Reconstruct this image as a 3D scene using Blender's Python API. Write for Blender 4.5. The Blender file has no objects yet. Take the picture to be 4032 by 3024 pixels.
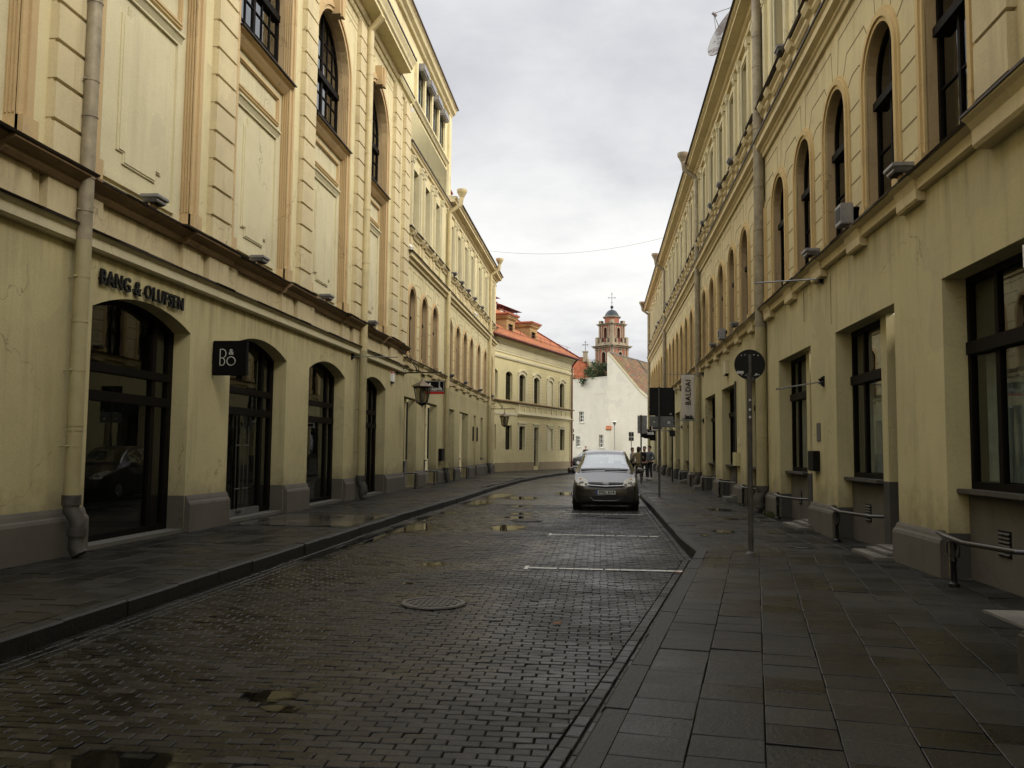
import bpy, bmesh, math, random
from mathutils import Vector, Matrix, noise
from mathutils.bvhtree import BVHTree
random.seed(7)
R = math.radians
sc = bpy.context.scene
col = sc.collection

# ---------------------------------------------------------------- camera
CAM_H, PITCH, YAW, ROLL = 1.45, R(4.36), R(-5.8365), 0.010   # yaw: the camera looks a little left of the street's axis
cam_d = bpy.data.cameras.new('camera'); cam = bpy.data.objects.new('camera', cam_d); col.objects.link(cam)
cam_d.sensor_width = 36.0; cam_d.lens = 3430.0 / 4032.0 * 36.0
cam_d.clip_start = 0.05; cam_d.clip_end = 3000.0
cam.location = (0, 0, CAM_H)
cam.rotation_euler = (Matrix.Rotation(-YAW, 3, 'Z') @ Matrix.Rotation(R(90) + PITCH, 3, 'X') @ Matrix.Rotation(ROLL, 3, 'Z')).to_euler()
sc.camera = cam

# ---------------------------------------------------------------- sky, sun, exposure
SUN_EL, SUN_AZ = R(34), R(128)        # azimuth measured from +Y towards +X
w = bpy.data.worlds.new('World'); sc.world = w; w.use_nodes = True
nt = w.node_tree; nt.nodes.clear()
def N(tree, typ, **kw):
    n = tree.nodes.new(typ)
    for k, v in kw.items(): setattr(n, k, v)
    return n
def math_n(tree, op, a, b=None, clamp=False):
    n = N(tree, 'ShaderNodeMath', operation=op); n.use_clamp = clamp
    for i, x in enumerate((a, b)):
        if x is None: continue
        if isinstance(x, (int, float)): n.inputs[i].default_value = x
        else: tree.links.new(x, n.inputs[i])
    return n.outputs[0]
def ramp(tree, fac, stops):
    n = N(tree, 'ShaderNodeValToRGB'); cr = n.color_ramp
    while len(cr.elements) < len(stops): cr.elements.new(0.5)
    for e, (p, c) in zip(cr.elements, stops):
        e.position = p; e.color = (c[0], c[1], c[2], 1) if not isinstance(c, (int, float)) else (c, c, c, 1)
    if fac is not None: tree.links.new(fac, n.inputs[0])
    return n.outputs[0]
def mixc(tree, fac, a, b, blend='MIX'):
    n = N(tree, 'ShaderNodeMix', data_type='RGBA', blend_type=blend)
    for i, x in ((0, fac), (6, a), (7, b)):
        if isinstance(x, (int, float)): n.inputs[i].default_value = x
        elif isinstance(x, tuple): n.inputs[i].default_value = (x[0], x[1], x[2], 1)
        else: tree.links.new(x, n.inputs[i])
    return n.outputs[2]
def noise_n(tree, vec, scale, detail=4, rough=.55, dist=0):
    n = N(tree, 'ShaderNodeTexNoise'); n.inputs['Scale'].default_value = scale
    n.inputs['Detail'].default_value = detail; n.inputs['Roughness'].default_value = rough; n.inputs['Distortion'].default_value = dist
    if vec is not None: tree.links.new(vec, n.inputs['Vector'])
    return n.outputs[0]
def vmath(tree, op, a, b):
    n = N(tree, 'ShaderNodeVectorMath', operation=op)
    for i, x in enumerate((a, b)):
        if isinstance(x, tuple): n.inputs[i].default_value = x
        else: tree.links.new(x, n.inputs[i])
    return n.outputs[0]
sky = N(nt, 'ShaderNodeTexSky', sky_type='NISHITA'); sky.sun_disc = False
sky.sun_elevation = SUN_EL; sky.sun_rotation = SUN_AZ; sky.air_density = 1.2; sky.dust_density = 4.0
tc = N(nt, 'ShaderNodeTexCoord')
sep = N(nt, 'ShaderNodeSeparateXYZ'); nt.links.new(tc.outputs['Generated'], sep.inputs[0])
zz = math_n(nt, 'MAXIMUM', sep.outputs[2], 0.0)
den = math_n(nt, 'ADD', zz, 0.22)
cmb = N(nt, 'ShaderNodeCombineXYZ')
nt.links.new(math_n(nt, 'DIVIDE', sep.outputs[0], den), cmb.inputs[0]); nt.links.new(math_n(nt, 'DIVIDE', sep.outputs[1], den), cmb.inputs[1])
cvec = vmath(nt, 'ADD', cmb.outputs[0], (3.3, 1.9, 0.4))
big = noise_n(nt, cvec, 1.25, 7, .56, .35)
fine = noise_n(nt, cvec, 4.5, 5, .6, .2)
dens = math_n(nt, 'ADD', math_n(nt, 'MULTIPLY', big, .75), math_n(nt, 'MULTIPLY', fine, .25))
# low band of the sky is thinner cloud, so it is brighter and a little warmer there
low = ramp(nt, sep.outputs[2], [(0.0, 0.42), (0.10, 0.5), (0.23, 1.0), (0.36, 0.22), (0.6, .25)])
cl = ramp(nt, dens, [(0.36, (5.2, 5.22, 5.5)), (0.46, (5.9, 5.92, 6.2)), (0.56, (6.7, 6.72, 6.9)), (0.70, (7.6, 7.6, 7.6))])
gap = ramp(nt, dens, [(0.36, 0.0), (0.62, 1.0)])
brk = math_n(nt, 'MULTIPLY', gap, low)
cl = mixc(nt, brk, cl, (9.0, 8.95, 8.6))
# an overcast sky is about three times as bright overhead as at the horizon
# plus an added boost out of view to either side, lighting upper walls
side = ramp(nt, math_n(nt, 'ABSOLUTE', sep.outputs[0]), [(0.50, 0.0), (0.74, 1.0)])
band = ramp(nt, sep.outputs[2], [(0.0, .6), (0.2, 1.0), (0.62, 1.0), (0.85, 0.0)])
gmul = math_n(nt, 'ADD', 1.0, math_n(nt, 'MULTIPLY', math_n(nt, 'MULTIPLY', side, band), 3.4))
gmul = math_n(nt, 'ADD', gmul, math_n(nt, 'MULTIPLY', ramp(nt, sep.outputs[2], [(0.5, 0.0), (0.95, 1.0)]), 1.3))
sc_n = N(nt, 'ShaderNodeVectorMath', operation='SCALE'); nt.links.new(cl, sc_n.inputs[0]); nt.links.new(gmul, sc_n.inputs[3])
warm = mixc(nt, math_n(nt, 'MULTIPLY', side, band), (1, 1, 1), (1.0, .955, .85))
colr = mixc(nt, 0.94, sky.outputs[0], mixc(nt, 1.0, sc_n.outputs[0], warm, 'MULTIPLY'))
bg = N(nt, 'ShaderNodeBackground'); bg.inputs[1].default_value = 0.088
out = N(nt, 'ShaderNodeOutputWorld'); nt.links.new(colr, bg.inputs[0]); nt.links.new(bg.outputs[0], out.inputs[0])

sun_d = bpy.data.lights.new('sun', 'SUN'); sun = bpy.data.objects.new('sun', sun_d); col.objects.link(sun)
sun_d.energy = 1.5; sun_d.angle = R(26); sun_d.color = (1.0, .93, .80)
sd = Vector((math.sin(SUN_AZ) * math.cos(SUN_EL), math.cos(SUN_AZ) * math.cos(SUN_EL), math.sin(SUN_EL)))
sun.rotation_euler = sd.to_track_quat('Z', 'Y').to_euler()
sun.location = (20, -10, 40)
vs = sc.view_settings; vs.view_transform = 'Standard'; vs.look = 'None'; vs.exposure = 0.46; vs.gamma = 1.0; vs.use_curve_mapping = False
sc.cycles.max_bounces = 6; sc.cycles.diffuse_bounces = 3; sc.cycles.glossy_bounces = 4; sc.cycles.transparent_max_bounces = 8

# ---------------------------------------------------------------- materials
def bsdf(m): return m.node_tree.nodes['Principled BSDF']
def mat(name, c, rough=.7, metal=0., spec=.4, var=.0, vscale=3., bump=0., bscale=60., coat=0.):
    m = bpy.data.materials.new(name); m.use_nodes = True; t = m.node_tree; b = bsdf(m)
    b.inputs['Base Color'].default_value = (*c, 1); b.inputs['Roughness'].default_value = rough
    b.inputs['Metallic'].default_value = metal; b.inputs['Specular IOR Level'].default_value = spec
    if coat: b.inputs['Coat Weight'].default_value = coat; b.inputs['Coat Roughness'].default_value = .08
    geo = N(t, 'ShaderNodeNewGeometry').outputs['Position']
    if var:
        f = noise_n(t, geo, vscale, 6, .6)
        cr = ramp(t, f, [(.3, tuple(x * (1 - var) for x in c)), (.7, tuple(min(1, x * (1 + var * .6)) for x in c))])
        t.links.new(cr, b.inputs['Base Color'])
    if bump:
        bn = N(t, 'ShaderNodeBump'); bn.inputs['Strength'].default_value = bump; bn.inputs['Distance'].default_value = .01
        t.links.new(noise_n(t, geo, bscale, 5, .6), bn.inputs['Height']); t.links.new(bn.outputs[0], b.inputs['Normal'])
    return m
def stucco(name, c, var=.12, streak=.16, dirt=(.16, .12, .07), rough=.9, bump=.35, blotch=.10, splash=0., soot=()):
    """painted render: cloudy tone, rain streaks with their own shape, fine grain"""
    m = bpy.data.materials.new(name); m.use_nodes = True; t = m.node_tree; b = bsdf(m)
    b.inputs['Roughness'].default_value = rough; b.inputs['Specular IOR Level'].default_value = .25
    geo = N(t, 'ShaderNodeNewGeometry').outputs['Position']
    f = noise_n(t, geo, .55, 7, .62)
    base = ramp(t, f, [(.28, tuple(x * (1 - var) for x in c)), (.72, tuple(min(1, x * (1 + var * .5)) for x in c))])
    sv = vmath(t, 'MULTIPLY', geo, (3.2, 3.2, .22))
    s = ramp(t, noise_n(t, sv, 1.0, 6, .62), [(.54, 0.0), (.80, 1.0)])
    base = mixc(t, math_n(t, 'MULTIPLY', s, streak), base, dirt)
    bl = ramp(t, noise_n(t, geo, 2.1, 8, .68, .3), [(.52, 0.0), (.74, 1.0)])
    base = mixc(t, math_n(t, 'MULTIPLY', bl, blotch), base, tuple(x * .6 for x in c))
    if splash or soot:
        zc = N(t, 'ShaderNodeSeparateXYZ'); t.links.new(geo, zc.inputs[0]); zc = zc.outputs[2]
    if splash:      # grime thrown up from the pavement, its upper edge uneven
        e = math_n(t, 'SUBTRACT', math_n(t, 'ADD', math_n(t, 'MULTIPLY', noise_n(t, geo, 1.7, 8, .7), 1.5), .25), zc)
        base = mixc(t, math_n(t, 'MULTIPLY', ramp(t, e, [(0.0, 0.0), (.55, 1.0)]), splash), base, dirt)
    for zt_, ln in soot:   # runs of soot below a ledge
        e = math_n(t, 'MULTIPLY', math_n(t, 'SUBTRACT', zc, zt_ - ln), 1.0 / ln, True); e = math_n(t, 'MULTIPLY', e, math_n(t, 'LESS_THAN', zc, zt_))
        sv2 = vmath(t, 'MULTIPLY', geo, (5.5, 5.5, .3))
        base = mixc(t, math_n(t, 'MULTIPLY', math_n(t, 'MULTIPLY', e, ramp(t, noise_n(t, sv2, 1.0, 6, .65), [(.42, 0.), (.68, 1.)])), .55), base, dirt)
    # old repairs in a slightly different mix, and hairline cracks
    pr_ = ramp(t, noise_n(t, vmath(t, 'ADD', geo, (17.3, 5.1, 9.7)), .8, 3, .45, .6), [(.605, 0.), (.618, 1.)])
    base = mixc(t, math_n(t, 'MULTIPLY', pr_, .42), base, tuple(min(1, x * q) for x, q in zip(c, (.80, .80, .86))))
    vo = N(t, 'ShaderNodeTexVoronoi', feature='DISTANCE_TO_EDGE'); vo.inputs['Scale'].default_value = .55
    wv_ = N(t, 'ShaderNodeTexNoise'); wv_.inputs['Scale'].default_value = 1.9; wv_.inputs['Detail'].default_value = 6; t.links.new(geo, wv_.inputs['Vector'])
    t.links.new(vmath(t, 'ADD', geo, vmath(t, 'MULTIPLY', wv_.outputs['Color'], (.9, .9, .9))), vo.inputs['Vector'])
    ck = math_n(t, 'MULTIPLY', math_n(t, 'LESS_THAN', vo.outputs['Distance'], .0035), ramp(t, noise_n(t, geo, .45, 3, .5), [(.50, 0.), (.56, 1.)]))
    base = mixc(t, math_n(t, 'MULTIPLY', ck, .5), base, dirt)
    gr = noise_n(t, geo, 38, 3, .7)
    base = mixc(t, .16, base, ramp(t, gr, [(.25, .25), (.75, .9)]), 'OVERLAY')
    t.links.new(base, b.inputs['Base Color'])
    bn = N(t, 'ShaderNodeBump'); bn.inputs['Strength'].default_value = bump; bn.inputs['Distance'].default_value = .006
    h = math_n(t, 'ADD', noise_n(t, geo, 70, 4, .65), math_n(t, 'MULTIPLY', noise_n(t, geo, 4, 4, .5), 1.6))
    t.links.new(h, bn.inputs['Height']); t.links.new(bn.outputs[0], b.inputs['Normal'])
    return m
M = {}
M['wall_low_l'] = stucco('olive_yellow_render', (.52, .46, .255), .15, .42, (.13, .105, .06), blotch=.26, splash=.55, soot=((4.2, .8),))
M['wall_low_r'] = stucco('ochre_yellow_render', (.53, .47, .265), .15, .42, (.13, .105, .06), blotch=.26, splash=.55, soot=((4.78, .9),))
M['wall_up_l'] = stucco('cream_render', (.645, .57, .345), .12, .36, (.17, .13, .08), blotch=.24, soot=((14.2, 1.0), (8.4, .7)))
M['wall_up_r'] = stucco('pale_yellow_render', (.60, .515, .30), .12, .32, (.17, .13, .07), blotch=.24, soot=((8.9, .8), (9.85, .4)))
M['quoin'] = stucco('sand_render', (.61, .52, .325), .18, .45, (.15, .11, .065), blotch=.3, soot=((4.98, .5),))
M['tan'] = stucco('peach_tan_render', (.52, .385, .21), .12, .25)
M['tan_r'] = stucco('honey_tan_render', (.56, .42, .205), .12, .2)
M['reveal_tan'] = stucco('brown_tan_render', (.42, .31, .175), .12, .2)
M['pale'] = stucco('pale_green_cream_render', (.61, .555, .37), .12, .30, (.2, .16, .1), blotch=.22, soot=((9.5, .9),))
M['trim'] = stucco('trim_render', (.63, .53, .32), .1, .3)
M['joint'] = stucco('joint_render', (.20, .155, .075), .1, .1)
M['plinth'] = stucco('grey_plinth_render', (.125, .114, .094), .22, .45, (.05, .045, .035), .8, .5, .35)
M['plinth_d'] = stucco('dark_grey_render', (.07, .066, .06), .2, .3, (.04, .035, .03), .8, .4, .3)
M['flash'] = mat('brown_sheet_metal', (.028, .019, .014), .5, .3, .5, .5, 2., .3, 12)
M['ledge'] = stucco('weathered_ledge_render', (.27, .19, .11), .3, .5, (.05, .035, .025))
M['frame'] = mat('dark_brown_joinery', (.007, .0055, .0045), .6, 0, .08, .2, 8)
M['door'] = mat('black_brown_door_wood', (.009, .0075, .006), .6, 0, .12, .4, 9, .3, 30)
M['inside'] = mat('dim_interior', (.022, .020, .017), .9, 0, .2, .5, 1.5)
M['pipe'] = mat('cream_painted_pipe', (.54, .455, .25), .5, 0, .45, .14, 3, .1, 20)
M['pipe_o'] = mat('olive_painted_pipe', (.36, .315, .17), .5, 0, .45, .14, 3, .1, 20)
M['pipe_z'] = mat('weathered_zinc_pipe', (.29, .25, .17), .55, .1, .45, .35, 5, .15, 25)
M['iron'] = mat('dark_cast_iron', (.012, .0115, .011), .45, .4, .5, .4, 8, .4, 40)
M['iron_g'] = mat('grey_cast_iron', (.075, .07, .062), .55, .2, .5, .4, 8, .4, 40)
M['steel'] = mat('galvanised_steel', (.30, .31, .31), .42, .8, .5, .25, 9)
M['handrail'] = mat('worn_steel_rail', (.10, .097, .092), .32, .7, .5, .2, 20)
M['lampmetal'] = mat('black_lantern_metal', (.03, .026, .022), .5, .5, .5, .3, 12)
M['lamproof'] = mat('brown_lantern_roof', (.20, .15, .095), .5, .3, .5, .25, 12)
M['flood'] = mat('grey_floodlight_case', (.30, .30, .31), .45, .5, .5, .2, 10)
M['black'] = mat('matt_black_panel', (.004, .004, .004), .6, 0, .1)
M['signback'] = mat('dark_sign_back', (.007, .008, .008), .5, .0, .25, .2, 6)
M['signgrey'] = mat('dull_grey_sign_back', (.16, .17, .17), .45, .6, .5, .2, 6)
M['white'] = mat('white_lettering', (.80, .80, .78), .5)
M['grey_lt'] = mat('pale_grey_lettering', (.50, .50, .48), .5)
M['letter'] = mat('black_letters', (.006, .006, .006), .5, 0, .25)
M['red'] = mat('red_strip', (.42, .02, .02), .45)
M['banner'] = mat('light_grey_banner', (.60, .565, .51), .8, 0, .2, .06, 2)
M['curtain'] = mat('pale_net_curtain', (.34, .35, .33), .95, 0, .1, .25, 6)
M['tile'] = mat('orange_clay_tile', (.42, .165, .078), .75, 0, .3, .35, 2.5)
M['red_metal'] = mat('red_roof_metal', (.28, .06, .035), .5, .1, .4, .25, 3)
M['gutter'] = mat('red_brown_gutter', (.16, .03, .02), .45, .1, .4, .15, 4)
M['c_wall'] = stucco('pale_lemon_render', (.66, .59, .34), .06, .10)
M['c_trim'] = stucco('off_white_trim', (.72, .67, .47), .05, .12)
M['c_base'] = stucco('brown_grey_base', (.34, .28, .18), .12, .25)
M['dormer'] = stucco('stained_ochre_render', (.42, .28, .13), .35, .5, (.12, .09, .06))
M['d_wall'] = stucco('white_lime_render', (.60, .58, .49), .08, .16, (.40, .36, .26))
M['white_frame'] = mat('white_window_frame', (.78, .77, .70), .5)
M['stone'] = stucco('pale_step_stone', (.125, .119, .103), .15, .3, (.1, .09, .07))
M['leaf'] = mat('leaves', (.055, .085, .028), .6, 0, .3, .5, 3)
M['bark'] = mat('bark', (.09, .07, .05), .9)
M['moss'] = mat('weeds', (.06, .075, .02), .8, 0, .2, .5, 12)
M['paint'] = mat('champagne_grey_car_paint', (.050, .045, .036), .30, .55, .5, .03, 20, 0, 0, 1.0)
M['paint_k'] = mat('black_car_paint', (.018, .019, .022), .28, .2, .5, 0, 1, 0, 0, .8)
M['tyre'] = mat('tyre_rubber', (.012, .012, .012), .85)
M['rim'] = mat('alloy_rim', (.35, .35, .35), .35, .8)
M['chrome'] = mat('chrome', (.75, .75, .74), .12, 1.0)
M['plate'] = mat('white_number_plate', (.62, .62, .58), .45)
M['blue'] = mat('blue_plate_strip', (.03, .08, .32), .45)
M['plastic'] = mat('black_plastic', (.014, .014, .014), .6)
M['seat'] = mat('grey_seat_cloth', (.26, .265, .27), .9)
M['lens'] = mat('headlamp_reflector', (.42, .40, .32), .3, .25, .5, .35, 14)
M['amber'] = mat('amber_lens', (.60, .28, .05), .3)
M['skin'] = mat('skin', (.46, .28, .20), .6)
M['hair_br'] = mat('brown_hair', (.055, .032, .02), .7)
M['hair_bk'] = mat('dark_hair', (.018, .014, .012), .7)
for k, c in dict(coat_tan=(.27, .205, .115), jacket_blue=(.13, .15, .18), top_grey=(.36, .34, .32), cloth_black=(.014, .014, .016), jeans=(.035, .038, .045), bag=(.012, .012, .013), shoe=(.55, .54, .52)).items():
    M[k] = mat(k + '_cloth', c, .9, 0, .15, .2, 15)
def glass_mat(name, tint, f0, rough=.02, wob=.0, refl=(.92, .95, .94)):
    """window glass: dark see-through plus a strong clear reflection"""
    m = bpy.data.materials.new(name); m.use_nodes = True; t = m.node_tree; t.nodes.clear()
    o = N(t, 'ShaderNodeOutputMaterial'); tr = N(t, 'ShaderNodeBsdfTransparent'); gl = N(t, 'ShaderNodeBsdfGlossy'); mx = N(t, 'ShaderNodeMixShader')
    tr.inputs[0].default_value = (*tint, 1); gl.inputs[0].default_value = (*refl, 1); gl.inputs['Roughness'].default_value = rough
    gg = N(t, 'ShaderNodeNewGeometry'); dn = N(t, 'ShaderNodeVectorMath', operation='DOT_PRODUCT')
    t.links.new(gg.outputs['Incoming'], dn.inputs[0]); t.links.new(gg.outputs['Normal'], dn.inputs[1])
    om = math_n(t, 'SUBTRACT', 1.0, math_n(t, 'ABSOLUTE', dn.outputs['Value']))
    f = math_n(t, 'ADD', math_n(t, 'MULTIPLY', math_n(t, 'POWER', om, 5.0), 1.0 - f0), f0)
    if wob:
        bn = N(t, 'ShaderNodeBump'); bn.inputs['Strength'].default_value = wob; bn.inputs['Distance'].default_value = .02
        t.links.new(noise_n(t, N(t, 'ShaderNodeNewGeometry').outputs['Position'], 1.6, 2, .5), bn.inputs['Height'])
        t.links.new(bn.outputs[0], gl.inputs['Normal'])
    t.links.new(f, mx.inputs[0]); t.links.new(tr.outputs[0], mx.inputs[1]); t.links.new(gl.outputs[0], mx.inputs[2]); t.links.new(mx.outputs[0], o.inputs[0])
    return m
M['glass'] = glass_mat('shop_glass', (.62, .68, .66), .075, .0, .03)
M['glass_old'] = glass_mat('old_window_glass', (.35, .37, .36), .06, .03, .25)
M['glass_sky'] = glass_mat('bright_window_glass', (.3, .32, .33), .34, .03, .2)
M['glass_car'] = glass_mat('car_glass', (.60, .66, .66), .33, .02)
M['glass_lamp'] = glass_mat('lantern_glass', (.55, .52, .45), .04, .15)

# ---------------------------------------------------------------- mesh helpers
class Frame:
    """a vertical facade plane: u along it, z up, n out of it"""
    def __init__(s, o, d, n): s.o, s.d, s.n = o, d, n
    def pt(s, u, z, n): return (s.o[0] + s.d[0] * u + s.n[0] * n, s.o[1] + s.d[1] * u + s.n[1] * n, z)
    def at(s, u): return (s.d[0] * u, s.d[1] * u, 0)
FW = Frame((0, 0), (1, 0), (0, 1))                 # u = x, n = y
FR = Frame((4.08, 0), (0, 1), (-1, 0))             # right-hand facade
FL = Frame((-7.1, 0), (0, 1), (1, 0))              # left-hand facade
_a = R(17); FC = Frame((-7.2, 58.0), (math.sin(_a), math.cos(_a)), (math.cos(_a), -math.sin(_a)))
class MB:
    def __init__(s): s.v, s.f, s.m = [], [], []
    def add(s, vs, fs, m=0):
        b = len(s.v); s.v += [tuple(p) for p in vs]; s.f += [tuple(b + i for i in f) for f in fs]; s.m += [m] * len(fs); return s
    def box(s, F, u0, u1, z0, z1, n0, n1, m=0):
        P = [F.pt(u, z, n) for n in (n0, n1) for z in (z0, z1) for u in (u0, u1)]
        return s.add(P, [(0, 1, 3, 2), (4, 6, 7, 5), (0, 4, 5, 1), (2, 3, 7, 6), (0, 2, 6, 4), (1, 5, 7, 3)], m)
    def prof(s, F, u0, u1, pts, m=0):
        n = len(pts); P = [F.pt(u, z, nn) for u in (u0, u1) for nn, z in pts]
        return s.add(P, [(i, (i + 1) % n, n + (i + 1) % n, n + i) for i in range(n)] + [tuple(range(n)), tuple(range(2 * n - 1, n - 1, -1))], m)
    def prism(s, F, poly, n0, n1, m=0):
        k = len(poly); P = [F.pt(u, z, n0) for u, z in poly] + [F.pt(u, z, n1) for u, z in poly]
        return s.add(P, [(i, (i + 1) % k, k + (i + 1) % k, k + i) for i in range(k)] + [tuple(range(k)), tuple(range(2 * k - 1, k - 1, -1))], m)
    def ring(s, F, a, b, n0, n1, closed=False, m=0):
        """flat band between contours a and b (same length), thickness n0..n1"""
        k = len(a); P = [F.pt(u, z, n) for n in (n0, n1) for c in (a, b) for u, z in c]
        fs = []
        rng = range(k if closed else k - 1)
        for i in rng:
            j = (i + 1) % k
            fs += [(i, j, k + j, k + i), (2 * k + i, 3 * k + i, 3 * k + j, 2 * k + j), (i, 2 * k + i, 2 * k + j, j), (k + i, k + j, 3 * k + j, 3 * k + i)]
        if not closed: fs += [(0, k, 3 * k, 2 * k), (k - 1, 3 * k - 1, 4 * k - 1, 2 * k - 1)]
        return s.add(P, fs, m)
    def tube(s, pts, r, seg=10, m=0, cap=True):
        pts = [Vector(p) for p in pts]; rs = r if isinstance(r, (list, tuple)) else [r] * len(pts); V, f = [], []
        prev = None
        for i, p in enumerate(pts):
            if i == 0: t = pts[1] - p
            elif i == len(pts) - 1: t = p - pts[i - 1]
            else: t = (pts[i + 1] - p).normalized() + (p - pts[i - 1]).normalized()
            t.normalize()
            a = prev if prev is not None else (Vector((0, 0, 1)) if abs(t.z) < .9 else Vector((1, 0, 0)))
            x = a - t * a.dot(t); x.normalize(); prev = x; y = t.cross(x)
            for j in range(seg):
                q = 2 * math.pi * j / seg; V.append(p + (x * math.cos(q) + y * math.sin(q)) * rs[i])
        for i in range(len(pts) - 1):
            for j in range(seg):
                k = (j + 1) % seg; f.append((i * seg + j, i * seg + k, (i + 1) * seg + k, (i + 1) * seg + j))
        if cap: f += [tuple(range(seg - 1, -1, -1)), tuple((len(pts) - 1) * seg + j for j in range(seg))]
        return s.add(V, f, m)
    def lathe(s, c, prof, seg=16, m=0, sx=1., sy=1., rot=0.):
        V, f = [], []
        for r, z in prof:
            for j in range(seg):
                q = 2 * math.pi * j / seg + rot; V.append((c[0] + r * math.cos(q) * sx, c[1] + r * math.sin(q) * sy, c[2] + z))
        for i in range(len(prof) - 1):
            for j in range(seg):
                k = (j + 1) % seg; f.append((i * seg + j, i * seg + k, (i + 1) * seg + k, (i + 1) * seg + j))
        f += [tuple(range(seg - 1, -1, -1)), tuple((len(prof) - 1) * seg + j for j in range(seg))]
        return s.add(V, f, m)
    def build(s, name, mats, parent=None, local=False, smooth=False, bevel=0., label=None, fix=True):
        me = bpy.data.meshes.new(name); me.from_pydata(s.v, [], s.f)
        if not isinstance(mats, (list, tuple)): mats = [mats]
        for m in mats: me.materials.append(M[m] if isinstance(m, str) else m)
        me.polygons.foreach_set('material_index', s.m)
        bm = bmesh.new(); bm.from_mesh(me)
        if fix:
            bmesh.ops.remove_doubles(bm, verts=bm.verts, dist=1e-5)
            bmesh.ops.recalc_face_normals(bm, faces=bm.faces)
        if bevel: bmesh.ops.bevel(bm, geom=[e for e in bm.edges if len(e.link_faces) == 2 and e.calc_face_angle(0) > .5], offset=bevel, segments=2, affect='EDGES')
        if smooth:
            for f in bm.faces: f.smooth = True
            for e in bm.edges:
                if len(e.link_faces) == 2 and e.calc_face_angle(0) > .7: e.smooth = False
        bm.to_mesh(me); bm.free(); me.update()
        o = bpy.data.objects.new(name, me); col.objects.link(o)
        put(o, parent, local)
        if label: o['label'] = label
        return o
ROOT = {}
def put(o, parent, local=False):
    if parent is None: return
    o.parent = parent
    if not local: o.matrix_parent_inverse = Matrix.Translation(-Vector(ROOT.get(parent.name, (0, 0, 0))))
def tag(o, label, cat, group=None):
    o['label'] = label; o['category'] = cat
    if group: o['group'] = group
    return o
def thing(name, label, cat, loc=(0, 0, 0), rz=0, group=None):
    o = bpy.data.objects.new(name, None); col.objects.link(o); o.empty_display_size = .3
    o.location = loc; o.rotation_euler = (0, 0, rz); ROOT[o.name] = loc
    return tag(o, label, cat, group)
def struct(o): o['kind'] = 'structure'; return o
def dup(o, off=None, parent=None, **kw):
    """copy a thing or a part with everything below it; meshes are shared"""
    c = o.copy(); col.objects.link(c)
    if parent is not None: c.parent = parent
    if off is not None: c.location = Vector(o.location) + Vector(off)
    for k in list(o.children):
        dup(k, None, c)
    for k, v in kw.items(): c[k] = v
    if o.name in ROOT and off is not None: ROOT[c.name] = tuple(c.location)
    return c
def text(s, size, mt, parent, mtx, name='lettering', depth=.01, align='CENTER', sx=1., space=1., local=False, bold=0., asmesh=None):
    cu = bpy.data.curves.new(name, 'FONT'); cu.body = s; cu.size = size; cu.extrude = depth / 2; cu.align_x = align; cu.align_y = 'CENTER'
    cu.space_character = space; cu.resolution_u = 3; cu.offset = bold
    o = bpy.data.objects.new(name, cu); col.objects.link(o)
    bpy.context.view_layer.update()
    me = bpy.data.meshes.new_from_object(o.evaluated_get(bpy.context.evaluated_depsgraph_get()))
    bpy.data.objects.remove(o); bpy.data.curves.remove(cu)
    me.transform(mtx @ Matrix.Diagonal((sx, 1, 1, 1)))
    me.materials.clear(); me.materials.append(M[mt])
    o = bpy.data.objects.new(name, me); col.objects.link(o); put(o, parent, local)
    return o
def basis(o, x, y):
    x = Vector(x).normalized(); y = Vector(y).normalized(); z = x.cross(y)
    m = Matrix.Identity(4)
    for i in range(3): m[i][0], m[i][1], m[i][2], m[i][3] = x[i], y[i], z[i], o[i]
    return m

# ---------------------------------------------------------------- facade helpers
def contour(c, w, z0, zs, rise, t=0., N_=14, base=True):
    """opening outline, inset by t (negative = outset), from bottom-left over the top to bottom-right"""
    a, b = c - w / 2 + t, c + w / 2 - t; h = w / 2; P = []
    zb = z0 + t if base else z0
    if rise <= 1e-6: top = [(a, zs - t), (b, zs - t)]
    else:
        rad = (h * h + rise * rise) / (2 * rise); cz = zs + rise - rad; rr = rad - t; hh = h - t
        ang = math.asin(min(1, hh / rr)); top = [(c + rr * math.sin(-ang + 2 * ang * i / N_), cz + rr * math.cos(-ang + 2 * ang * i / N_)) for i in range(N_ + 1)]
    return [(a, zb)] + top + [(b, zb)]
def wall(mb, F, U0, U1, Z0, Z1, holes, n=0., m=0, mr=None):
    """wall sheet at n with openings; each hole = dict(c, w, z0, zs, rise, d); reveals go d deep"""
    mr = m if mr is None else mr
    Q = lambda a, b, c, d, mm=m: mb.add([F.pt(*p) for p in (a, b, c, d)], [(0, 1, 2, 3)], mm)
    u = U0
    for h in sorted(holes, key=lambda h: h['c']):
        C = contour(h['c'], h['w'], h['z0'], h['zs'], h.get('rise', 0), 0, 14); a, b = C[0][0], C[-1][0]; d = h['d']
        if a > u: Q((u, Z0, n), (a, Z0, n), (a, Z1, n), (u, Z1, n))
        if h['z0'] > Z0 + 1e-4: Q((a, Z0, n), (b, Z0, n), (b, h['z0'], n), (a, h['z0'], n))
        T = C[1:-1]
        for p, q in zip(T[:-1], T[1:]): Q((p[0], p[1], n), (q[0], q[1], n), (q[0], Z1, n), (p[0], Z1, n))
        for p, q in zip(C, C[1:] + (C[:1] if h['z0'] > .01 else [])):
            if p == q: continue
            Q((p[0], p[1], n), (q[0], q[1], n), (q[0], q[1], n - d), (p[0], p[1], n - d), mr)
        u = b
    if u < U1: Q((u, Z0, n), (U1, Z0, n), (U1, Z1, n), (u, Z1, n))
    return mb
def pane(mb, F, C, n, m=0):
    return mb.add([F.pt(u, z, n) for u, z in C], [tuple(range(len(C)))], m)
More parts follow.
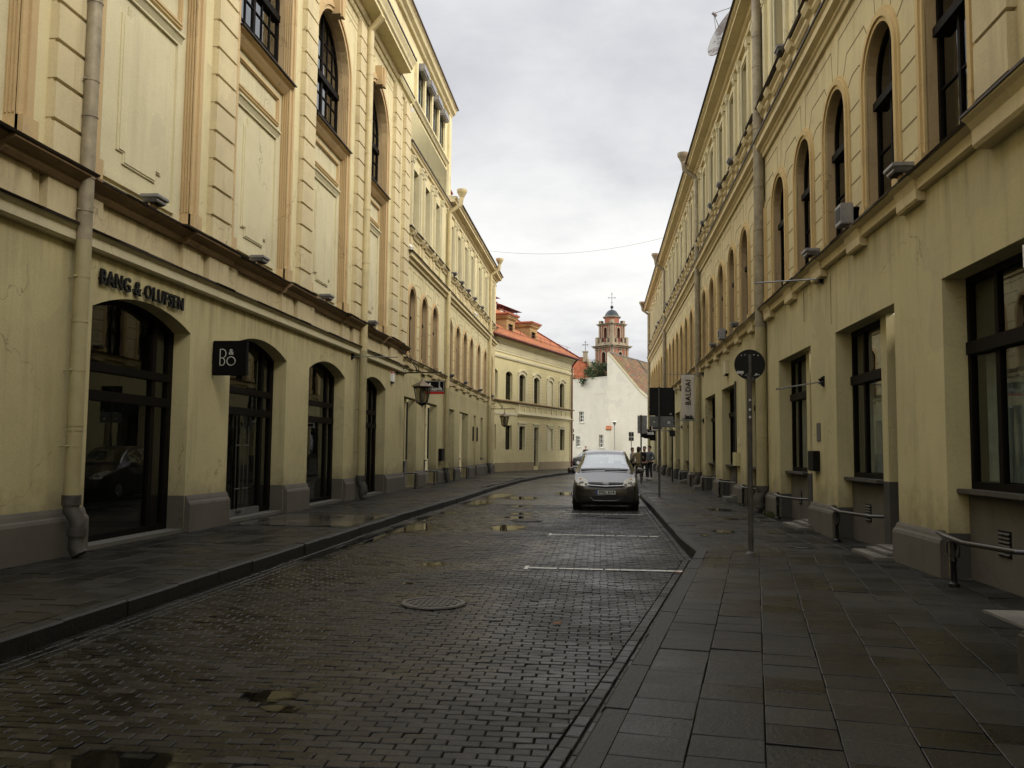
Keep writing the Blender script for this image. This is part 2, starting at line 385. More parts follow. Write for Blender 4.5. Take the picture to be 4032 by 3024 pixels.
def seam(mb, F, pts, wd=.022, n=.004, m=0):
    """narrow joint strip along a polyline in the facade plane"""
    for (u0, z0), (u1, z1) in zip(pts[:-1], pts[1:]):
        L = math.hypot(u1 - u0, z1 - z0); a, b = -(z1 - z0) / L * wd / 2, (u1 - u0) / L * wd / 2
        mb.prism(F, [(u0 + a, z0 + b), (u1 + a, z1 + b), (u1 - a, z1 - b), (u0 - a, z0 - b)], -.01, n, m)
def bracket_pipe(F, u, n, zs, r=.085, mt='pipe', parent=None, top=None, low='iron_g', clamps=(), joints=(), zmid=None, mt2=None, foot_z=.12, bend=.14):
    """downpipe with clamps, cast-iron foot with an S bend and a shoe"""
    z0, z1 = zs; mb = MB()
    if zmid:
        mb.tube([F.pt(u, zmid, n), F.pt(u, z1, n)], r, 14, 0); mb.tube([F.pt(u, z0, n), F.pt(u, zmid, n)], r * 1.03, 14, 1)
    else: mb.tube([F.pt(u, z0, n), F.pt(u, z1, n)], r, 14)
    for z in joints: mb.tube([F.pt(u, z - .012, n), F.pt(u, z + .012, n)], r * 1.09, 14, 0 if not zmid or z > zmid else 1)
    if top: mb.tube([F.pt(*p) for p in top], r * .95, 12)
    p = mb.build('drainpipe', [mt, mt2 or mt], parent, smooth=True)
    s = MB(); s.tube([F.pt(u, z0 + .03, n), F.pt(u, z0 - .10, n)], r * 1.22, 14); s.tube([F.pt(u, z0 - .06, n), F.pt(u, z0 - .16, n), F.pt(u, z0 - .30, n + bend), F.pt(u, z0 - .42, n + bend)], r * 1.08, 14)
    s.tube([F.pt(u, z0 - .40, n + bend), F.pt(u, z0 - .50, n + bend)], r * 1.26, 14)
    s.tube([F.pt(u, z0 - .48, n + bend), F.pt(u, foot_z, n + bend), F.pt(u, foot_z - .08, n + bend + .05)], r * 1.06, 14)
    s.build('cast_foot', low, p, local=True, smooth=True)
    for z in clamps:
        c = MB(); c.tube([F.pt(u, z - .013, n), F.pt(u, z + .013, n)], r * 1.07, 14); c.tube([F.pt(u, z, n - r), F.pt(u, z, 0.0)], .010, 6)
        c.tube([F.pt(u - r - .03, z, n - .04), F.pt(u - r - .005, z, n - .01)], .012, 6)
        c.build('clamp', mt if not zmid or z > zmid else (mt2 or mt), p, local=True, smooth=True)
    return p
def glazed(F, name, parent, c, w, z0, zs, rise, n, transoms=(), mull=(), fr=.07, bar=.05, gl='glass_old', back='inside', bdepth=.5, subbars=None, curtain=None, mt='frame', depth=.06, lab=None):
    """a window: frame (the part's own mesh), panes, dim room behind"""
    C = contour(c, w, z0, zs, rise); I = contour(c, w, z0, zs, rise, fr)
    mb = MB(); mb.ring(F, C, I, n - depth, n, True)
    def zt(u):      # top of the inner outline above u
        T = I[1:-1]
        for p, q in zip(T[:-1], T[1:]):
            if p[0] - 1e-6 <= u <= q[0] + 1e-6: return p[1] + (q[1] - p[1]) * ((u - p[0]) / max(1e-6, q[0] - p[0]))
        return T[0][1]
    ua, ub = I[0][0], I[-1][0]
    for t in transoms:
        z, hh, pr = (t + (0.,))[:3] if isinstance(t, tuple) else (t, .10, 0.)
        mb.box(F, ua, ub, z - hh / 2, z + hh / 2, n - depth, n + .004 + pr)
    for q in mull:
        u, wd, zlo, zhi = q
        zlo = z0 + fr if zlo is None else zlo; zhi = zt(u) if zhi is None else zhi
        mb.box(F, u - wd / 2, u + wd / 2, zlo, zhi, n - depth, n - .003)
    if subbars:
        for (kind, q, a, b) in subbars:
            if kind == 'h': mb.box(F, a, b, q - .014, q + .014, n - depth + .012, n - .012)
            else: mb.box(F, q - .014, q + .014, a, zt(q) if b is None else b, n - depth + .010, n - .014)
    o = mb.build(name, mt, parent)
    g = MB(); pane(g, F, I, n - depth * .55); g.build('pane', gl, o, local=True)
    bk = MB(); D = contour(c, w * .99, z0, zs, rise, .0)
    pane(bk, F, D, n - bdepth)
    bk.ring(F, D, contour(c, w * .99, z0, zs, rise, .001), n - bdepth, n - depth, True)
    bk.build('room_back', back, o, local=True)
    if curtain:
        cb = MB(); a, b, zlo, zhi = curtain; K = int((b - a) / .035); V = []
        for i in range(K + 1):
            u = a + (b - a) * i / K; nn = n - .16 + .018 * math.sin(i * 1.15) + .008 * math.sin(i * .37)
            V += [F.pt(u, zlo, nn), F.pt(u, zhi, nn)]
        cb.add(V, [(2 * i, 2 * i + 2, 2 * i + 3, 2 * i + 1) for i in range(K)])
        cb.build('curtain', 'curtain', o, local=True, smooth=True)
    if lab: o['label'] = lab
    return o
# ---------------------------------------------------------------- ground, road, pavements
ZR = -0.15
def ground_mat(name, bw, rh, mortar, cols, mort, rough, swap, tilt, bump, patch, off=.5, gloss=.5, dirt=.35):
    m = bpy.data.materials.new(name); m.use_nodes = True; t = m.node_tree; b = bsdf(m)
    geo = N(t, 'ShaderNodeNewGeometry'); pos = geo.outputs['Position']
    wob = N(t, 'ShaderNodeTexNoise'); wob.inputs['Scale'].default_value = .9; wob.inputs['Detail'].default_value = 3; t.links.new(pos, wob.inputs['Vector'])
    wv = vmath(t, 'MULTIPLY', vmath(t, 'SUBTRACT', wob.outputs['Color'], (.5, .5, .5)), (.06, .06, 0))
    v = vmath(t, 'ADD', pos, wv)
    s = N(t, 'ShaderNodeSeparateXYZ'); t.links.new(v, s.inputs[0]); c = N(t, 'ShaderNodeCombineXYZ')
    t.links.new(s.outputs[1 if swap else 0], c.inputs[0]); t.links.new(s.outputs[0 if swap else 1], c.inputs[1])
    br = N(t, 'ShaderNodeTexBrick'); t.links.new(c.outputs[0], br.inputs['Vector']); br.offset = off
    br.inputs['Scale'].default_value = 1; br.inputs['Brick Width'].default_value = bw; br.inputs['Row Height'].default_value = rh
    br.inputs['Mortar Size'].default_value = mortar; br.inputs['Mortar Smooth'].default_value = .6
    br.inputs['Color1'].default_value = (0, 0, 0, 1); br.inputs['Color2'].default_value = (1, 1, 1, 1); br.inputs['Mortar'].default_value = (.5, .5, .5, 1); br.inputs['Bias'].default_value = 0
    rnd = br.outputs['Color']; fac = br.outputs['Fac']
    colr = ramp(t, rnd, [(0, cols[0]), (.5, cols[1]), (1, cols[2])])
    pn = noise_n(t, pos, .5, 6, .6)
    colr = mixc(t, math_n(t, 'MULTIPLY', ramp(t, pn, [(.42, 0.), (.66, 1.)]), patch), colr, tuple(min(1, x * 1.9) for x in cols[1]))
    sp = ramp(t, noise_n(t, pos, 3.1, 8, .7), [(.5, 0.), (.72, 1.)])
    colr = mixc(t, math_n(t, 'MULTIPLY', sp, dirt), colr, tuple(x * .35 for x in cols[1]))
    gr = noise_n(t, pos, 90, 3, .7)
    colr = mixc(t, .35, colr, ramp(t, gr, [(.25, .15), (.75, .95)]), 'OVERLAY')
    colr = mixc(t, fac, colr, mort)
    t.links.new(colr, b.inputs['Base Color'])
    wet = ramp(t, noise_n(t, pos, .42, 6, .62, .4), [(.36, rough[0]), (.62, rough[1])])
    rr = math_n(t, 'ADD', wet, math_n(t, 'MULTIPLY', math_n(t, 'SUBTRACT', rnd, .5), .16))
    rr = math_n(t, 'SUBTRACT', rr, math_n(t, 'MULTIPLY', fac, .10))
    t.links.new(rr, b.inputs['Roughness']); b.inputs['Specular IOR Level'].default_value = gloss
    # every stone lies at its own slight tilt
    wn = N(t, 'ShaderNodeTexWhiteNoise', noise_dimensions='1D'); t.links.new(math_n(t, 'MULTIPLY', rnd, 913.7), wn.inputs['W'])
    tl = vmath(t, 'MULTIPLY', vmath(t, 'SUBTRACT', wn.outputs['Color'], (.5, .5, .5)), (tilt, tilt, 0))
    nrm = N(t, 'ShaderNodeVectorMath', operation='NORMALIZE'); t.links.new(vmath(t, 'ADD', geo.outputs['Normal'], tl), nrm.inputs[0])
    h = math_n(t, 'SUBTRACT', math_n(t, 'MULTIPLY', gr, .12), fac)
    h = math_n(t, 'ADD', h, math_n(t, 'MULTIPLY', noise_n(t, pos, 7, 5, .6), .35))
    bn = N(t, 'ShaderNodeBump'); bn.inputs['Strength'].default_value = bump; bn.inputs['Distance'].default_value = .010
    t.links.new(h, bn.inputs['Height']); t.links.new(nrm.outputs[0], bn.inputs['Normal']); t.links.new(bn.outputs[0], b.inputs['Normal'])
    return m
M['pavers'] = ground_mat('wet_road_pavers', .20, .10, .010, ((.005, .0045, .0037), (.0145, .013, .0108), (.042, .0375, .0315)), (.002, .0018, .0015), (.24, .46), False, .16, 1.0, .35, gloss=.30)
M['gutter_stone'] = ground_mat('gutter_pavers', .20, .10, .006, ((.008, .0072, .006), (.0145, .013, .011), (.026, .0235, .02)), (.004, .0036, .003), (.30, .50), True, .10, .9, .2)
M['slabs'] = ground_mat('pavement_slabs', .36, .345, .010, ((.012, .0106, .0084), (.0165, .0146, .0115), (.025, .022, .0178)), (.003, .0026, .0022), (.30, .56), True, .035, .9, .3, .37, gloss=.36)
M['kerb'] = mat('kerb_stone', (.009, .0083, .0066), .55, 0, .45, .45, 5, .9, 35)
M['wet'] = ground_mat('smooth_wet_slabs', .9, .6, .006, ((.06, .054, .044), (.075, .068, .055), (.09, .082, .066)), (.02, .018, .015), (.07, .14), True, .01, .12, .2, .5, .5, .2)
M['earth'] = mat('dark_earth', (.05, .045, .035), .9, 0, .2, .4, 1.2, .4, 20)
M['grit'] = mat('sandy_grit', (.22, .17, .09), .95, 0, .2, .5, 20, .8, 60)
def water_mat():
    """shallow standing water: a full film in the middle, breaking up over the stones towards its rim"""
    m = bpy.data.materials.new('puddle_water'); m.use_nodes = True; t = m.node_tree; b = bsdf(m)
    b.inputs['Base Color'].default_value = (.008, .007, .0055, 1); b.inputs['IOR'].default_value = 1.33; b.inputs['Specular IOR Level'].default_value = .5
    a = N(t, 'ShaderNodeAttribute', attribute_name='depth'); pos = N(t, 'ShaderNodeNewGeometry').outputs['Position']
    br = N(t, 'ShaderNodeTexBrick'); t.links.new(pos, br.inputs['Vector']); br.inputs['Scale'].default_value = 1; br.inputs['Brick Width'].default_value = .2; br.inputs['Row Height'].default_value = .1
    br.inputs['Mortar Size'].default_value = .01; br.inputs['Color1'].default_value = (0, 0, 0, 1); br.inputs['Color2'].default_value = (1, 1, 1, 1)
    h = math_n(t, 'ADD', math_n(t, 'MULTIPLY', noise_n(t, pos, 6, 4, .6), .5), math_n(t, 'MULTIPLY', br.outputs['Color'], .30))
    f = ramp(t, math_n(t, 'SUBTRACT', math_n(t, 'ADD', a.outputs['Fac'], .22), h), [(0.0, 0.0), (0.36, 1.0)])
    t.links.new(math_n(t, 'SUBTRACT', .16, math_n(t, 'MULTIPLY', f, .16)), b.inputs['Roughness'])
    o = t.nodes['Material Output']; mx = N(t, 'ShaderNodeMixShader'); tr = N(t, 'ShaderNodeBsdfTransparent')
    t.links.new(f, mx.inputs[0]); t.links.new(tr.outputs[0], mx.inputs[1]); t.links.new(b.outputs[0], mx.inputs[2]); t.links.new(mx.outputs[0], o.inputs[0])
    return m
M['water'] = water_mat()
M['linepaint'] = mat('worn_white_road_paint', (.55, .54, .50), .55, 0, .4, .35, 9)

g = MB().add([(-900, -300, -.21), (900, -300, -.21), (900, 1600, -.21), (-900, 1600, -.21)], [(0, 1, 2, 3)]).build('ground', 'earth'); struct(g)
PUD = [(-2.3, 4.15, .50, .42), (-2.12, 5.62, .17, .13), (-1.98, 5.36, .13, .07), (-4.20, 13.2, .13, 1.0), (-4.12, 15.4, .17, 1.3), (-3.85, 17.7, .46, 1.05), (-4.05, 20.2, .2, .9),
       (-1.93, 18.15, .36, .75), (-1.98, 21.0, .36, .45), (-2.0, 22.3, .3, .35), (-3.85, 22.1, .22, .5), (-2.33, 12.2, .2, .28), (-2.3, 10.42, .12, .1), (-3.7, 26.5, .42, 1.3),
       (-3.55, 30.5, .5, 1.8), (-2.6, 29.5, .5, 1.0), (-2.3, 25.2, .45, .4), (.25, 21.3, .42, .2), (-1.2, 33, .5, 1.2)]
def stone_mat(name, cols, rough, gloss, grain=90., spot=.4, drift=0.):
    """cut stones: each its own tone and finish, stains that run on across the joints"""
    m = bpy.data.materials.new(name); m.use_nodes = True; t = m.node_tree; b = bsdf(m)
    geo = N(t, 'ShaderNodeNewGeometry'); pos = geo.outputs['Position']; rnd = geo.outputs['Random Per Island']
    c = ramp(t, rnd, [(0, cols[0]), (.55, cols[1]), (1, cols[2])])
    wet = ramp(t, noise_n(t, pos, .38, 6, .62, .5), [(.38, 0.), (.60, 1.)])
    if drift:      # wheel tracks and the crown of the road dry first
        sp = N(t, 'ShaderNodeSeparateXYZ'); t.links.new(pos, sp.inputs[0])
        wet = math_n(t, 'ADD', wet, math_n(t, 'MULTIPLY', math_n(t, 'SUBTRACT', sp.outputs[0], -1.3), drift), True)
    c = mixc(t, math_n(t, 'MULTIPLY', wet, .55), c, tuple(x * 2.1 for x in cols[1]))
    s = ramp(t, noise_n(t, pos, 2.6, 8, .72), [(.50, 0.), (.70, 1.)]); c = mixc(t, math_n(t, 'MULTIPLY', s, spot), c, tuple(x * .3 for x in cols[1]))
    g = noise_n(t, pos, grain, 3, .7); c = mixc(t, .5, c, ramp(t, g, [(.28, .1), (.75, .95)]), 'OVERLAY')
    t.links.new(c, b.inputs['Base Color'])
    r = math_n(t, 'ADD', rough[0], math_n(t, 'MULTIPLY', wet, rough[1] - rough[0])); r = math_n(t, 'ADD', r, math_n(t, 'MULTIPLY', math_n(t, 'SUBTRACT', rnd, .5), .18)); t.links.new(r, b.inputs['Roughness'])
    b.inputs['Specular IOR Level'].default_value = gloss
    bn = N(t, 'ShaderNodeBump'); bn.inputs['Strength'].default_value = .8; bn.inputs['Distance'].default_value = .004
    t.links.new(math_n(t, 'ADD', g, math_n(t, 'MULTIPLY', noise_n(t, pos, 22, 4, .6), 1.2)), bn.inputs['Height']); t.links.new(bn.outputs[0], b.inputs['Normal'])
    return m
M['sett'] = stone_mat('road_setts', ((.0040, .0038, .0033), (.0098, .0093, .0080), (.032, .0305, .0265)), (.20, .50), .22, 55., .45, drift=.10)
M['flag'] = stone_mat('pavement_flags', ((.0058, .0055, .0046), (.0112, .0105, .0087), (.0275, .026, .0218)), (.30, .58), .26, 48., .55)
M['bed'] = mat('dark_joint_bed', (.006, .0054, .0042), .8, 0, .1)
def stones(name, mt, o, ex, ey, cw, ch, I, Jr, stag, clips, gap, bev, z0, tilt, seed, pits=(), jit=.0015, dz=.0015, und=0., gu=.5, gv=.8):
    rnd = random.Random(seed); V, F = [], []
    for j in range(*Jr):
        off = stag(j, rnd)
        for i in range(*I):
            a, b = i * cw + off + gap * gu + rnd.uniform(-jit, jit), (i + 1) * cw + off - gap * gu + rnd.uniform(-jit, jit); c, d = j * ch + gap * gv + rnd.uniform(-jit, jit), (j + 1) * ch - gap * gv + rnd.uniform(-jit, jit)
            P = [(o[0] + ex[0] * u + ey[0] * v, o[1] + ex[1] * u + ey[1] * v) for u, v in ((a, c), (b, c), (b, d), (a, d))]
            for (px, py), (nx, ny) in clips:
                Q = []
                for k in range(len(P)):
                    p, q = P[k], P[(k + 1) % len(P)]; dp = (p[0] - px) * nx + (p[1] - py) * ny; dq = (q[0] - px) * nx + (q[1] - py) * ny
                    if dp >= 0: Q.append(p)
                    if dp * dq < 0: s_ = dp / (dp - dq); Q.append((p[0] + (q[0] - p[0]) * s_, p[1] + (q[1] - p[1]) * s_))
                P = Q
                if len(P) < 3: break
            if len(P) < 3: continue
            mx, my = sum(p[0] for p in P) / len(P), sum(p[1] for p in P) / len(P)
            area = abs(sum(p[0] * q[1] - q[0] * p[1] for p, q in zip(P, P[1:] + P[:1]))) / 2
            if area < cw * ch * .06: continue
            z = z0 + rnd.gauss(0, dz) + (und * noise.noise(Vector((mx * .7, my * .45, seed))) if und else 0)
            for (qx, qy, rx, ry) in pits:
                e2 = ((mx - qx) / rx) ** 2 + ((my - qy) / ry) ** 2
                if e2 < 2.2: z -= .013 * max(0, 1 - e2 / 2.2)
            tx, ty = rnd.gauss(0, tilt), rnd.gauss(0, tilt); zt = lambda p: z + (p[0] - mx) * tx + (p[1] - my) * ty
            n = len(P); k0 = len(V); size = math.sqrt(area); f = 1 - 2 * bev / min(cw, ch)
            top = [(mx + (p[0] - mx) * (1 - 2 * bev / cw) if n == 4 and abs(ex[0]) > .99 else mx + (p[0] - mx) * f, my + (p[1] - my) * f) for p in P]
            V += [(p[0], p[1], zt(p)) for p in top] + [(p[0], p[1], zt(p) - bev * .75) for p in P] + [(p[0], p[1], z0 - .03) for p in P]
            F.append(tuple(k0 + k for k in range(n)))
            for L in (0, n):
                for k in range(n): q = (k + 1) % n; F.append((k0 + L + k, k0 + L + n + k, k0 + L + n + q, k0 + L + q))
    return struct(MB().add(V, F).build(name, mt, fix=False))
YS = 26.0       # individually laid stones up to here, patterned sheet beyond
r_ = MB().add([(-9, -36, ZR - .0125), (9, -36, ZR - .0125), (9, YS, ZR - .0125), (-9, YS, ZR - .0125)], [(0, 1, 2, 3)]).build('road_bed', 'bed'); struct(r_)
r_ = MB().add([(-9, YS, ZR), (9, YS, ZR), (9, 72, ZR), (-9, 72, ZR), (-60, 72, ZR), (60, 72, ZR), (60, 118, ZR), (-60, 118, ZR)], [(0, 1, 2, 3), (4, 5, 6, 7)]).build('road', 'pavers'); struct(r_)
kd = Vector((1.42 + .87, 13.25)).normalized(); kn = (-kd.y, kd.x)      # direction of the slanting near kerb and its normal towards the road
gl = .30; gr_ = .21
rc = [((-.87, 0), kn), ((1.38, 13.25), (-1, 0))]
rin = [((-.87 + kn[0] * gr_, kn[1] * gr_), kn), ((1.37 - gr_, 13.25), (-1, 0))]
stones('road', 'sett', (0, 0), (1, 0), (0, 1), .185, .094, (-25, 9), (30, 277), lambda j, r: .0925 * (j % 2) + r.uniform(-.010, .010), rin + [((-4.15, 0), (1, 0))], .006, .0065, ZR, .020, 11, PUD, .0016, .0018, .007, .42, .75)
stones('gutter', 'sett', (-4.45, 0), (0, 1), (1, 0), .2, .1, (14, 130), (0, 3), lambda j, r: .1 * (j % 2), [], .010, .007, ZR, .012, 12, PUD)
stones('gutter', 'sett', (-.87, 0), tuple(kd), kn, .2, .105, (10, 70), (0, 2), lambda j, r: .1 * (j % 2), [((1.38, 13.25), (-1, 0)), ((0, 13.3), (0, -1))], .010, .007, ZR, .014, 13)
stones('gutter', 'sett', (1.37, 0), (0, 1), (-1, 0), .2, .105, (66, 130), (0, 2), lambda j, r: .1 * (j % 2), [((0, 13.3), (0, 1)), ((-.87, 0), kn)], .010, .007, ZR, .014, 14)
LK = [(-4.46, -36), (-4.46, 14), (-4.44, 19), (-4.30, 26), (-4.22, 35), (-3.95, 43), (-3.45, 50.5), (-2.75, 56), (-1.9, 61.5), (-.9, 67), (.1, 73), (.2, 76), (-.6, 78.5), (-3, 80), (-20, 80)]
RK = [(-1.9, -36), (-1.4, -3), (-.87, 0), (1.42, 13.25), (1.36, 15.2), (1.35, 40), (1.38, 70), (1.8, 73.5), (3.2, 75.2), (30, 75.6)]
def resample(P, step):
    O = [Vector((*P[0], 0))]
    for a, b in zip(P[:-1], P[1:]):
        a, b = Vector((*a, 0)), Vector((*b, 0)); n = max(1, round((b - a).length / step))
        O += [a.lerp(b, i / n) for i in range(1, n + 1)]
    return O
def offset_line(P, d):
    O = []
    for i, p in enumerate(P):
        a = P[max(0, i - 1)]; b = P[min(len(P) - 1, i + 1)]; t = (b - a).normalized(); O.append(p + Vector((-t.y, t.x, 0)) * d)
    return O
def kerb(P, side, wdt=.15):
    """row of kerb stones; side +1 puts the stone left of the line's direction"""
    mb = MB(); L = resample(P, 1.0); I = offset_line(L, side * wdt)
    for i in range(len(L) - 1):
        g0, g1 = .006, .994; dz = random.uniform(-.006, .006); dw = random.uniform(-.008, .008)
        a, b = L[i].lerp(L[i + 1], g0), L[i].lerp(L[i + 1], g1); c, d = I[i].lerp(I[i + 1], g0), I[i].lerp(I[i + 1], g1)
        nrm = (c - a).normalized() * dw; a = a + nrm; b = b + nrm
        bev = (c - a).normalized() * .022; z1 = .006 + dz
        row = lambda p, q, z: [(p.x, p.y, z), (q.x, q.y, z)]
        V = row(a, b, ZR - .05) + row(a, b, z1 - .02) + row(a + bev, b + bev, z1) + row(c, d, z1) + row(c, d, ZR - .05)
        mb.add(V, [(0, 1, 3, 2), (2, 3, 5, 4), (4, 5, 7, 6), (6, 7, 9, 8), (0, 2, 4, 6, 8), (1, 9, 7, 5, 3)])
    return struct(mb.build('kerb', 'kerb'))
kerb(LK, 1); kerb(RK, -1)
def pave(name, line, far, mt, zb=0.):
    P = [(p.x, p.y) for p in line]; n = len(P); V = [(x, y, zb) for x, y in P] + [(x, y, zb) for x, y in far]
    return struct(MB().add(V, [(i, i + 1, n + i + 1, n + i) for i in range(n - 1)]).build(name, mt))
def cut(P, y0, y1): return [p for p in P if y0 - .01 <= p.y <= y1 + .01]
YP = 46.0
li = offset_line(resample(LK[:11], 2.0), .148); lfar = lambda p: (-8.6, p.y) if p.y < 57.9 else (-7.2 + (p.y - 57.9) * .29 - .6, p.y)
k = min(range(len(li)), key=lambda i: abs(li[i].y - YP)); YL = li[k].y
pave('pavement', li[k:], [lfar(p) for p in li[k:]], 'slabs'); pave('pavement_bed', li[:k + 1], [lfar(p) for p in li[:k + 1]], 'bed', -.03)
ri = offset_line(resample(RK[:7], 2.0), -.148); k = min(range(len(ri)), key=lambda i: abs(ri[i].y - YP)); YRr = ri[k].y
pave('pavement', ri[k:], [(5.4, p.y) for p in ri[k:]], 'slabs'); pave('pavement_bed', ri[:k + 1], [(5.4, p.y) for p in ri[:k + 1]], 'bed', -.03)
lcl = []
for p, q in zip(li[:-1], li[1:]):
    if 2 < p.y < YL: d_ = (q - p).normalized(); lcl.append((p.y, (p.x, p.y), (-d_.y, d_.x)))
rstag = lambda j, r: r.uniform(0, .34)
for n_, y0, y1 in ((1, 2.5, 20), (2, 20, 34), (3, 34, YL)):
    lc = [c[1:] for c in lcl if y0 - 1 < c[0] < y1][::3]
    stones('pavement', 'flag', (-8.4, 0), (0, 1), (1, 0), .34, .365, (int(y0 / .34) - 2, int(y1 / .34) + 2), (0, 13), rstag, lc + [((0, y0), (0, 1)), ((0, y1), (0, -1))], .006, .004, 0., .007, 20 + n_, (), .002, .0016, 0., 1.1, .5)
kin = (kn[0] * -.148 - .87, kn[1] * -.148)
stones('pavement', 'flag', kin, tuple(kd), (-kn[0], -kn[1]), .34, .37, (3, 42), (0, 17), rstag, [((0, 13.3), (0, -1)), ((4.6, 0), (-1, 0))], .006, .004, 0., .007, 31, (), .0025, .0018, 0., 1.1, .5)
stones('pavement', 'flag', (1.51, 0), (0, 1), (1, 0), .34, .37, (36, int(YRr / .34) + 1), (0, 9), rstag, [((0, 13.3), (0, 1)), ((0, YRr), (0, -1))], .006, .004, 0., .007, 32, (), .002, .0016, 0., 1.1, .5)
# far pavement in front of the white house
struct(MB().box(FW, -40, 30, ZR - .03, .0, 101.5, 112).build('pavement', 'slabs'))
# gutters: two courses laid lengthwise beside each kerb
def gutter(P, side, w_):
    L = resample(P, 1.5); A = offset_line(L, side * .01); B = offset_line(L, side * w_)
    V = [(p.x, p.y, ZR + .004) for p in A] + [(p.x, p.y, ZR + .004) for p in B]; n = len(L)
    return struct(MB().add(V, [(i, i + 1, n + i + 1, n + i) for i in range(n - 1)]).build('gutter', 'gutter_stone'))
gutter([(-4.30, YS)] + [p for p in LK[:11] if p[1] > YS], -1, .30); gutter([(1.355, YS)] + [p for p in RK[:7] if p[1] > YS], 1, .21)
struct(MB().add([(-6.9, 15.9, .009), (-4.62, 15.9, .009), (-4.62, 18.75, .009), (-6.9, 18.75, .009)], [(0, 1, 2, 3)]).build('path', 'wet'))
# painted bay lines
for y, x0, x1, e in ((12.0, -.97, 1.1, 1), (16.78, -.92, 1.12, 1), (22.45, -.9, 1.1, 0)):
    mb = MB(); z = ZR + .009
    for i in range(10):     # worn between the stones
        a = x0 + (x1 - x0) * i / 10; b = x0 + (x1 - x0) * (i + 1) / 10 - random.choice((.004, .01, .03))
        y0 = y + random.uniform(-.006, .006); mb.add([(a, y0 - .06, z), (b, y0 - .06, z), (b, y0 + .06, z), (a, y0 + .06, z)], [(0, 1, 2, 3)])
    if e: mb.add([(x0 - .06, y - .16, z), (x0 - .005, y - .16, z), (x0 - .005, y + .20, z), (x0 - .06, y + .20, z)], [(0, 1, 2, 3)])
    struct(mb.build('road_marking', 'linepaint'))
def puddle(cx, cy, rx, ry, seed, z=ZR, rag=.35):
    """flat sheet of standing water with a ragged edge that follows the stones"""
    K, RN = 48, 6; zw = z + (.008 if z > -.1 or cy > YS else -.0035); V = [(cx, cy, zw)]
    for i in range(K):
        a = 2 * math.pi * i / K
        q = 1 + rag * (noise.noise(Vector((math.cos(a) * 1.3 + seed * 7.1, math.sin(a) * 1.3, seed))) + .5 * noise.noise(Vector((math.cos(a) * 4 + seed, math.sin(a) * 4, seed * 3.))))
        for r in range(1, RN + 1): V.append((cx + rx * 1.35 * q * math.cos(a) * r / RN, cy + ry * 1.35 * q * math.sin(a) * r / RN, zw))
    F = [(0, i * RN + 1, ((i + 1) % K) * RN + 1) for i in range(K)]
    for i in range(K):
        j = (i + 1) % K
        F += [(i * RN + r, i * RN + r + 1, j * RN + r + 1, j * RN + r) for r in range(1, RN)]
    o = MB().add(V, F).build('puddle', 'water', fix=False)
    at = o.data.attributes.new('depth', 'FLOAT', 'POINT')
    at.data.foreach_set('value', [1.0] + [1 - r / RN for _ in range(K) for r in range(1, RN + 1)])
    return struct(o)
for i, q in enumerate(PUD): puddle(*q, i + 1.37)
for i, q in enumerate(((2.25, 16.4, .2, .32), (1.8, 15.6, .08, .16), (3.0, 22.6, .35, .5), (3.1, 13.9, .22, .14), (2.9, 19.6, .25, .25))): puddle(*q, i + 40.2, 0.)
def manhole(x, y, z, r, lab):
    t = thing('manhole_cover', lab, 'manhole cover', (x, y, z))
    mb = MB(); K = 32
    mb.lathe((0, 0, 0), [(r * .86, .0), (r * .86, .018), (r, .018), (r + .01, .004)], 36)
    mb.build('rim', 'iron_g', t, local=True, smooth=True)
    p = MB(); p.lathe((0, 0, 0), [(r * .85, .0), (r * .85, .010)], 36)
    st = r * .17
    for i in range(-5, 6):
        for j in range(-5, 6):
            a, b = i * st, j * st * .93 + (st / 2 if i % 2 else 0)
            if a * a + b * b < (r * .74) ** 2: p.box(FW, a - st * .33, a + st * .33, .009, .018, b - st * .33, b + st * .33)
    p.build('lid', 'iron_g', t, local=True)
    return t
manhole(-1.72, 9.05, ZR + .006, .33, 'round studded iron manhole cover in the foreground roadway')
manhole(-1.68, 20.0, ZR + .006, .36, 'round iron manhole cover by the oval puddle ahead of the car')
def lid(x, y, w_, d, lab):
    t = thing('drain_cover', lab, 'drain cover', (x, y, 0)); mb = MB(); mb.box(FW, -w_ / 2, w_ / 2, -.02, .006, -d / 2, d / 2); mb.build('frame', 'iron', t, local=True)
    s = MB()
    for i in range(7): s.box(FW, -w_ * .42, w_ * .42, .006, .011, -d / 2 + d * (i + .3) / 7, -d / 2 + d * (i + .7) / 7)
    s.build('lid', 'iron_g', t, local=True)
lid(-6.15, 30.5, .7, 1.1, 'flat dark drain cover in the left pavement below the near lantern')
lid(-6.2, 34.0, .5, .7, 'small dark drain cover in the left pavement beyond the lantern')
# weeds at the foot of the wall, grit by the right-hand edge
def weeds(x, y, n, sx, sy, hgt, lab):
    mb = MB()
    for i in range(n):
        a, b = x + random.gauss(0, sx), y + random.gauss(0, sy); q = random.uniform(0, 6.28); h = hgt * random.uniform(.4, 1.2); ww = .006
        c, s = math.cos(q), math.sin(q); l = h * random.uniform(.2, .9)
        mb.add([(a - s * ww, b + c * ww, 0), (a + s * ww, b - c * ww, 0), (a + c * l * .5 + s * ww, b + s * l * .5 - c * ww, h * .75), (a + c * l * .5 - s * ww, b + s * l * .5 + c * ww, h * .75), (a + c * l, b + s * l, h)], [(0, 1, 2, 3), (3, 2, 4)])
    o = mb.build('weeds', 'moss', fix=False); tag(o, lab, 'weeds')
weeds(3.90, 20.8, 140, .07, .16, .10, 'tuft of green weeds at the foot of the near right drainpipe')
weeds(3.90, 24.9, 90, .05, .25, .05, 'low moss and weeds along the plinth by the second right step')

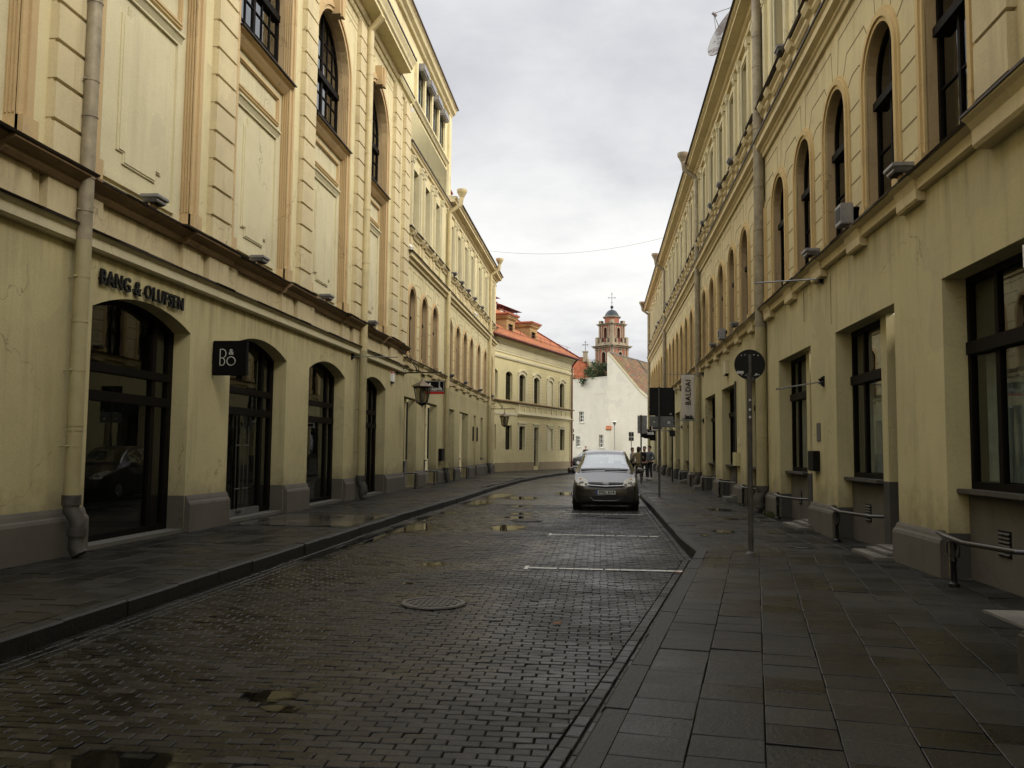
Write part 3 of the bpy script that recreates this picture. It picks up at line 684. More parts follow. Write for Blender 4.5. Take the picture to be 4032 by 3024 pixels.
for i, (x, y, lab) in enumerate(((1.02, 11.85, 'orange brown fallen leaf lying in the gutter by the kerb corner'), (1.10, 11.70, 'second curled fallen leaf nearest the kerb edge'), (-.40, 8.2, 'small yellowish fallen leaf on the near road stones'))):
    mb = MB(); q = i * 1.9; P = [(.055, 0, .012), (.02, .03, .004), (-.03, .026, .010), (-.06, 0, .018), (-.03, -.026, .008), (.02, -.03, .006)]
    mb.add([(x + a * math.cos(q) - b * math.sin(q), y + a * math.sin(q) + b * math.cos(q), ZR + .008 + c) for a, b, c in P], [(0, 1, 2, 3), (0, 3, 4, 5)])
    m = 'dead_leaf'
    if m not in M: M[m] = mat(m, (.20, .075, .018), .7, 0, .3, .4, 40)
    tag(mb.build('fallen_leaf', m, fix=False), lab, 'leaf', 'fallen leaves on the road')
# ---------------------------------------------------------------- right-hand building
RB = thing('terrace_building', 'long ochre three-storey terrace with arched upper windows lining the right pavement', 'building', (4.08, 0, 0))
GF = [(7.85, 10.83), (12.54, 15.63), (17.43, 20.48), (22.2, 25.21), (27.04, 30.02), (31.75, 34.72), (36.45, 39.4), (41.15, 44.1), (45.75, 48.6), (50.4, 53.4), (55.1, 58.1), (59.8, 62.8), (64.5, 67.5)]
LIN, YEND, PAV = 3.56, 72.9, 9.25
mb = MB()
holes = [dict(c=(a + b) / 2, w=b - a, z0=.0, zs=LIN, d=.30) for a, b in GF]
wall(mb, FR, -34.0, YEND, 0., 4.9, holes, 0., 0)
ARC = [10.5] + [12.92 + 2.405 * k for k in range(25)]
AW, AZ, AS = 1.30, 5.03, 7.12
wall(mb, FR, PAV, YEND, 4.9, 9.0, [dict(c=c, w=AW, z0=AZ, zs=AS, rise=AW / 2, d=.20) for c in ARC], 0., 1, 2)
WIN3 = [c - .30 for c in ARC]
wall(mb, FR, PAV, YEND, 9.0, 13.6, [dict(c=c, w=1.0, z0=10.2, zs=12.55, d=.22) for c in WIN3], 0., 1)
mb.add([FR.pt(YEND, 0, 0), FR.pt(YEND, 13.6, 0), FR.pt(YEND, 13.6, -9), FR.pt(YEND, 0, -9)], [(0, 1, 2, 3)], 1)
# the projecting end bay nearest the camera
wall(mb, FR, -34.0, PAV, 4.9, 13.6, [dict(c=6.1, w=2.3, z0=5.05, zs=8.4, rise=1.15, d=.4)], .14, 1, 2)
mb.add([FR.pt(PAV, 4.9, .14), FR.pt(PAV, 13.6, .14), FR.pt(PAV, 13.6, 0), FR.pt(PAV, 4.9, 0)], [(0, 1, 2, 3)], 1)
mb.build('wall', ['wall_low_r', 'wall_up_r', 'reveal_tan'], RB)
# plinth blocks with a moulded top on each pier
mb = MB()
pr = [(-.02, .0), (.10, .0), (.10, .40), (.085, .44), (.06, .46), (.045, .50), (.02, .53), (-.02, .53)]
piers = [(-34.0, GF[0][0])] + [(a[1], b[0]) for a, b in zip(GF[:-1], GF[1:])] + [(GF[-1][1], YEND)]
for a, b in piers: MB().prof(FR, a + .012, b - .012, pr).build('plinth', 'plinth', RB)
# ground-floor openings: a window over a light well, a short pillar, a recessed door
cu = 0
for i, (a, b) in enumerate(GF):
    dw = .95 if i else .6; pil = a + dw + .05, a + dw + .32
    q = MB(); q.box(FR, pil[0], pil[1], 0, LIN, -1.0, -.20, 0); q.box(FR, pil[0] - .004, pil[1] + .004, 0, 1.04, -1.0, -.196, 1)
    q.build('pillar', ['wall_low_r', 'plinth_d'], RB)
    q = MB(); q.box(FR, pil[1], b, 0, 1.0, -.6, -.24); q.build('well_wall', 'plinth', RB)
    q = MB(); q.box(FR, b - .008, b + .008, 0, .53, -.30, -.004); q.build('jamb_base', 'plinth_d', RB)
    q = MB(); q.box(FR, pil[1] + .01, b + .0, 1.0, 1.055, -.44, -.10); q.build('sill', 'iron_g', RB, bevel=.008)
    if i < 9:
        u0, u1 = b - 1.05, b - .75; z0, z1 = .36, .64
        q = MB(); q.box(FR, u0, u1, z0, z1, -.26, -.232)
        for k in range(6): q.prof(FR, u0 + .02, u1 - .02, [(-.235, z0 + .03 + k * .043), (-.215, z0 + .02 + k * .043), (-.215, z0 + .03 + k * .043), (-.235, z0 + .05 + k * .043)], 1)
        q.build('vent_grille', ['black', 'iron_g'], RB)
    wa, wb = pil[1] + .01, b - .01
    near = i < 5
    wn = glazed(FR, 'window', RB, (wa + wb) / 2, wb - wa, 1.055, LIN, 0, -.27, transoms=[(2.70, .15, .05)], mull=[(wa + (wb - wa) * .62, .10, None, 2.64), (wa + (wb - wa) * .62, .08, 2.76, None)],
           fr=.085, gl='glass', bdepth=.75, depth=.07, curtain=(wa + .1, wb - .08, 1.15, 2.6) if near else None)
    d = MB(); da, db = a + .0, pil[0]
    d.box(FR, da, db, .12, LIN, -.86, -.80)
    for (z0, z1) in ((.3, .95), (1.1, 2.35)):
        d.ring(FR, contour((da + db) / 2, db - da - .18, z0, z1, 0), contour((da + db) / 2, db - da - .30, z0 + .06, z1 - .06, 0), -.80, -.775, True)
    d.box(FR, da, db, 2.45, 2.56, -.86, -.76)
    do = d.build('door', 'door', RB)
    h = MB(); h.tube([FR.pt(db - .12, 1.18, -.79), FR.pt(db - .12, 1.18, -.73), FR.pt(db - .24, 1.18, -.73)], .012, 8); h.build('handle', 'steel', do, local=True, smooth=True)
    q = MB(); q.box(FR, a, pil[0], -.02, .12, -.95, .02); q.build('threshold', 'stone', RB)
# string course under the arched windows: band, weathered ledge, metal edge, returns at every pier
mb = MB()
mb.prof(FR, PAV, YEND, [(-.02, 4.78), (.06, 4.78), (.10, 4.80), (.10, 4.93), (.15, 4.95), (.20, 4.97), (.20, 4.99), (-.02, 5.02)], 0)
cs = [ARC[0] - 2.405] + ARC
for c in ARC:
    for u0, u1 in ((c + .78, c + 1.52),):
        mb.prof(FR, u0, u1, [(.0, 4.66), (.09, 4.66), (.115, 4.69), (.115, 4.82), (.15, 4.93), (.215, 4.965), (.215, 4.985), (.0, 5.0)], 0)
mb.prof(FR, -34.0, PAV + .16, [(-.02, 4.66), (.16, 4.66), (.19, 4.70), (.19, 4.86), (.24, 4.93), (.29, 4.97), (.29, 5.0), (-.02, 5.02)], 0)
o = mb.build('string_course', 'trim', RB)
mb = MB(); u = PAV
while u < YEND:       # sheets of flashing, each lapped a little unevenly
    L = random.uniform(.7, 1.3); mb.prof(FR, u, min(YEND, u + L), [(-.02, 5.035), (.225 + random.uniform(0, .02), 5.0 + random.uniform(-.004, .004)), (.225, 4.975), (-.02, 5.01)], 0); u += L
mb.prof(FR, -34.0, PAV + .18, [(-.02, 5.05), (.31, 5.02), (.31, 4.99), (-.02, 5.02)], 0)
mb.build('flashing', 'flash', o, local=True)
# arched windows: one prototype per look, then copies
def arched(F, c, w, z0, zs, n, mats, ring_w=.16):
    h = MB(); A = contour(c, w, z0, zs, w / 2, 0, 18); B = contour(c, w, z0, zs, w / 2, -ring_w * .42, 18, False); C_ = contour(c, w, z0, zs, w / 2, -ring_w, 18, False); Cc = contour(c, w, z0, zs, w / 2, -ring_w * 1.35, 18, False)
    h.ring(F, A, B, -.01, .035); h.ring(F, B, C_, -.01, .065); h.ring(F, C_, Cc, -.01, .03)
    for s in (-1, 1):
        e = c + s * w / 2; h.box(F, min(e - s * .004, e + s * ring_w * 1.45), max(e - s * .004, e + s * ring_w * 1.45), z0 - .02, z0 + .20, -.01, .085)
    return h
pw = glazed(FR, 'window', RB, 0, AW, AZ, AS, AW / 2, -.14, transoms=[(6.74, .12, .07)], mull=[(.0, .07, None, 6.70), (.0, .05, 6.78, None)], fr=.07, subbars=[('h', 6.0, -.58, .58)], bdepth=.4)
ph = arched(FR, 0, AW, AZ, AS, 0, None).build('architrave', 'tan_r', pw, local=True)
for i, c in enumerate(ARC):
    o = pw if i == 0 else dup(pw)
    o.location = FR.at(c)
# plain paint joints of the rusticated storey
g = .20
for i, c in enumerate(ARC):
    mb = MB()
    lo = c - 2.405 / 2 if i else PAV; hi = c + 2.405 / 2
    hw = AW / 2 + g + .01
    for k in range(5):
        z = 5.42 + .41 * k
        if c - hw > lo: seam(mb, FR, [(lo, z), (c - hw, z)])
        seam(mb, FR, [(c + hw, z), (hi, z)])
    R_ = AW / 2 + g
    for s in (-1, 1):
        if s < 0 and i == 0: continue
        # stepped voussoir joints round the head
        def on(a): return (c + s * R_ * math.sin(a), AS + R_ * math.cos(a))
        p = on(R(63)); seam(mb, FR, [p, (c + s * 1.02, AS + .50), (c + s * 1.2, AS + .50)])
        p = on(R(36)); q = (c + s * .72, AS + 1.0); seam(mb, FR, [p, q], .016); seam(mb, FR, [q, (c + s * 1.2, AS + 1.0)])
        p = on(R(11)); q = (c + s * .24, AS + 1.46); seam(mb, FR, [p, q], .014); seam(mb, FR, [q, (c + s * 1.2, AS + 1.46)])
    mb.build('rustication', 'joint', RB)
# cornice between the upper storeys, sill ledge of the top storey
mb = MB()
mb.prof(FR, PAV, YEND, [(-.02, 8.82), (.06, 8.82), (.08, 8.90), (.12, 8.93), (.12, 8.98), (.22, 9.02), (.22, 9.15), (.26, 9.18), (.26, 9.22), (-.02, 9.24)], 0)
mb.prof(FR, PAV, YEND, [(-.02, 9.82), (.05, 9.82), (.10, 9.88), (.10, 9.95), (.17, 10.0), (.17, 10.04), (-.02, 10.08)], 0)
for i, c in enumerate(WIN3):
    mb.ring(FR, contour(c, .84, 9.36, 9.74, 0), contour(c, .74, 9.41, 9.69, 0), -.01, .02, True, 0)
    for s in (-.76, .76):
        mb.box(FR, c + s - .17, c + s + .17, 9.25, 9.83, -.01, .06, 0); mb.prof(FR, c + s - .19, c + s + .19, [(0, 9.83), (.16, 9.9), (.22, 10.0), (.22, 10.05), (0, 10.09)], 0)
o = mb.build('sill_course', 'trim', RB)
mb = MB()
mb.prof(FR, PAV, YEND, [(-.02, 9.275), (.29, 9.245), (.29, 9.205), (-.02, 9.24)], 0)
u = PAV
while u < YEND:
    L = random.uniform(.6, 1.1); mb.prof(FR, u, min(YEND, u + L), [(-.02, 10.12), (.22 + random.uniform(0, .05), 10.085), (.21, 10.05), (-.02, 10.09)], 0); u += L
mb.build('flashing', 'flash', o, local=True)
# top-storey windows with paired pilasters
pw3 = glazed(FR, 'window', RB, 0, 1.0, 10.2, 12.55, 0, -.20, transoms=[(11.75, .08, .02)], mull=[(0, .06, None, 11.7)], fr=.06, bdepth=.35)
q = MB()
for s in (-1, 1):
    u = s * .76
    q.box(FR, u - .15, u + .15, 10.12, 10.34, -.01, .11); q.box(FR, u - .12, u + .12, 10.34, 12.66, -.01, .075)
    q.box(FR, u - .05, u + .05, 10.5, 12.5, .07, .088)
    q.box(FR, u - .13, u + .13, 12.60, 12.64, -.01, .1)
    q.prof(FR, u - .15, u + .15, [(0, 12.70), (.09, 12.70), (.12, 12.76), (.12, 12.82), (.15, 12.85), (.15, 12.91), (0, 12.91)])
    v = s * .55; q.box(FR, v - .05, v + .05, 10.2, 12.6, -.01, .04)
q.box(FR, -.6, .6, 12.6, 12.68, -.01, .04)
q.build('pilaster', 'pale', pw3, local=True)
for i, c in enumerate(WIN3):
    o = pw3 if i == 0 else dup(pw3)
    o.location = FR.at(c)
# main cornice, gutter and roof
mb = MB()
mb.prof(FR, -34.0, YEND + .5, [(-.02, 12.93), (.10, 12.93), (.12, 13.0), (.06, 13.02), (.06, 13.10), (.16, 13.14), (.20, 13.22), (.46, 13.26), (.46, 13.34), (.52, 13.37), (.56, 13.44), (-.02, 13.5)], 0)
o = mb.build('cornice', 'trim', RB)
mb = MB(); mb.prof(FR, -34.0, YEND + .55, [(-.02, 13.52), (.60, 13.48), (.62, 13.42), (.575, 13.42), (.565, 13.455), (-.02, 13.49)], 0); mb.build('gutter', 'flash', o, local=True)
mb = MB(); mb.prof(FR, -34.0, YEND, [(.55, 13.50), (.50, 13.56), (-5.0, 15.9), (-10., 13.5)], 0); mb.build('roof', 'red_metal', RB)
for u, s in ((66.2, .5), (68.4, .4), (70.6, .45)): MB().box(FR, u, u + .9, 13.6, 13.6 + s + .5, -.8, .1).build('parapet_pier', 'red_metal', RB)
# quoins and window frame of the near end bay
mb = MB()
for k in range(14): mb.box(FR, 8.45, 9.2, 5.1 + k * .62, 5.1 + k * .62 + .575, .10, .24)
mb.build('quoin', 'quoin', RB)
mb = MB(); A = contour(6.1, 2.3, 5.05, 8.4, 1.15, 0, 16)
for t0, t1, n1 in ((0, -.09, .18), (-.09, -.24, .25), (-.24, -.33, .2)): mb.ring(FR, contour(6.1, 2.3, 5.05, 8.4, 1.15, t0, 16, False), contour(6.1, 2.3, 5.05, 8.4, 1.15, t1, 16, False), .1, n1)
mb.box(FR, 7.22, 7.62, 5.03, 5.35, .1, .29)
pwn = glazed(FR, 'window', RB, 6.1, 2.3, 5.05, 8.4, 1.15, -.24, transoms=[(7.9, .12, .06)], mull=[(6.1, .1, None, None)], fr=.08)
mb.build('architrave', 'tan_r', pwn, local=True)
# downpipes
bracket_pipe(FR, 21.95, .14, (.62, 13.0), .135, 'pipe_z', RB, zmid=4.55, mt2='pipe_o', clamps=(1.85, 3.4, 6.35, 8.1, 11.2), joints=(1.7, 1.78, 5.1, 7.0, 9.6, 12.), top=None, bend=.10)
def hopper(F, u, n, z0, parent):
    t = MB(); t.tube([F.pt(u, z0 - .1, n), F.pt(u, z0 + .05, n), F.pt(u, z0 + .42, n + .50), F.pt(u, z0 + .78, n + .55)], .10, 12)
    c = F.pt(u, 0, n + .55); t.lathe((c[0], c[1], z0 + .74), [(.10, 0), (.20, .20), (.24, .26), (.24, .38), (.20, .38)], 16)
    return t
for u, mt_, zb in ((36.0, 'pipe_z', 12.75), (54.6, 'pipe_z', 12.75), (72.4, 'pipe_z', 12.75)):
    p = bracket_pipe(FR, u, .14, (.62, zb), .11, mt_, RB, zmid=4.5, mt2='pipe_o', clamps=(1.7, 3.2, 5.6, 8.2, 11.), joints=(1.55, 1.66, 5.2, 7.1, 9.5), bend=.10)
    hopper(FR, u, .14, zb, RB).build('rainwater_head', 'pipe_z', p, local=True, smooth=True)
# door steps
ST = ['pale stone step at the near doorway of the right terrace', 'two-tier pale stone step before the second right doorway', 'stone step at the third right doorway past the round sign', 'low block step beside the cast pipe foot farther along the right terrace', 'stone step at the far right doorway by the dark post', 'small pale stone step at the right edge of the frame']
for i, (a, b, x, hh) in enumerate(((12.45, 13.6, .36, .045), (17.0, 18.5, .38, .05), (26.2, 27.1, .42, .14), (34.75, 35.6, .42, .13), (41.2, 42.1, .40, .13), (7.6, 8.65, .55, .018))):
    mb = MB(); mb.box(FR, a, b, -.02, hh, -.2, x)
    if i < 5: mb.box(FR, a + .1, b - .05, hh - .01, hh + .045, -.2, x * .45)
    tag(mb.build('doorstep', 'stone', bevel=.012), ST[i], 'step')
# guard rails round the light wells
def rail(u0, u1, lab):
    t = thing('guard_rail', lab, 'rail', FR.pt((u0 + u1) / 2, 0, .12), 0, 'guard rails before the right-hand light wells')
    mb = MB(); z = .53
    mb.tube([FR.pt(u1 + .10, z + .0, .02), FR.pt(u1 - .02, z + .01, .13), FR.pt(u1 - .5, z, .20), FR.pt((u0 + u1) / 2 - .1, z - .02, .22), FR.pt(u0 + .05, z - .03, .0), FR.pt(u0 - .02, z - .03, -.22)], .027, 10)
    mb.build('handrail', 'handrail', t, smooth=True)
    um = u1 - .62; p = MB(); p.tube([FR.pt(um, 0, .19), FR.pt(um, .03, .19), FR.pt(um, .05, .19), FR.pt(um, .26, .19), FR.pt(um, .28, .19), FR.pt(um, .32, .19), FR.pt(um, .52, .19)], [.06, .06, .032, .028, .042, .03, .024], 10)
    p.build('post', 'iron', t, smooth=True)
    s = MB()
    for sg in (-1, 1):
        P = []
        for k in range(22):
            a = k / 21 * 2.1 * math.pi; r = .085 * (1 - .62 * k / 21)
            P.append(FR.pt(um + sg * (.03 + .085 - r * math.cos(a) * 1.0), .40 - r * math.sin(a) * 1.25 + .02, .19))
        s.tube(P, .008, 6)
    s.build('scroll', 'iron', t, smooth=True)
    return t
RL_ = ['black guard rail with scrolls nearest the camera at the right', 'black scrolled guard rail before the second light well on the right', 'black guard rail just behind the large near drainpipe', 'black guard rail behind the round sign post', 'black guard rail before the fifth right opening', 'black guard rail before the sixth right opening', 'black guard rail by the banner wall far right', 'black guard rail at the eighth right opening']
for i, ((a, b), l) in enumerate(zip(GF, RL_)): rail(b - 1.72, b, l)
# ---------------------------------------------------------------- left corner building with the shop fronts
LA = thing('shop_building', 'tall cream building with quoined piers, giant arched windows and corner shop fronts on the left', 'building', (-7.1, 17, 0))
YA0, YA1 = -34.0, 30.8
SHOP = [(11.45, 14.40), (16.06, 19.08), (20.62, 23.62), (25.40, 28.25)]
BAY = [8.28, 12.78, 17.33, 21.84, 26.33]; BW, BZ, BS = 2.77, 5.13, 11.62; BR = BW / 2
mb = MB()
wall(mb, FL, YA0, YA1, 0, 4.45, [dict(c=(a + b) / 2, w=b - a, z0=0., zs=3.42, rise=.29, d=.36) for a, b in SHOP], 0., 0)
wall(mb, FL, YA0, YA1, 4.45, 5.0, [], -.02, 1)
wall(mb, FL, YA0, YA1, 5.0, 14.6, [dict(c=c, w=BW, z0=BZ, zs=BS, rise=BR, d=.17) for c in BAY], 0., 2, 3)
for c in BAY:       # back of the recess below the window, then the deeper window reveal
    mb.add([FL.pt(c - BR, BZ, -.17), FL.pt(c + BR, BZ, -.17), FL.pt(c + BR, 9.72, -.17), FL.pt(c - BR, 9.72, -.17)], [(0, 1, 2, 3)], 4)
    C = contour(c, BW, 9.72, BS, BR, 0, 18)
    for p, q in zip(C, C[1:]): mb.add([FL.pt(*p, -.17), FL.pt(*q, -.17), FL.pt(*q, -.40), FL.pt(*p, -.40)], [(0, 1, 2, 3)], 5)
wall(mb, FL, 22.5, 39.7, 14.4, 17.5, [], -.06, 2)
mb.add([FL.pt(39.7, 13., -.06), FL.pt(39.7, 17.5, -.06), FL.pt(39.7, 17.5, -8), FL.pt(39.7, 13., -8)], [(0, 1, 2, 3)], 2)
mb.build('wall', ['wall_low_l', 'quoin', 'wall_up_l', 'tan', 'pale', 'reveal_tan'], LA)
prl = [(-.02, .0), (.10, .0), (.10, .46), (.085, .50), (.06, .52), (.045, .57), (.02, .62), (-.02, .62)]
mb = MB()
for a, b in [(YA0, SHOP[0][0])] + [(p[1], q[0]) for p, q in zip(SHOP[:-1], SHOP[1:])] + [(SHOP[-1][1], YA1 + .15)]:
    MB().prof(FL, a + .01, b - .01, prl).build('plinth', 'plinth', LA)
for a, b in SHOP:
    for s, e in ((1, a), (-1, b)): MB().box(FL, e - .008, e + .008, 0, .62, -.36, -.005).build('jamb_base', 'plinth', LA)
def shopfront(a, b, door):
    c, w_ = (a + b) / 2, b - a
    o = glazed(FL, 'shop_window', LA, c, w_, .06, 3.42, .29, -.30, transoms=[(2.62, .13, .02), (2.20, .15, .03)], mull=[(b - .62, .12, None, None), (b - .10, .12, None, None)], fr=.09, gl='glass', back='inside', bdepth=1.6, depth=.09)
    mb = MB(); mb.box(FL, a, b, -.02, .06, -.45, .0); mb.build('threshold', 'stone', o, local=True)
    if door:
        d = MB(); u0, u1 = a + .10, b - .68
        um = (u0 + u1) / 2; d.box(FL, u0, u1, .07, .20, -.33, -.275, 0)
        d.box(FL, um - .006, um + .006, .2, 2.12, -.33, -.29, 1)
        for s in (-1, 1):
            for k, (q, z0, z1) in enumerate(((.09, .32, 1.86), (.30, .30, 1.9))):
                u = um + s * q; d.tube([FL.pt(u, z0, -.22), FL.pt(u, z1, -.22)], .014, 8, 2)
            for z in (.62, 1.5): d.tube([FL.pt(um + s * .05, z, -.22), FL.pt(um + s * .34, z, -.22)], .012, 8, 2); d.tube([FL.pt(um + s * .2, z, -.29), FL.pt(um + s * .2, z, -.22)], .01, 8, 2)
            d.tube([FL.pt(um + s * .07, .12, -.27), FL.pt(um + s * .07, .17, -.25)], .03, 8, 2)
        d.build('glass_door', ['steel', 'black', 'handrail'], o, local=True, smooth=True)
    return o
for i, (a, b) in enumerate(SHOP): so = shopfront(a, b, i == 1); SHOP[i] = (a, b, so)
# shop lettering on the glass of the third front
mt_ = basis(FL.pt(21.22, .90, -.325), (0, 1, 0), (0, 0, 1))
text('bulthaup', .40, 'grey_lt', SHOP[2][2], mt_, 'window_lettering', .002, 'CENTER', .55, .95, local=True)
text('by architektura', .085, 'grey_lt', SHOP[2][2], basis(FL.pt(21.25, .52, -.325), (0, 1, 0), (0, 0, 1)), 'window_lettering', .002, 'CENTER', .9, 1.1, local=True)
# bands between shop storey and upper storey
mb = MB()
mb.prof(FL, YA0, YA1 + .1, [(-.02, 4.17), (.09, 4.17), (.12, 4.20), (.12, 4.33), (.15, 4.36), (.17, 4.39), (-.02, 4.42)], 0)
o = mb.build('band', 'pale', LA)
mb = MB(); u = YA0
while u < YA1:
    L = random.uniform(.6, 1.2); mb.prof(FL, u, min(YA1 + .1, u + L), [(-.02, 4.455 + random.uniform(0, .03)), (.20 + random.uniform(-.01, .02), 4.41 + random.uniform(0, .015)), (.19, 4.385), (-.02, 4.42)], 0); u += L
mb.build('flashing', 'flash', o, local=True)
QU = [5.6, 10.22, 14.83, 19.45, 24.02, 28.47]
for q in QU:        # frieze strips below the quoined piers
    mb = MB()
    mb.box(FL, q - .92, q - .28, 4.4, 5.0, -.03, .06, 0); mb.box(FL, q - .28, q - .08, 4.4, 5.0, -.03, .02, 0)
    mb.box(FL, q - .02, q + .80, 4.4, 5.0, -.03, .10, 0); mb.box(FL, q + .8, q + 1.3, 4.4, 5.0, -.03, .05, 0)
    mb.build('frieze_strip', 'quoin', LA)
lp = [(-.02, 4.90), (.05, 4.90), (.09, 4.95), (.09, 4.99), (.18, 5.04), (.22, 5.07), (.22, 5.10), (-.02, 5.13)]
mb = MB(); mb.prof(FL, YA0, YA1 + .12, lp)
for q in QU: mb.prof(FL, q - .95, q + .86, [(n + (.08 if n > 0 else 0), z - .012) for n, z in lp])
o = mb.build('ledge', 'ledge', LA)
mb = MB(); u = YA0
while u < YA1:
    L = random.uniform(.5, 1.1); q = any(q - 1 < u + L / 2 < q + .9 for q in QU)
    mb.prof(FL, u, min(YA1 + .12, u + L), [(-.02, 5.165 + random.uniform(0, .02)), ((.33 if q else .25) + random.uniform(-.01, .02), 5.12), ((.32 if q else .24), 5.09), (-.02, 5.14)], 0); u += L
mb.build('flashing', 'flash', o, local=True)
# quoined piers
mb = MB()
for q in QU + [29.97]:
    wq = .80
    for k in range(17):
        z = 5.14 + .522 * k; mb.box(FL, q, q + wq, z, min(14.1, z + .468), -.01, .13)
    mb.box(FL, q + .012, q + wq - .012, 5.135, 14.09, -.01, .075)
mb.build('quoin', 'quoin', LA)
# giant arched windows: moulded arch, keystone, sill, blind panels
def sb(c):
    r = []
    for k in (-.88, -.44, .44, .88): r.append(('v', c + k, 9.8, None))
    for z in (10.3, 10.8, 11.75, 12.3): r.append(('h', z, c - 1.27 if z < 12 else c - 1.05, c + 1.27 if z < 12 else c + 1.05))
    return r
pw = glazed(FL, 'window', LA, 0, BW, 9.76, BS, BR, -.28, transoms=[(11.25, .16, .05)], mull=[(0, .10, None, None)], fr=.075, gl='glass_sky', subbars=sb(0), bdepth=.4, depth=.07)
mb = MB()
for t0, t1, n1 in ((0, -.10, .03), (-.10, -.17, .07), (-.17, -.26, .05)): mb.ring(FL, contour(0, BW, BZ, BS, BR, t0, 22, False), contour(0, BW, BZ, BS, BR, t1, 22, False), -.01, n1)
for s in (-1, 1):
    e = s * BR; mb.box(FL, min(e, e + s * .30), max(e, e + s * .30), 5.12, 5.48, -.01, .10)
    for k in range(3): mb.box(FL, e - .015 if s > 0 else e - .004, e + .004 if s > 0 else e + .015, 5.5, BS, -.04 - k * .05, -.02 - k * .05)
mb.build('architrave', 'tan', pw, local=True)
mb = MB(); mb.prof(FL, -1.46, 1.46, [(-.3, 9.50), (-.10, 9.50), (-.02, 9.58), (.02, 9.64), (.10, 9.68), (.10, 9.71), (-.3, 9.74)], 0); mb.prof(FL, -1.50, 1.50, [(-.38, 9.79), (.15, 9.735), (.15, 9.71), (-.38, 9.745)], 1)
mb.build('sill', ['tan', 'flash'], pw, local=True)
mb = MB(); mb.prism(FL, [(-.17, 12.95), (.17, 12.95), (.27, 13.52), (-.27, 13.52)], -.02, .22); mb.prism(FL, [(-.10, 12.9), (.10, 12.9), (.16, 13.5), (-.16, 13.5)], .2, .27); mb.build('keystone', 'tan', pw, local=True)
mb = MB()
mb.ring(FL, contour(0, 2.30, 8.66, 9.34, 0), contour(0, 2.10, 8.76, 9.24, 0), -.18, -.12, True, 0); mb.ring(FL, contour(0, 2.22, 8.70, 9.30, 0), contour(0, 2.14, 8.74, 9.26, 0), -.18, -.10, True, 0)
mb.prof(FL, -1.12, 1.12, [(-.18, 8.36), (-.13, 8.36), (-.08, 8.46), (-.05, 8.48), (-.05, 8.52), (-.18, 8.55)], 1)
mb.ring(FL, contour(0, 2.24, 5.40, 8.42, 0), contour(0, 2.06, 5.50, 8.34, 0), -.18, -.125, True, 1)
a, z0, z1, nn = .66, 5.74, 8.22, .17
poly = [(-a + nn, z0), (a - nn, z0), (a - nn, z0 + nn), (a, z0 + nn), (a, z1 - nn), (a - nn, z1 - nn), (a - nn, z1), (-a + nn, z1), (-a + nn, z1 - nn), (-a, z1 - nn), (-a, z0 + nn), (-a + nn, z0 + nn)]
inn = [(u * .93, z0 + (z - z0) * .975 + .03) for u, z in poly]
mb.prism(FL, poly, -.18, -.145, 1); mb.prism(FL, inn, -.146, -.130, 1)
mb.build('blind_panel', ['tan', 'pale'], pw, local=True)
for i, c in enumerate(BAY):
    o = pw if i == 0 else dup(pw)
    o.location = FL.at(c)
# joints, frieze and the deep main cornice
mb = MB()
for z in (13.62, 13.78):
    u = YA0
    for c in BAY + [99]:
        e = min(c - .32, YA1); seam(mb, FL, [(u, z), (e, z)]); u = c + .32
        if u > YA1: break
mb.build('rustication', 'joint', LA)
mb = MB()
mb.prof(FL, YA0, YA1 + .1, [(-.02, 14.03), (.05, 14.03), (.09, 14.09), (.09, 14.13), (-.02, 14.15)], 0)
mb.prof(FL, YA0, 28.7, [(-.02, 14.22), (.10, 14.24), (.15, 14.32), (.15, 14.40), (.56, 14.42), (.56, 14.52), (.62, 14.56), (.64, 14.64), (.72, 14.78), (.72, 14.86), (-.02, 14.92)], 0)
mb.prof(FL, 28.7, YA1 + .1, [(-.02, 14.24), (.14, 14.26), (.2, 14.36), (.2, 14.42), (-.02, 14.5)], 0)
o = mb.build('cornice', 'wall_up_l', LA)
mb = MB(); mb.prof(FL, YA0, 28.74, [(-.02, 14.95), (.75, 14.90), (.75, 14.84), (.725, 14.84), (-.02, 14.9)], 0); mb.prof(FL, 28.7, YA1 + .1, [(-.02, 14.54), (.23, 14.45), (.22, 14.41), (-.02, 14.5)]); mb.build('flashing', 'flash', o, local=True)
# attic: window row with boxed blinds, cornice
mb = MB()
mb.prof(FL, 31.6, 38.9, [(-.06, 14.52), (.0, 14.52), (.05, 14.6), (.12, 14.66), (.12, 14.74), (-.06, 14.78)], 0)
mb.prof(FL, 22.5, 39.75, [(-.08, 17.1), (.06, 17.12), (.10, 17.22), (.22, 17.28), (.26, 17.42), (.34, 17.5), (-.08, 17.56)], 0)
mb.box(FL, 39.15, 39.7, 9.0, 17.1, -.06, .05, 0)
for k in range(5): mb.box(FL, 31.95 + k * 1.5, 32.2 + k * 1.5, 14.76, 16.5, -.08, .05, 0)
for k in range(4): mb.box(FL, 24.0 + k * .42, 24.3 + k * .42, 15.2 + (k % 2) * .5, 16.9, -.06, .16, 0); mb.box(FL, 23.94 + k * .42, 24.36 + k * .42, 16.1, 16.5, -.06, .26, 0)
o = mb.build('attic_trim', 'wall_up_l', LA)
mb = MB(); mb.prof(FL, 22.5, 39.8, [(-.1, 17.60), (.37, 17.55), (.38, 17.49), (-.1, 17.55)]); mb.build('flashing', 'flash', o, local=True)
ap = glazed(FL, 'attic_window', LA, 0, 1.0, 14.82, 16.3, 0, -.02, mull=[(0, .05, None, None)], fr=.06, bdepth=.2, depth=.03)
mb = MB(); mb.box(FL, -.52, .52, 16.22, 16.44, -.05, .26); mb.box(FL, -.50, .50, 16.16, 16.22, .05, .22); mb.build('blind_box', 'flood', ap, local=True)
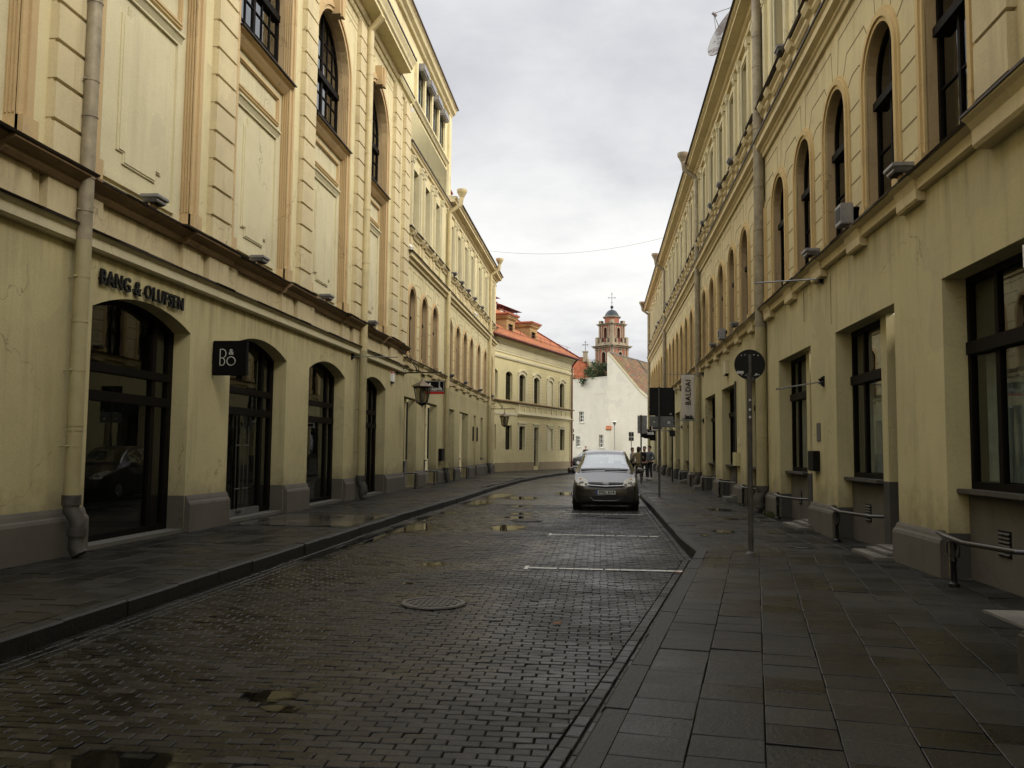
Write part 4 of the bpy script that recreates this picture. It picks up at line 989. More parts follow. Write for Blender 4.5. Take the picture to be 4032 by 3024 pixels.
for k in range(4):
    o = ap if k == 0 else dup(ap)
    o.location = FL.at(32.85 + k * 1.5)
# downpipes of this building
bracket_pipe(FL, 10.86, .20, (.78, 14.3), .098, 'pipe_z', LA, zmid=4.2, mt2='pipe_o', clamps=(1.45, 2.45, 3.7, 4.6, 6.4, 8.4), joints=(1.72, 1.66, 3.1, 5.05, 5.9, 7.5, 9.), bend=.10)
bracket_pipe(FL, 24.72, .20, (.66, 13.9), .115, 'pipe', LA, zmid=4.3, mt2='pipe_o', clamps=(1.35, 2.6, 4.75, 6.9, 10.2, 12.6), joints=(1.62, 1.68, 5.2, 8.5, 11.2, 13.2), bend=.08, top=[(24.72, 13.88, .2), (24.72, 14.0, .2), (24.6, 14.35, .6)])
# shop sign letters, projecting sign
sg = thing('shop_lettering', 'black raised letters reading BANG & OLUFSEN above the first left shop window', 'lettering', FL.pt(12.76, 3.84, .0))
text('BANG & OLUFSEN', .30, 'letter', sg, basis(FL.pt(12.77, 3.85, .045), (0, 1, 0), (0, 0, 1)), 'letters', .035, 'CENTER', .93, 1.12, bold=.005)
mb = MB()
for k in range(9): mb.box(FL, 11.55 + k * .3, 11.57 + k * .3, 3.82, 3.84, -.01, .03)
mb.build('spacer', 'iron', sg)
bo = thing('projecting_sign', 'square black projecting sign with B&O monogram beside the second left arch', 'sign', FL.pt(15.3, 3.08, 0))
mb = MB(); mb.box(FL, 15.25, 15.35, 2.768, 3.403, .02, .66); mb.box(FL, 15.27, 15.33, 2.985, 3.18, -.01, .03); mb.build('panel', 'black', bo, bevel=.006)
def wire(mb, pts, r): mb.tube(pts, r, 6)
q = MB(); yy = 15.243
def P2(x, z): return (-7.1 + x, yy, z)
wire(q, [P2(.165, 2.95), P2(.165, 3.245)], .008)
wire(q, [P2(.165, 3.245), P2(.21, 3.245)] + [P2(.21 + .065 * math.sin(a), 3.165 + .08 * math.cos(a)) for a in [k * math.pi / 10 for k in range(1, 10)]] + [P2(.21, 3.085), P2(.165, 3.085)], .008)
wire(q, [P2(.21, 3.085)] + [P2(.205 + .05 * math.sin(a), 3.017 + .068 * math.cos(a)) for a in [k * math.pi / 10 for k in range(1, 10)]] + [P2(.165, 2.95)], .008)
wire(q, [P2(.375 + .078 * math.cos(k * math.pi / 12), 3.028 + .078 * math.sin(k * math.pi / 12)) for k in range(25)], .008)
q.build('monogram', 'grey_lt', bo)
text('&', .155, 'grey_lt', bo, basis(P2(.375, 3.19), (1, 0, 0), (0, 0, 1)), 'monogram', .012)
# flag rods and small fittings on this front
def rod(F, u, z, n1, z1, lab, du=0.):
    t = thing('flag_rod', lab, 'rod', F.pt(u, z, 0)); mb = MB(); mb.tube([F.pt(u, z, .02), F.pt(u + du, z1, n1)], .014, 8); mb.tube([F.pt(u + du, z1 - .02, n1), F.pt(u + du, z1 + .02, n1)], .022, 8); mb.build('bar', 'steel', t, smooth=True)
    m2 = MB(); m2.box(F, u - .05, u + .05, z - .10, z + .10, -.01, .02); m2.prism(F, [(u - .012, z - .08), (u + .012, z - .08), (u + .012, z + .08), (u - .012, z + .08)], .02, .06); m2.lathe(F.pt(u, z, .06), [(.05, -.05), (.02, 0), (.05, .05)], 8); m2.build('bracket', 'signback', t)
rod(FL, 24.2, 4.09, 1.32, 4.06, 'empty steel flag rod above the fourth shop arch on the left')
al = thing('alarm_siren', 'small white alarm box with a red cap and black base on the left wall', 'alarm', FL.pt(28.97, 3.88, 0))
mb = MB(); mb.box(FL, 28.85, 29.09, 3.74, 4.01, 0, .10, 0); mb.box(FL, 28.86, 29.08, 4.01, 4.08, 0, .10, 1); mb.prism(FL, [(28.86, 3.74), (29.08, 3.74), (29.02, 3.66), (28.92, 3.66)], .0, .09, 2); mb.build('case', ['white', 'red', 'black'], al, bevel=.01)
# ---------------------------------------------------------------- left terrace beyond
LB = thing('terrace_building', 'cream three-storey terrace with arched windows and pilasters beyond the left corner building', 'building', (-7.1, 44, 0))
YB0, YB1 = 30.8, 57.7
GB = [(30.98, 33.21), (34.72, 37.42), (39.57, 41.98), (43.51, 46.42), (51.29, 52.38)]
BA = [31.95, 34.2, 36.45, 40.2, 42.45, 44.75, 47.0, 49.9, 52.75, 55.75]
mb = MB()
wall(mb, FL, YB0, YB1, 0, 4.55, [dict(c=(a + b) / 2, w=b - a, z0=0 if b - a > 1.2 else 1.0, zs=3.38, d=.34) for a, b in GB] + [dict(c=48.95, w=.92, z0=0, zs=3.40, d=.3)], 0., 0)
wall(mb, FL, YB0, YB1, 4.55, 8.55, [dict(c=c, w=1.15, z0=4.78, zs=6.92, rise=.575, d=.25) for c in BA], 0., 1, 2)
B3 = [32.3, 34.5, 36.75, 40.35, 42.55, 44.8, 46.95, 49.95, 52.75, 55.75]
wall(mb, FL, YB0, YB1, 8.55, 12.95, [dict(c=c, w=1.05, z0=9.75, zs=12.13, d=.2) for c in B3], 0., 1)
mb.add([FL.pt(YB1, 0, 0), FL.pt(YB1, 13.1, 0), FL.pt(YB1, 13.1, -7), FL.pt(YB1, 0, -7)], [(0, 1, 2, 3)], 1)
pane(mb, FL, [(48.5, 0), (49.4, 0), (49.4, 3.4), (48.5, 3.4)], -.3, 0)
mb.build('wall', ['wall_low_l', 'wall_up_l', 'reveal_tan'], LB)
pl = sorted([g for g in GB if g[1] - g[0] > 1.2] + [(48.5, 49.4)])
for a, b in [(YB0 + .15, pl[0][0])] + [(p[1], q[0]) for p, q in zip(pl[:-1], pl[1:])] + [(pl[-1][1], YB1 + .1)]: MB().prof(FL, a + .01, b - .01, prl).build('plinth', 'plinth', LB)
for i, (a, b) in enumerate(GB):
    if b - a < 1.2:
        glazed(FL, 'window', LB, (a + b) / 2, b - a, 1.0, 3.38, 0, -.28, transoms=[(2.6, .1, .03)], bdepth=.5); q = MB(); q.box(FL, a - .02, b + .02, .94, 1.0, -.3, .05); q.build('sill', 'iron_g', LB); continue
    p0 = a + .95
    q = MB(); q.box(FL, p0, p0 + .2, 0, 3.38, -1.0, -.17, 0); q.box(FL, p0 - .004, p0 + .204, 0, 1.0, -1.0, -.166, 1); q.build('pillar', ['wall_low_l', 'plinth'], LB)
    q = MB(); q.box(FL, a, p0, 0, .98, -.6, -.22); q.build('well_wall', 'plinth', LB)
    q = MB(); q.box(FL, a, p0 + .01, .98, 1.03, -.4, -.06); q.build('sill', 'iron_g', LB)
    glazed(FL, 'window', LB, a + .475, .94, 1.03, 3.38, 0, -.25, transoms=[(2.55, .12, .04)], mull=[(a + .475, .06, None, 2.5)], bdepth=.6, gl='glass')
    d = MB(); d.box(FL, p0 + .2, b, .1, 3.38, -.60, -.52); d.box(FL, p0 + .2, b, 2.45, 2.57, -.6, -.46); dd = d.build('door', 'door', LB)
    h = MB(); h.tube([FL.pt(b - .2, 1.15, -.52), FL.pt(b - .2, 1.15, -.45), FL.pt(b - .32, 1.15, -.45)], .012, 6); h.build('handle', 'steel', dd, local=True)
mb = MB()
mb.prof(FL, YB0 + .1, YB1 + .12, [(-.02, 4.50), (.06, 4.52), (.08, 4.60), (.08, 4.66), (.15, 4.70), (.17, 4.74), (-.02, 4.77)], 0)
for c in BA: mb.prof(FL, c - .42, c + .42, [(0, 4.42), (.10, 4.44), (.12, 4.54), (.12, 4.62), (.18, 4.69), (.2, 4.73), (0, 4.75)], 0)
mb.prof(FL, YB0 + .1, YB1 + .12, [(-.02, 8.38), (.08, 8.40), (.10, 8.5), (.2, 8.54), (.2, 8.64), (.24, 8.68), (-.02, 8.72)], 0)
mb.prof(FL, YB0 + .1, YB1 + .12, [(-.02, 9.40), (.06, 9.42), (.10, 9.5), (.18, 9.56), (.18, 9.6), (-.02, 9.64)], 0)
for c in B3:
    mb.ring(FL, contour(c, .9, 8.92, 9.32, 0), contour(c, .78, 8.98, 9.26, 0), -.01, .025, True)
    for s in (-.78, .78): mb.box(FL, c + s - .16, c + s + .16, 8.75, 9.42, -.01, .06); mb.prof(FL, c + s - .18, c + s + .18, [(0, 9.4), (.14, 9.44), (.22, 9.56), (.22, 9.61), (0, 9.65)])
o = mb.build('string_course', 'trim', LB)
mb = MB()
for z, n in ((4.77, .19), (8.72, .26), (9.64, .22)):
    u = YB0
    while u < YB1:
        L = random.uniform(.7, 1.2); mb.prof(FL, u, min(YB1 + .14, u + L), [(-.02, z + .04), (n + random.uniform(0, .025), z + .005), (n, z - .03), (-.02, z)]); u += L
mb.build('flashing', 'flash', o, local=True)
pw = glazed(FL, 'window', LB, 0, 1.15, 4.78, 6.92, .575, -.17, transoms=[(6.45, .11, .06)], mull=[(0, .06, None, 6.4)], fr=.065, subbars=[('h', 5.7, -.5, .5)], bdepth=.4)
h = arched(FL, 0, 1.15, 4.78, 6.92, 0, None, .15); h.build('architrave', 'tan', pw, local=True)
for i, c in enumerate(BA):
    o = pw if i == 0 else dup(pw)
    o.location = FL.at(c)
p3 = glazed(FL, 'window', LB, 0, 1.05, 9.75, 12.13, 0, -.18, transoms=[(11.4, .08, .02)], mull=[(0, .06, None, 11.36)], fr=.06, bdepth=.35)
q = MB()
for s in (-1, 1):
    u = s * .78
    q.box(FL, u - .15, u + .15, 9.66, 9.86, -.01, .11); q.box(FL, u - .12, u + .12, 9.86, 12.22, -.01, .075); q.box(FL, u - .05, u + .05, 10.0, 12.1, .07, .088)
    q.prof(FL, u - .15, u + .15, [(0, 12.24), (.09, 12.24), (.12, 12.3), (.12, 12.38), (.15, 12.41), (.15, 12.48), (0, 12.48)])
    v = s * .57; q.box(FL, v - .04, v + .04, 9.75, 12.2, -.01, .04)
q.build('pilaster', 'pale', p3, local=True)
for i, c in enumerate(B3):
    o = p3 if i == 0 else dup(p3)
    o.location = FL.at(c)
for i, c in enumerate(BA):      # joints of the arched storey
    mb = MB()
    lo = c - 1.125; hi = c + 1.125; hw = .575 + .18
    for k in range(4):
        z = 5.3 + .45 * k; seam(mb, FL, [(lo, z), (c - hw, z)]); seam(mb, FL, [(c + hw, z), (hi, z)])
    for s in (-1, 1):
        def on(a): return (c + s * .76 * math.sin(a), 6.92 + .76 * math.cos(a))
        seam(mb, FL, [on(R(60)), (c + s * .95, 7.35), (c + s * 1.12, 7.35)])
        q = (c + s * .66, 7.78); seam(mb, FL, [on(R(35)), q], .016); seam(mb, FL, [q, (c + s * 1.12, 7.78)])
        q = (c + s * .2, 8.18); seam(mb, FL, [on(R(10)), q], .014); seam(mb, FL, [q, (c + s * 1.12, 8.18)])
    mb.build('rustication', 'joint', LB)
mb = MB()
mb.prof(FL, YB0 + .1, 39.75, [(-.02, 12.62), (.08, 12.64), (.10, 12.72), (.16, 12.76), (.16, 12.8), (-.02, 12.86)], 0)
mb.prof(FL, 39.0, YB1 + .3, [(-.02, 12.50), (.07, 12.52), (.07, 12.6), (.03, 12.62), (.03, 12.72), (.12, 12.78), (.16, 12.86), (.38, 12.9), (.38, 13.0), (.44, 13.04), (.48, 13.14), (-.02, 13.2)], 0)
mb.box(FL, 57.2, 57.74, .0, 12.5, -.02, .05)
o = mb.build('cornice', 'trim', LB)
mb = MB(); mb.prof(FL, YB0, 39.6, [(-.02, 12.9), (.2, 12.85), (.18, 12.8), (-.02, 12.86)]); mb.prof(FL, 39.7, YB1 + .35, [(-.02, 13.24), (.52, 13.18), (.54, 13.12), (-.02, 13.2)]); mb.build('gutter', 'flash', o, local=True)
mb = MB(); mb.prof(FL, 39.8, YB1 + .2, [(.46, 13.2), (.44, 13.26), (-4.5, 15.4), (-9, 13.2)], 0); rf = mb.build('roof', 'red_metal', LB)
for i, (u, nn, h) in enumerate(((40.6, .0, .7), (42.6, -.3, .9), (47.5, -.5, 1.0), (51.0, -.4, .9), (54.2, -.3, .8))):
    q = MB(); q.box(FL, u, u + .8, 13.2, 13.25 + h, nn - 1.0, nn - .2); q.box(FL, u - .06, u + .86, 13.25 + h, 13.33 + h, nn - 1.06, nn - .14, 0); q.build('chimney', 'red_metal', rf, local=True)
for u, zt_, n_ in ((38.95, 12.3, .0), (54.1, 12.45, .0)):
    p = bracket_pipe(FL, u, .16, (.62, zt_), .105, 'pipe', LB, zmid=4.25, mt2='pipe_o', clamps=(1.5, 2.9, 4.6, 7.0, 9.6, 11.6), joints=(1.55, 5.2, 8.2, 11.), bend=.08)
    hopper(FL, u, .16, zt_, LB).build('rainwater_head', 'pipe', p, local=True, smooth=True)
for i, (a, b) in enumerate(((48.05, 48.33), (49.62, 49.9))):
    t = tag(MB().box(FL, a, b, 1.95, 2.75, 0, .05).box(FL, a + .03, b - .03, 2.0, 2.7, .05, .06).build('wall_plaque', 'black', bevel=.008), ['narrow black plaque on the wall before the plain niche', 'narrow black plaque on the wall after the plain niche'][i], 'plaque', 'black plaques beside the niche on the left')
mbx = thing('letter_box', 'dark wall letter box beside the left drainpipe after the second doorway', 'letter box', FL.pt(38.2, 1.2, 0))
mb = MB(); mb.box(FL, 37.9, 38.55, .95, 1.5, 0, .16); mb.box(FL, 37.95, 38.5, 1.38, 1.42, .15, .175); mb.build('case', 'door', mbx, bevel=.012)
def railL(u0, lab):
    t = thing('guard_rail', lab, 'rail', FL.pt(u0, 0, .12), 0, 'guard rails before the left-hand openings')
    mb = MB(); mb.tube([FL.pt(u0, .58, -.2), FL.pt(u0 + .05, .58, .1), FL.pt(u0 + .3, .58, .24), FL.pt(u0 + .95, .56, .26)], .027, 10); mb.build('handrail', 'handrail', t, smooth=True)
    p = MB(); p.tube([FL.pt(u0 + .55, z, .25) for z in (0, .03, .05, .28, .30, .34, .56)], [.06, .06, .03, .028, .042, .03, .024], 10); p.build('post', 'iron', t, smooth=True)
for (a, b), l in zip(GB, ('steel guard rail at the first doorway past the left shop fronts', 'steel guard rail under the near lantern sign', 'steel guard rail just past the second left drainpipe', 'steel guard rail farthest along the left terrace')): railL(a + .45, l)
# ---------------------------------------------------------------- yellow house at the bend
CB = thing('yellow_house', 'two-storey pale yellow house with white window surrounds and orange tiled roof at the bend', 'house', FC.pt(8.5, 0, 0))
CL = 16.3
UP = [(.2, 1.1, 0), (2.75, 1.2, 0), (5.17, 1.2, 1), (8.07, 1.2, 1), (11.05, 1.16, 2), (13.76, 1.15, 1)]       # centre, width, kind (0 plain, 1 trimmed, 2 blind)
LO = [(.2, .72, 0), (2.75, 1.14, 0), (5.17, 1.12, 1), (8.0, .95, 3), (11.08, 1.07, 2), (13.86, 1.13, 1)]
mb = MB()
wall(mb, FC, -.4, CL, 0, 4.0, [dict(c=c, w=w_, z0=1.5 if k != 3 else .30, zs=3.2, d=.24 if k != 2 else .08) for c, w_, k in LO], 0., 0)
wall(mb, FC, -.4, CL, 4.0, 9.15, [dict(c=c, w=w_, z0=4.98, zs=6.78, rise=.2, d=.24 if k != 2 else .08) for c, w_, k in UP], 0., 0)
for L_, z0, z1, r in ((UP, 4.98, 6.78, .2), (LO, 1.5, 3.2, 0)):
    for c, w_, k in L_:
        if k == 2: pane(mb, FC, contour(c, w_, z0, z1, r), -.08, 1)
mb.add([FC.pt(CL, 0, 0), FC.pt(CL, 9.15, 0), FC.pt(CL, 9.15, -9), FC.pt(CL, 0, -9)], [(0, 1, 2, 3)], 0)
mb.build('wall', ['c_wall', 'c_trim'], CB)
mb = MB(); mb.box(FC, -.4, 7.5, 0, .6, -.05, .05); mb.box(FC, 8.6, CL + .05, 0, .6, -.05, .05); mb.build('plinth', 'c_base', CB)
mb = MB()
for c, w_, k in UP:
    if not k: continue
    for t0, t1, n1 in ((0, -.16, .03), (-.16, -.24, .05)): mb.ring(FC, contour(c, w_, 4.98, 6.78, .2, t0, 10, False), contour(c, w_, 4.98, 6.78, .2, t1, 10, False), -.01, n1)
    A = contour(c, w_ + .34, 6.86, 6.98, .24, 0, 10, False)[1:-1]; B = contour(c, w_ + .5, 6.86, 7.04, .27, 0, 10, False)[1:-1]; mb.ring(FC, A, B, -.01, .12)
for c, w_, k in LO:
    if not k: continue
    z0 = .3 if k == 3 else 1.42
    mb.ring(FC, contour(c, w_, z0, 3.2, 0, 0, 4, False), contour(c, w_, z0, 3.2, 0, -.18, 4, False), -.01, .04)
    mb.box(FC, c - w_ / 2 - .24, c + w_ / 2 + .24, 3.38, 3.46, -.01, .10)
mb.prof(FC, 4.2, CL + .15, [(-.02, 3.90), (.06, 3.92), (.10, 4.0), (.18, 4.04), (.18, 4.1), (.05, 4.12), (.05, 4.28), (-.02, 4.3)])
mb.box(FC, -.3, 4.2, 3.92, 4.14, -.01, .04)
for k in range(11): u = 4.5 + k * 1.14; mb.box(FC, u, u + .2, 4.28, 4.72, -.01, .05)
mb.box(FC, 4.3, CL + .06, 4.68, 4.78, -.01, .06)
mb.prof(FC, -.4, CL + .12, [(-.02, 7.78), (.08, 7.8), (.12, 7.9), (.12, 8.0), (-.02, 8.04)])
mb.prof(FC, -.4, CL + .2, [(-.02, 8.18), (.06, 8.2), (.06, 8.3), (-.02, 8.32)]); mb.prof(FC, -.4, CL + .3, [(-.02, 8.78), (.12, 8.8), (.16, 8.9), (.40, 9.0), (.44, 9.12), (-.02, 9.15)])
mb.box(FC, CL - .5, CL + .10, .6, 8.2, -.02, .08)
o = mb.build('trim', 'c_trim', CB)
mb = MB()
for k in range(84): u = -.2 + k * .198; mb.box(FC, u, u + .10, 8.32, 8.76, .0, .10)
d = mb.build('dentil_course', 'c_trim', CB)
mb = MB(); mb.prof(FC, -.4, CL + .2, [(-.02, 4.96), (.18, 4.90), (.18, 4.84), (.04, 4.80), (-.02, 4.8)]); mb.build('ledge', 'ledge', CB)
mb = MB()
for lo, hi, zs_ in ((4.3, CL - .5, [1.55 + .24 * k for k in range(9)]), (4.3, CL - .5, [5.1 + .25 * k for k in range(11)])):
    H = sorted([(c - w_ / 2 - .26, c + w_ / 2 + .26) for c, w_, k in (LO if zs_[0] < 4 else UP) if k])
    for z in zs_:
        u = lo
        for a, b in H + [(hi, hi)]:
            if a > u: seam(mb, FC, [(u, z), (a, z)], .018, .006)
            u = b
for k in range(30): seam(mb, FC, [(CL - .5, .8 + k * .25), (CL + .1, .8 + k * .25)], .02, .085)
mb.build('rustication', 'tan', CB)
for L_, z0, z1, r in ((UP, 4.98, 6.78, .2), (LO, 1.5, 3.2, 0)):
    for c, w_, k in L_:
        if k in (0, 1): glazed(FC, 'window', CB, c, w_, z0, z1, r, -.20, transoms=[(z0 + (z1 - z0) * .70, .08, .02)], mull=[(c, .06, None, None)], fr=.06, subbars=[('h', z0 + .5, c - w_ / 2, c + w_ / 2), ('h', z0 + .95, c - w_ / 2, c + w_ / 2)], bdepth=.4, depth=.05)
d = MB(); d.box(FC, 7.53, 8.47, .3, 3.2, -.26, -.2); d.ring(FC, contour(8.0, .7, .5, 1.6, 0), contour(8.0, .55, .58, 1.5, 0), -.2, -.17, True); d.box(FC, 7.53, 8.47, 2.3, 2.4, -.25, -.16)
dr = d.build('door', 'bark', CB); h = MB(); h.box(FC, 8.3, 8.34, 1.3, 1.42, -.2, -.14); h.build('handle', 'iron', dr, local=True)
# tiled roof: rows of rounded tiles
def tiled(F, u0, u1, n0, z0, n1, z1, name, parent, pitch=.22, mt='tile', cut=None, amp=.035):
    mb = MB(); K = int((u1 - u0) / pitch) * 4; J = max(6, int(math.hypot(n1 - n0, z1 - z0) / .34)); V, f = [], []
    for j in range(J):
        for e in (0, 1):
            t = (j + e) / J; n = n0 + (n1 - n0) * t; z = z0 + (z1 - z0) * t + (.035 if e == 0 else 0.)
            for i in range(K + 1):
                u = u0 + (u1 - u0) * i / K; hgt = amp * (math.cos(i / 4 * 2 * math.pi)); V.append(F.pt(u, z + hgt, n))
    W_ = K + 1
    for r in range(2 * J - 1):
        for i in range(K): f.append((r * W_ + i, r * W_ + i + 1, (r + 1) * W_ + i + 1, (r + 1) * W_ + i))
    mb.add(V, f); return mb.build(name, mt, parent, fix=False)
roof = tiled(FC, -2, CL + .35, .58, 9.22, -6.8, 13.75, 'roof', CB)
mb = MB(); mb.prof(FC, -2, CL + .35, [(-6.8, 13.68), (-6.8, 13.6), (-14, 9.2), (-13.9, 9.1), (.5, 9.1)]); mb.build('roof_body', 'gutter', roof, local=True)
mb = MB(); mb.tube([FC.pt(-1.5, 9.17, .62), FC.pt(CL + .4, 9.17, .62)], .07, 8); mb.tube([FC.pt(CL + .32, 9.30, .62), FC.pt(CL + .32, 13.85, -6.8)], .07, 8)
mb.tube([FC.pt(CL - .2, 9.12, .55), FC.pt(CL - .3, 8.6, .16), FC.pt(CL - .3, 8.4, .12), FC.pt(CL - .3, .1, .12)], .065, 8)
mb.build('gutter', 'gutter', CB, smooth=True)
for c in (5.05, 9.65):
    mb = MB(); wall(mb, FC, c - .78, c + .78, 9.6, 10.98, [dict(c=c, w=.86, z0=9.95, zs=10.68, d=.15)], -.9)
    for e in (c - .78, c + .78): mb.add([FC.pt(e, 9.3, -.9), FC.pt(e, 10.98, -.9), FC.pt(e, 10.98, -5.2), FC.pt(e, 9.3, -5.2)], [(0, 1, 2, 3)])
    dm = mb.build('dormer', 'dormer', CB)
    q = MB()
    for i, (z0, z1, e) in enumerate(((10.98, 11.06, .06), (11.06, 11.18, .14), (11.18, 11.26, .20))): q.box(FC, c - .78 - e, c + .78 + e, z0, z1, -5.2, -.9 + e)
    q.build('cornice', 'dormer', dm, local=True)
    q = MB(); q.prof(FC, c - 1.04, c + 1.04, [(-5.6, 11.28), (-.62, 11.28), (-.62, 11.36), (-5.6, 11.6)]); q.build('dormer_roof', 'red_metal', dm, local=True)
    q = MB()
    for k in range(9): q.tube([FC.pt(c - 1.0 + k * .25, 11.40, -5.4), FC.pt(c - 1.0 + k * .25, 11.38, -.60)], .05, 6)
    q.build('dormer_tiles', 'tile', dm, local=True)
    glazed(FC, 'dormer_window', dm, c, .86, 9.95, 10.68, 0, -1.0, mull=[(c, .05, None, None)], fr=.05, bdepth=1.3) if False else None
    q = MB(); q.ring(FC, contour(c, .86, 9.95, 10.68, 0), contour(c, .86, 9.95, 10.68, 0, .05), -1.04, -.99, True); q.box(FC, c - .02, c + .02, 9.98, 10.66, -1.04, -1.0); wn = q.build('window', 'frame', dm, local=True)
    q = MB(); pane(q, FC, contour(c, .86, 9.95, 10.68, 0), -1.03); q.build('pane', 'frame', wn, local=True) if False else q.build('window_pane', 'glass_old', dm, local=True)
    q = MB(); pane(q, FC, contour(c, .86, 9.95, 10.68, 0), -1.25); q.build('room_back', 'inside', dm, local=True)
mb = MB()
for k in range(8): u = 2.0 + k * 2.1; mb.tube([FC.pt(u, 9.7, -.5), FC.pt(u, 10.3, -.6)], .018, 5)
for z in (10.05, 10.3): mb.tube([FC.pt(1.5, z, -.56), FC.pt(CL + 1.2, z, -.56)], .015, 5)
mb.build('snow_guard', 'gutter', CB)
for u0, u1, z0, z1 in ((15.7, 20.0, 12.5, 13.72), (11.5, 15.0, 12.5, 14.2)):
    q = MB(); q.box(FC, u0, u1, z0 - 2, z1, -7.6, -6.5); ch = q.build('chimney', 'd_wall', CB)
    q = MB(); q.box(FC, u0 - .1, u1 + .1, z1, z1 + .07, -7.7, -6.4)
    for k in range(6): u = u0 + .1 + (u1 - u0 - .2) * k / 5; q.tube([FC.pt(u, z1, -6.6), FC.pt(u, z1 + .42, -6.6)], .03, 5); q.tube([FC.pt(u, z1, -7.5), FC.pt(u, z1 + .42, -7.5)], .03, 5)
    q.prof(FC, u0 - .3, u1 + .3, [(-6.2, z1 + .4), (-6.9, z1 + .62), (-7.2, z1 + .62), (-7.9, z1 + .4)]); q.build('chimney_cap', 'red_metal', ch, local=True)
# ---------------------------------------------------------------- white gabled house closing the view
_g = R(52); FD = Frame((.75, 104.0), (-math.cos(R(50)), math.sin(R(50))), (-math.sin(R(50)), -math.cos(R(50))))   # receding left wing
FG = Frame((.75, 104.0), (1, 0), (0, -1))
DB = thing('white_house', 'plain white house with half gable and mossy brown tiled roof closing the street', 'house', (2, 104, 0))
mb = MB()
def fd_u(x): return (.75 - x) / math.cos(R(50))
W1 = [dict(c=fd_u(-2.37), w=.9, z0=5.0, zs=6.32, d=.22), dict(c=fd_u(-2.8), w=.85, z0=2.0, zs=3.30, d=.22), dict(c=fd_u(.05), w=.8, z0=1.9, zs=3.42, d=.3)]
lo = [h for h in W1 if h['z0'] < 4]; hi = [h for h in W1 if h['z0'] > 4]
wall(mb, FD, 0, 9, 0, 4.2, lo, 0); wall(mb, FD, 0, 9, 4.2, 10.32, hi, 0)
gab = [(0, 0), (4.75, 0), (4.75, 8.0), (4.45, 8.25), (3.9, 8.75), (0.55, 12.75), (.15, 13.2), (0, 13.25)]
mb.prism(FG, gab, -.35, .004)
mb.add([FG.pt(4.75, 0, 0), FG.pt(4.75, 8., 0), (10.5, 118, 8.), (10.5, 118, 0)], [(0, 1, 2, 3)])
mb.build('wall', 'd_wall', DB)
mb = MB(); mb.prism(FD, [(.1, 8.35), (2.6, 8.35), (2.6, 8.42), (.1, 8.42)], -.01, .03); mb.prism(FD, [(2.6, 9.34), (5.4, 9.34), (5.4, 9.41), (2.6, 9.41)], -.01, .03); mb.prism(FD, [(5.3, 8.1), (5.8, 8.1), (5.8, 8.16), (5.3, 8.16)], -.01, .03); mb.box(FG, -.08, .0, 4.95, 6.45, -.1, .03)
mb.box(FD, 0, 9, 10.3, 10.38, -.4, .06); mb.build('moulding', 'd_wall', DB)
mb = MB(); P = [(4.85, 7.95), (4.45, 8.32), (3.9, 8.84), (.6, 12.82), (.15, 13.3)]
mb.ring(FG, P, [(u - .02, z - .26) for u, z in P], -.38, .06); mb.build('coping', 'pale', DB)
# mossy roof, ridge running back to the right
def roofpt(s, t): # s along the ridge 0..1, t from ridge to eave
    zz_ = [(0, 0), (.62, .0), (1, 0)]
    ex, ez = 4.7 * t, 13.2 - 5.25 * t + .35 * math.sin(t * math.pi) * -1
    return (.95 + 6.0 * s + ex, 104.2 + 14.4 * s, ez + .02)
mb = MB(); K, J = 60, 26; V = []
for j in range(J):
    for e in (0, 1):
        for i in range(K + 1):
            p = roofpt(i / K, (j + e) / J); V.append((p[0], p[1], p[2] + (.05 if e == 1 else 0) + random.uniform(-.015, .02)))
mb.add(V, [(r * (K + 1) + i, r * (K + 1) + i + 1, (r + 1) * (K + 1) + i + 1, (r + 1) * (K + 1) + i) for r in range(2 * J - 1) for i in range(K)])
m = bpy.data.materials.new('mossy_old_tiles'); m.use_nodes = True; t = m.node_tree; b = bsdf(m); b.inputs['Roughness'].default_value = .85
geo = N(t, 'ShaderNodeNewGeometry').outputs['Position']
c1 = ramp(t, noise_n(t, geo, 1.1, 6, .7), [(.3, (.07, .037, .017)), (.5, (.14, .074, .034)), (.7, (.20, .11, .052))])
vr = N(t, 'ShaderNodeTexVoronoi'); vr.inputs['Scale'].default_value = 3.2; t.links.new(geo, vr.inputs['Vector'])
c1 = mixc(t, .5, c1, vr.outputs['Color'], 'OVERLAY')
c1 = mixc(t, math_n(t, 'MULTIPLY', ramp(t, noise_n(t, geo, .7, 5, .65), [(.48, 0.), (.62, 1.)]), .7), c1, (.085, .075, .022))
c1 = mixc(t, ramp(t, noise_n(t, geo, 2.6, 6, .7), [(.66, 0.), (.74, .7)]), c1, (.42, .36, .25))
t.links.new(c1, b.inputs['Base Color']); M['moss_tile'] = m
rf = mb.build('roof', 'moss_tile', DB, fix=False)
mb = MB(); mb.tube([(.8, 104.05, 13.28), (3.0, 109.2, 13.24), (6.95, 118.6, 13.22)], .13, 8); p = [roofpt(.62, t_) for t_ in (0, .25, .5, .75, 1)]; mb.tube([(q[0], q[1], q[2] + .12) for q in p], .10, 6); mb.build('ridge_cap', 'stone', rf, local=True)
mb = MB(); mb.tube([(5.6, 104.1, 7.95), (11.5, 118.5, 7.95)], .08, 8); mb.tube([(5.6, 104.2, 7.9), (5.45, 104.15, 7.6), (5.5, 104.3, 7.2), (5.5, 104.3, 1.)], .06, 8); mb.build('gutter', 'steel', DB, smooth=True)
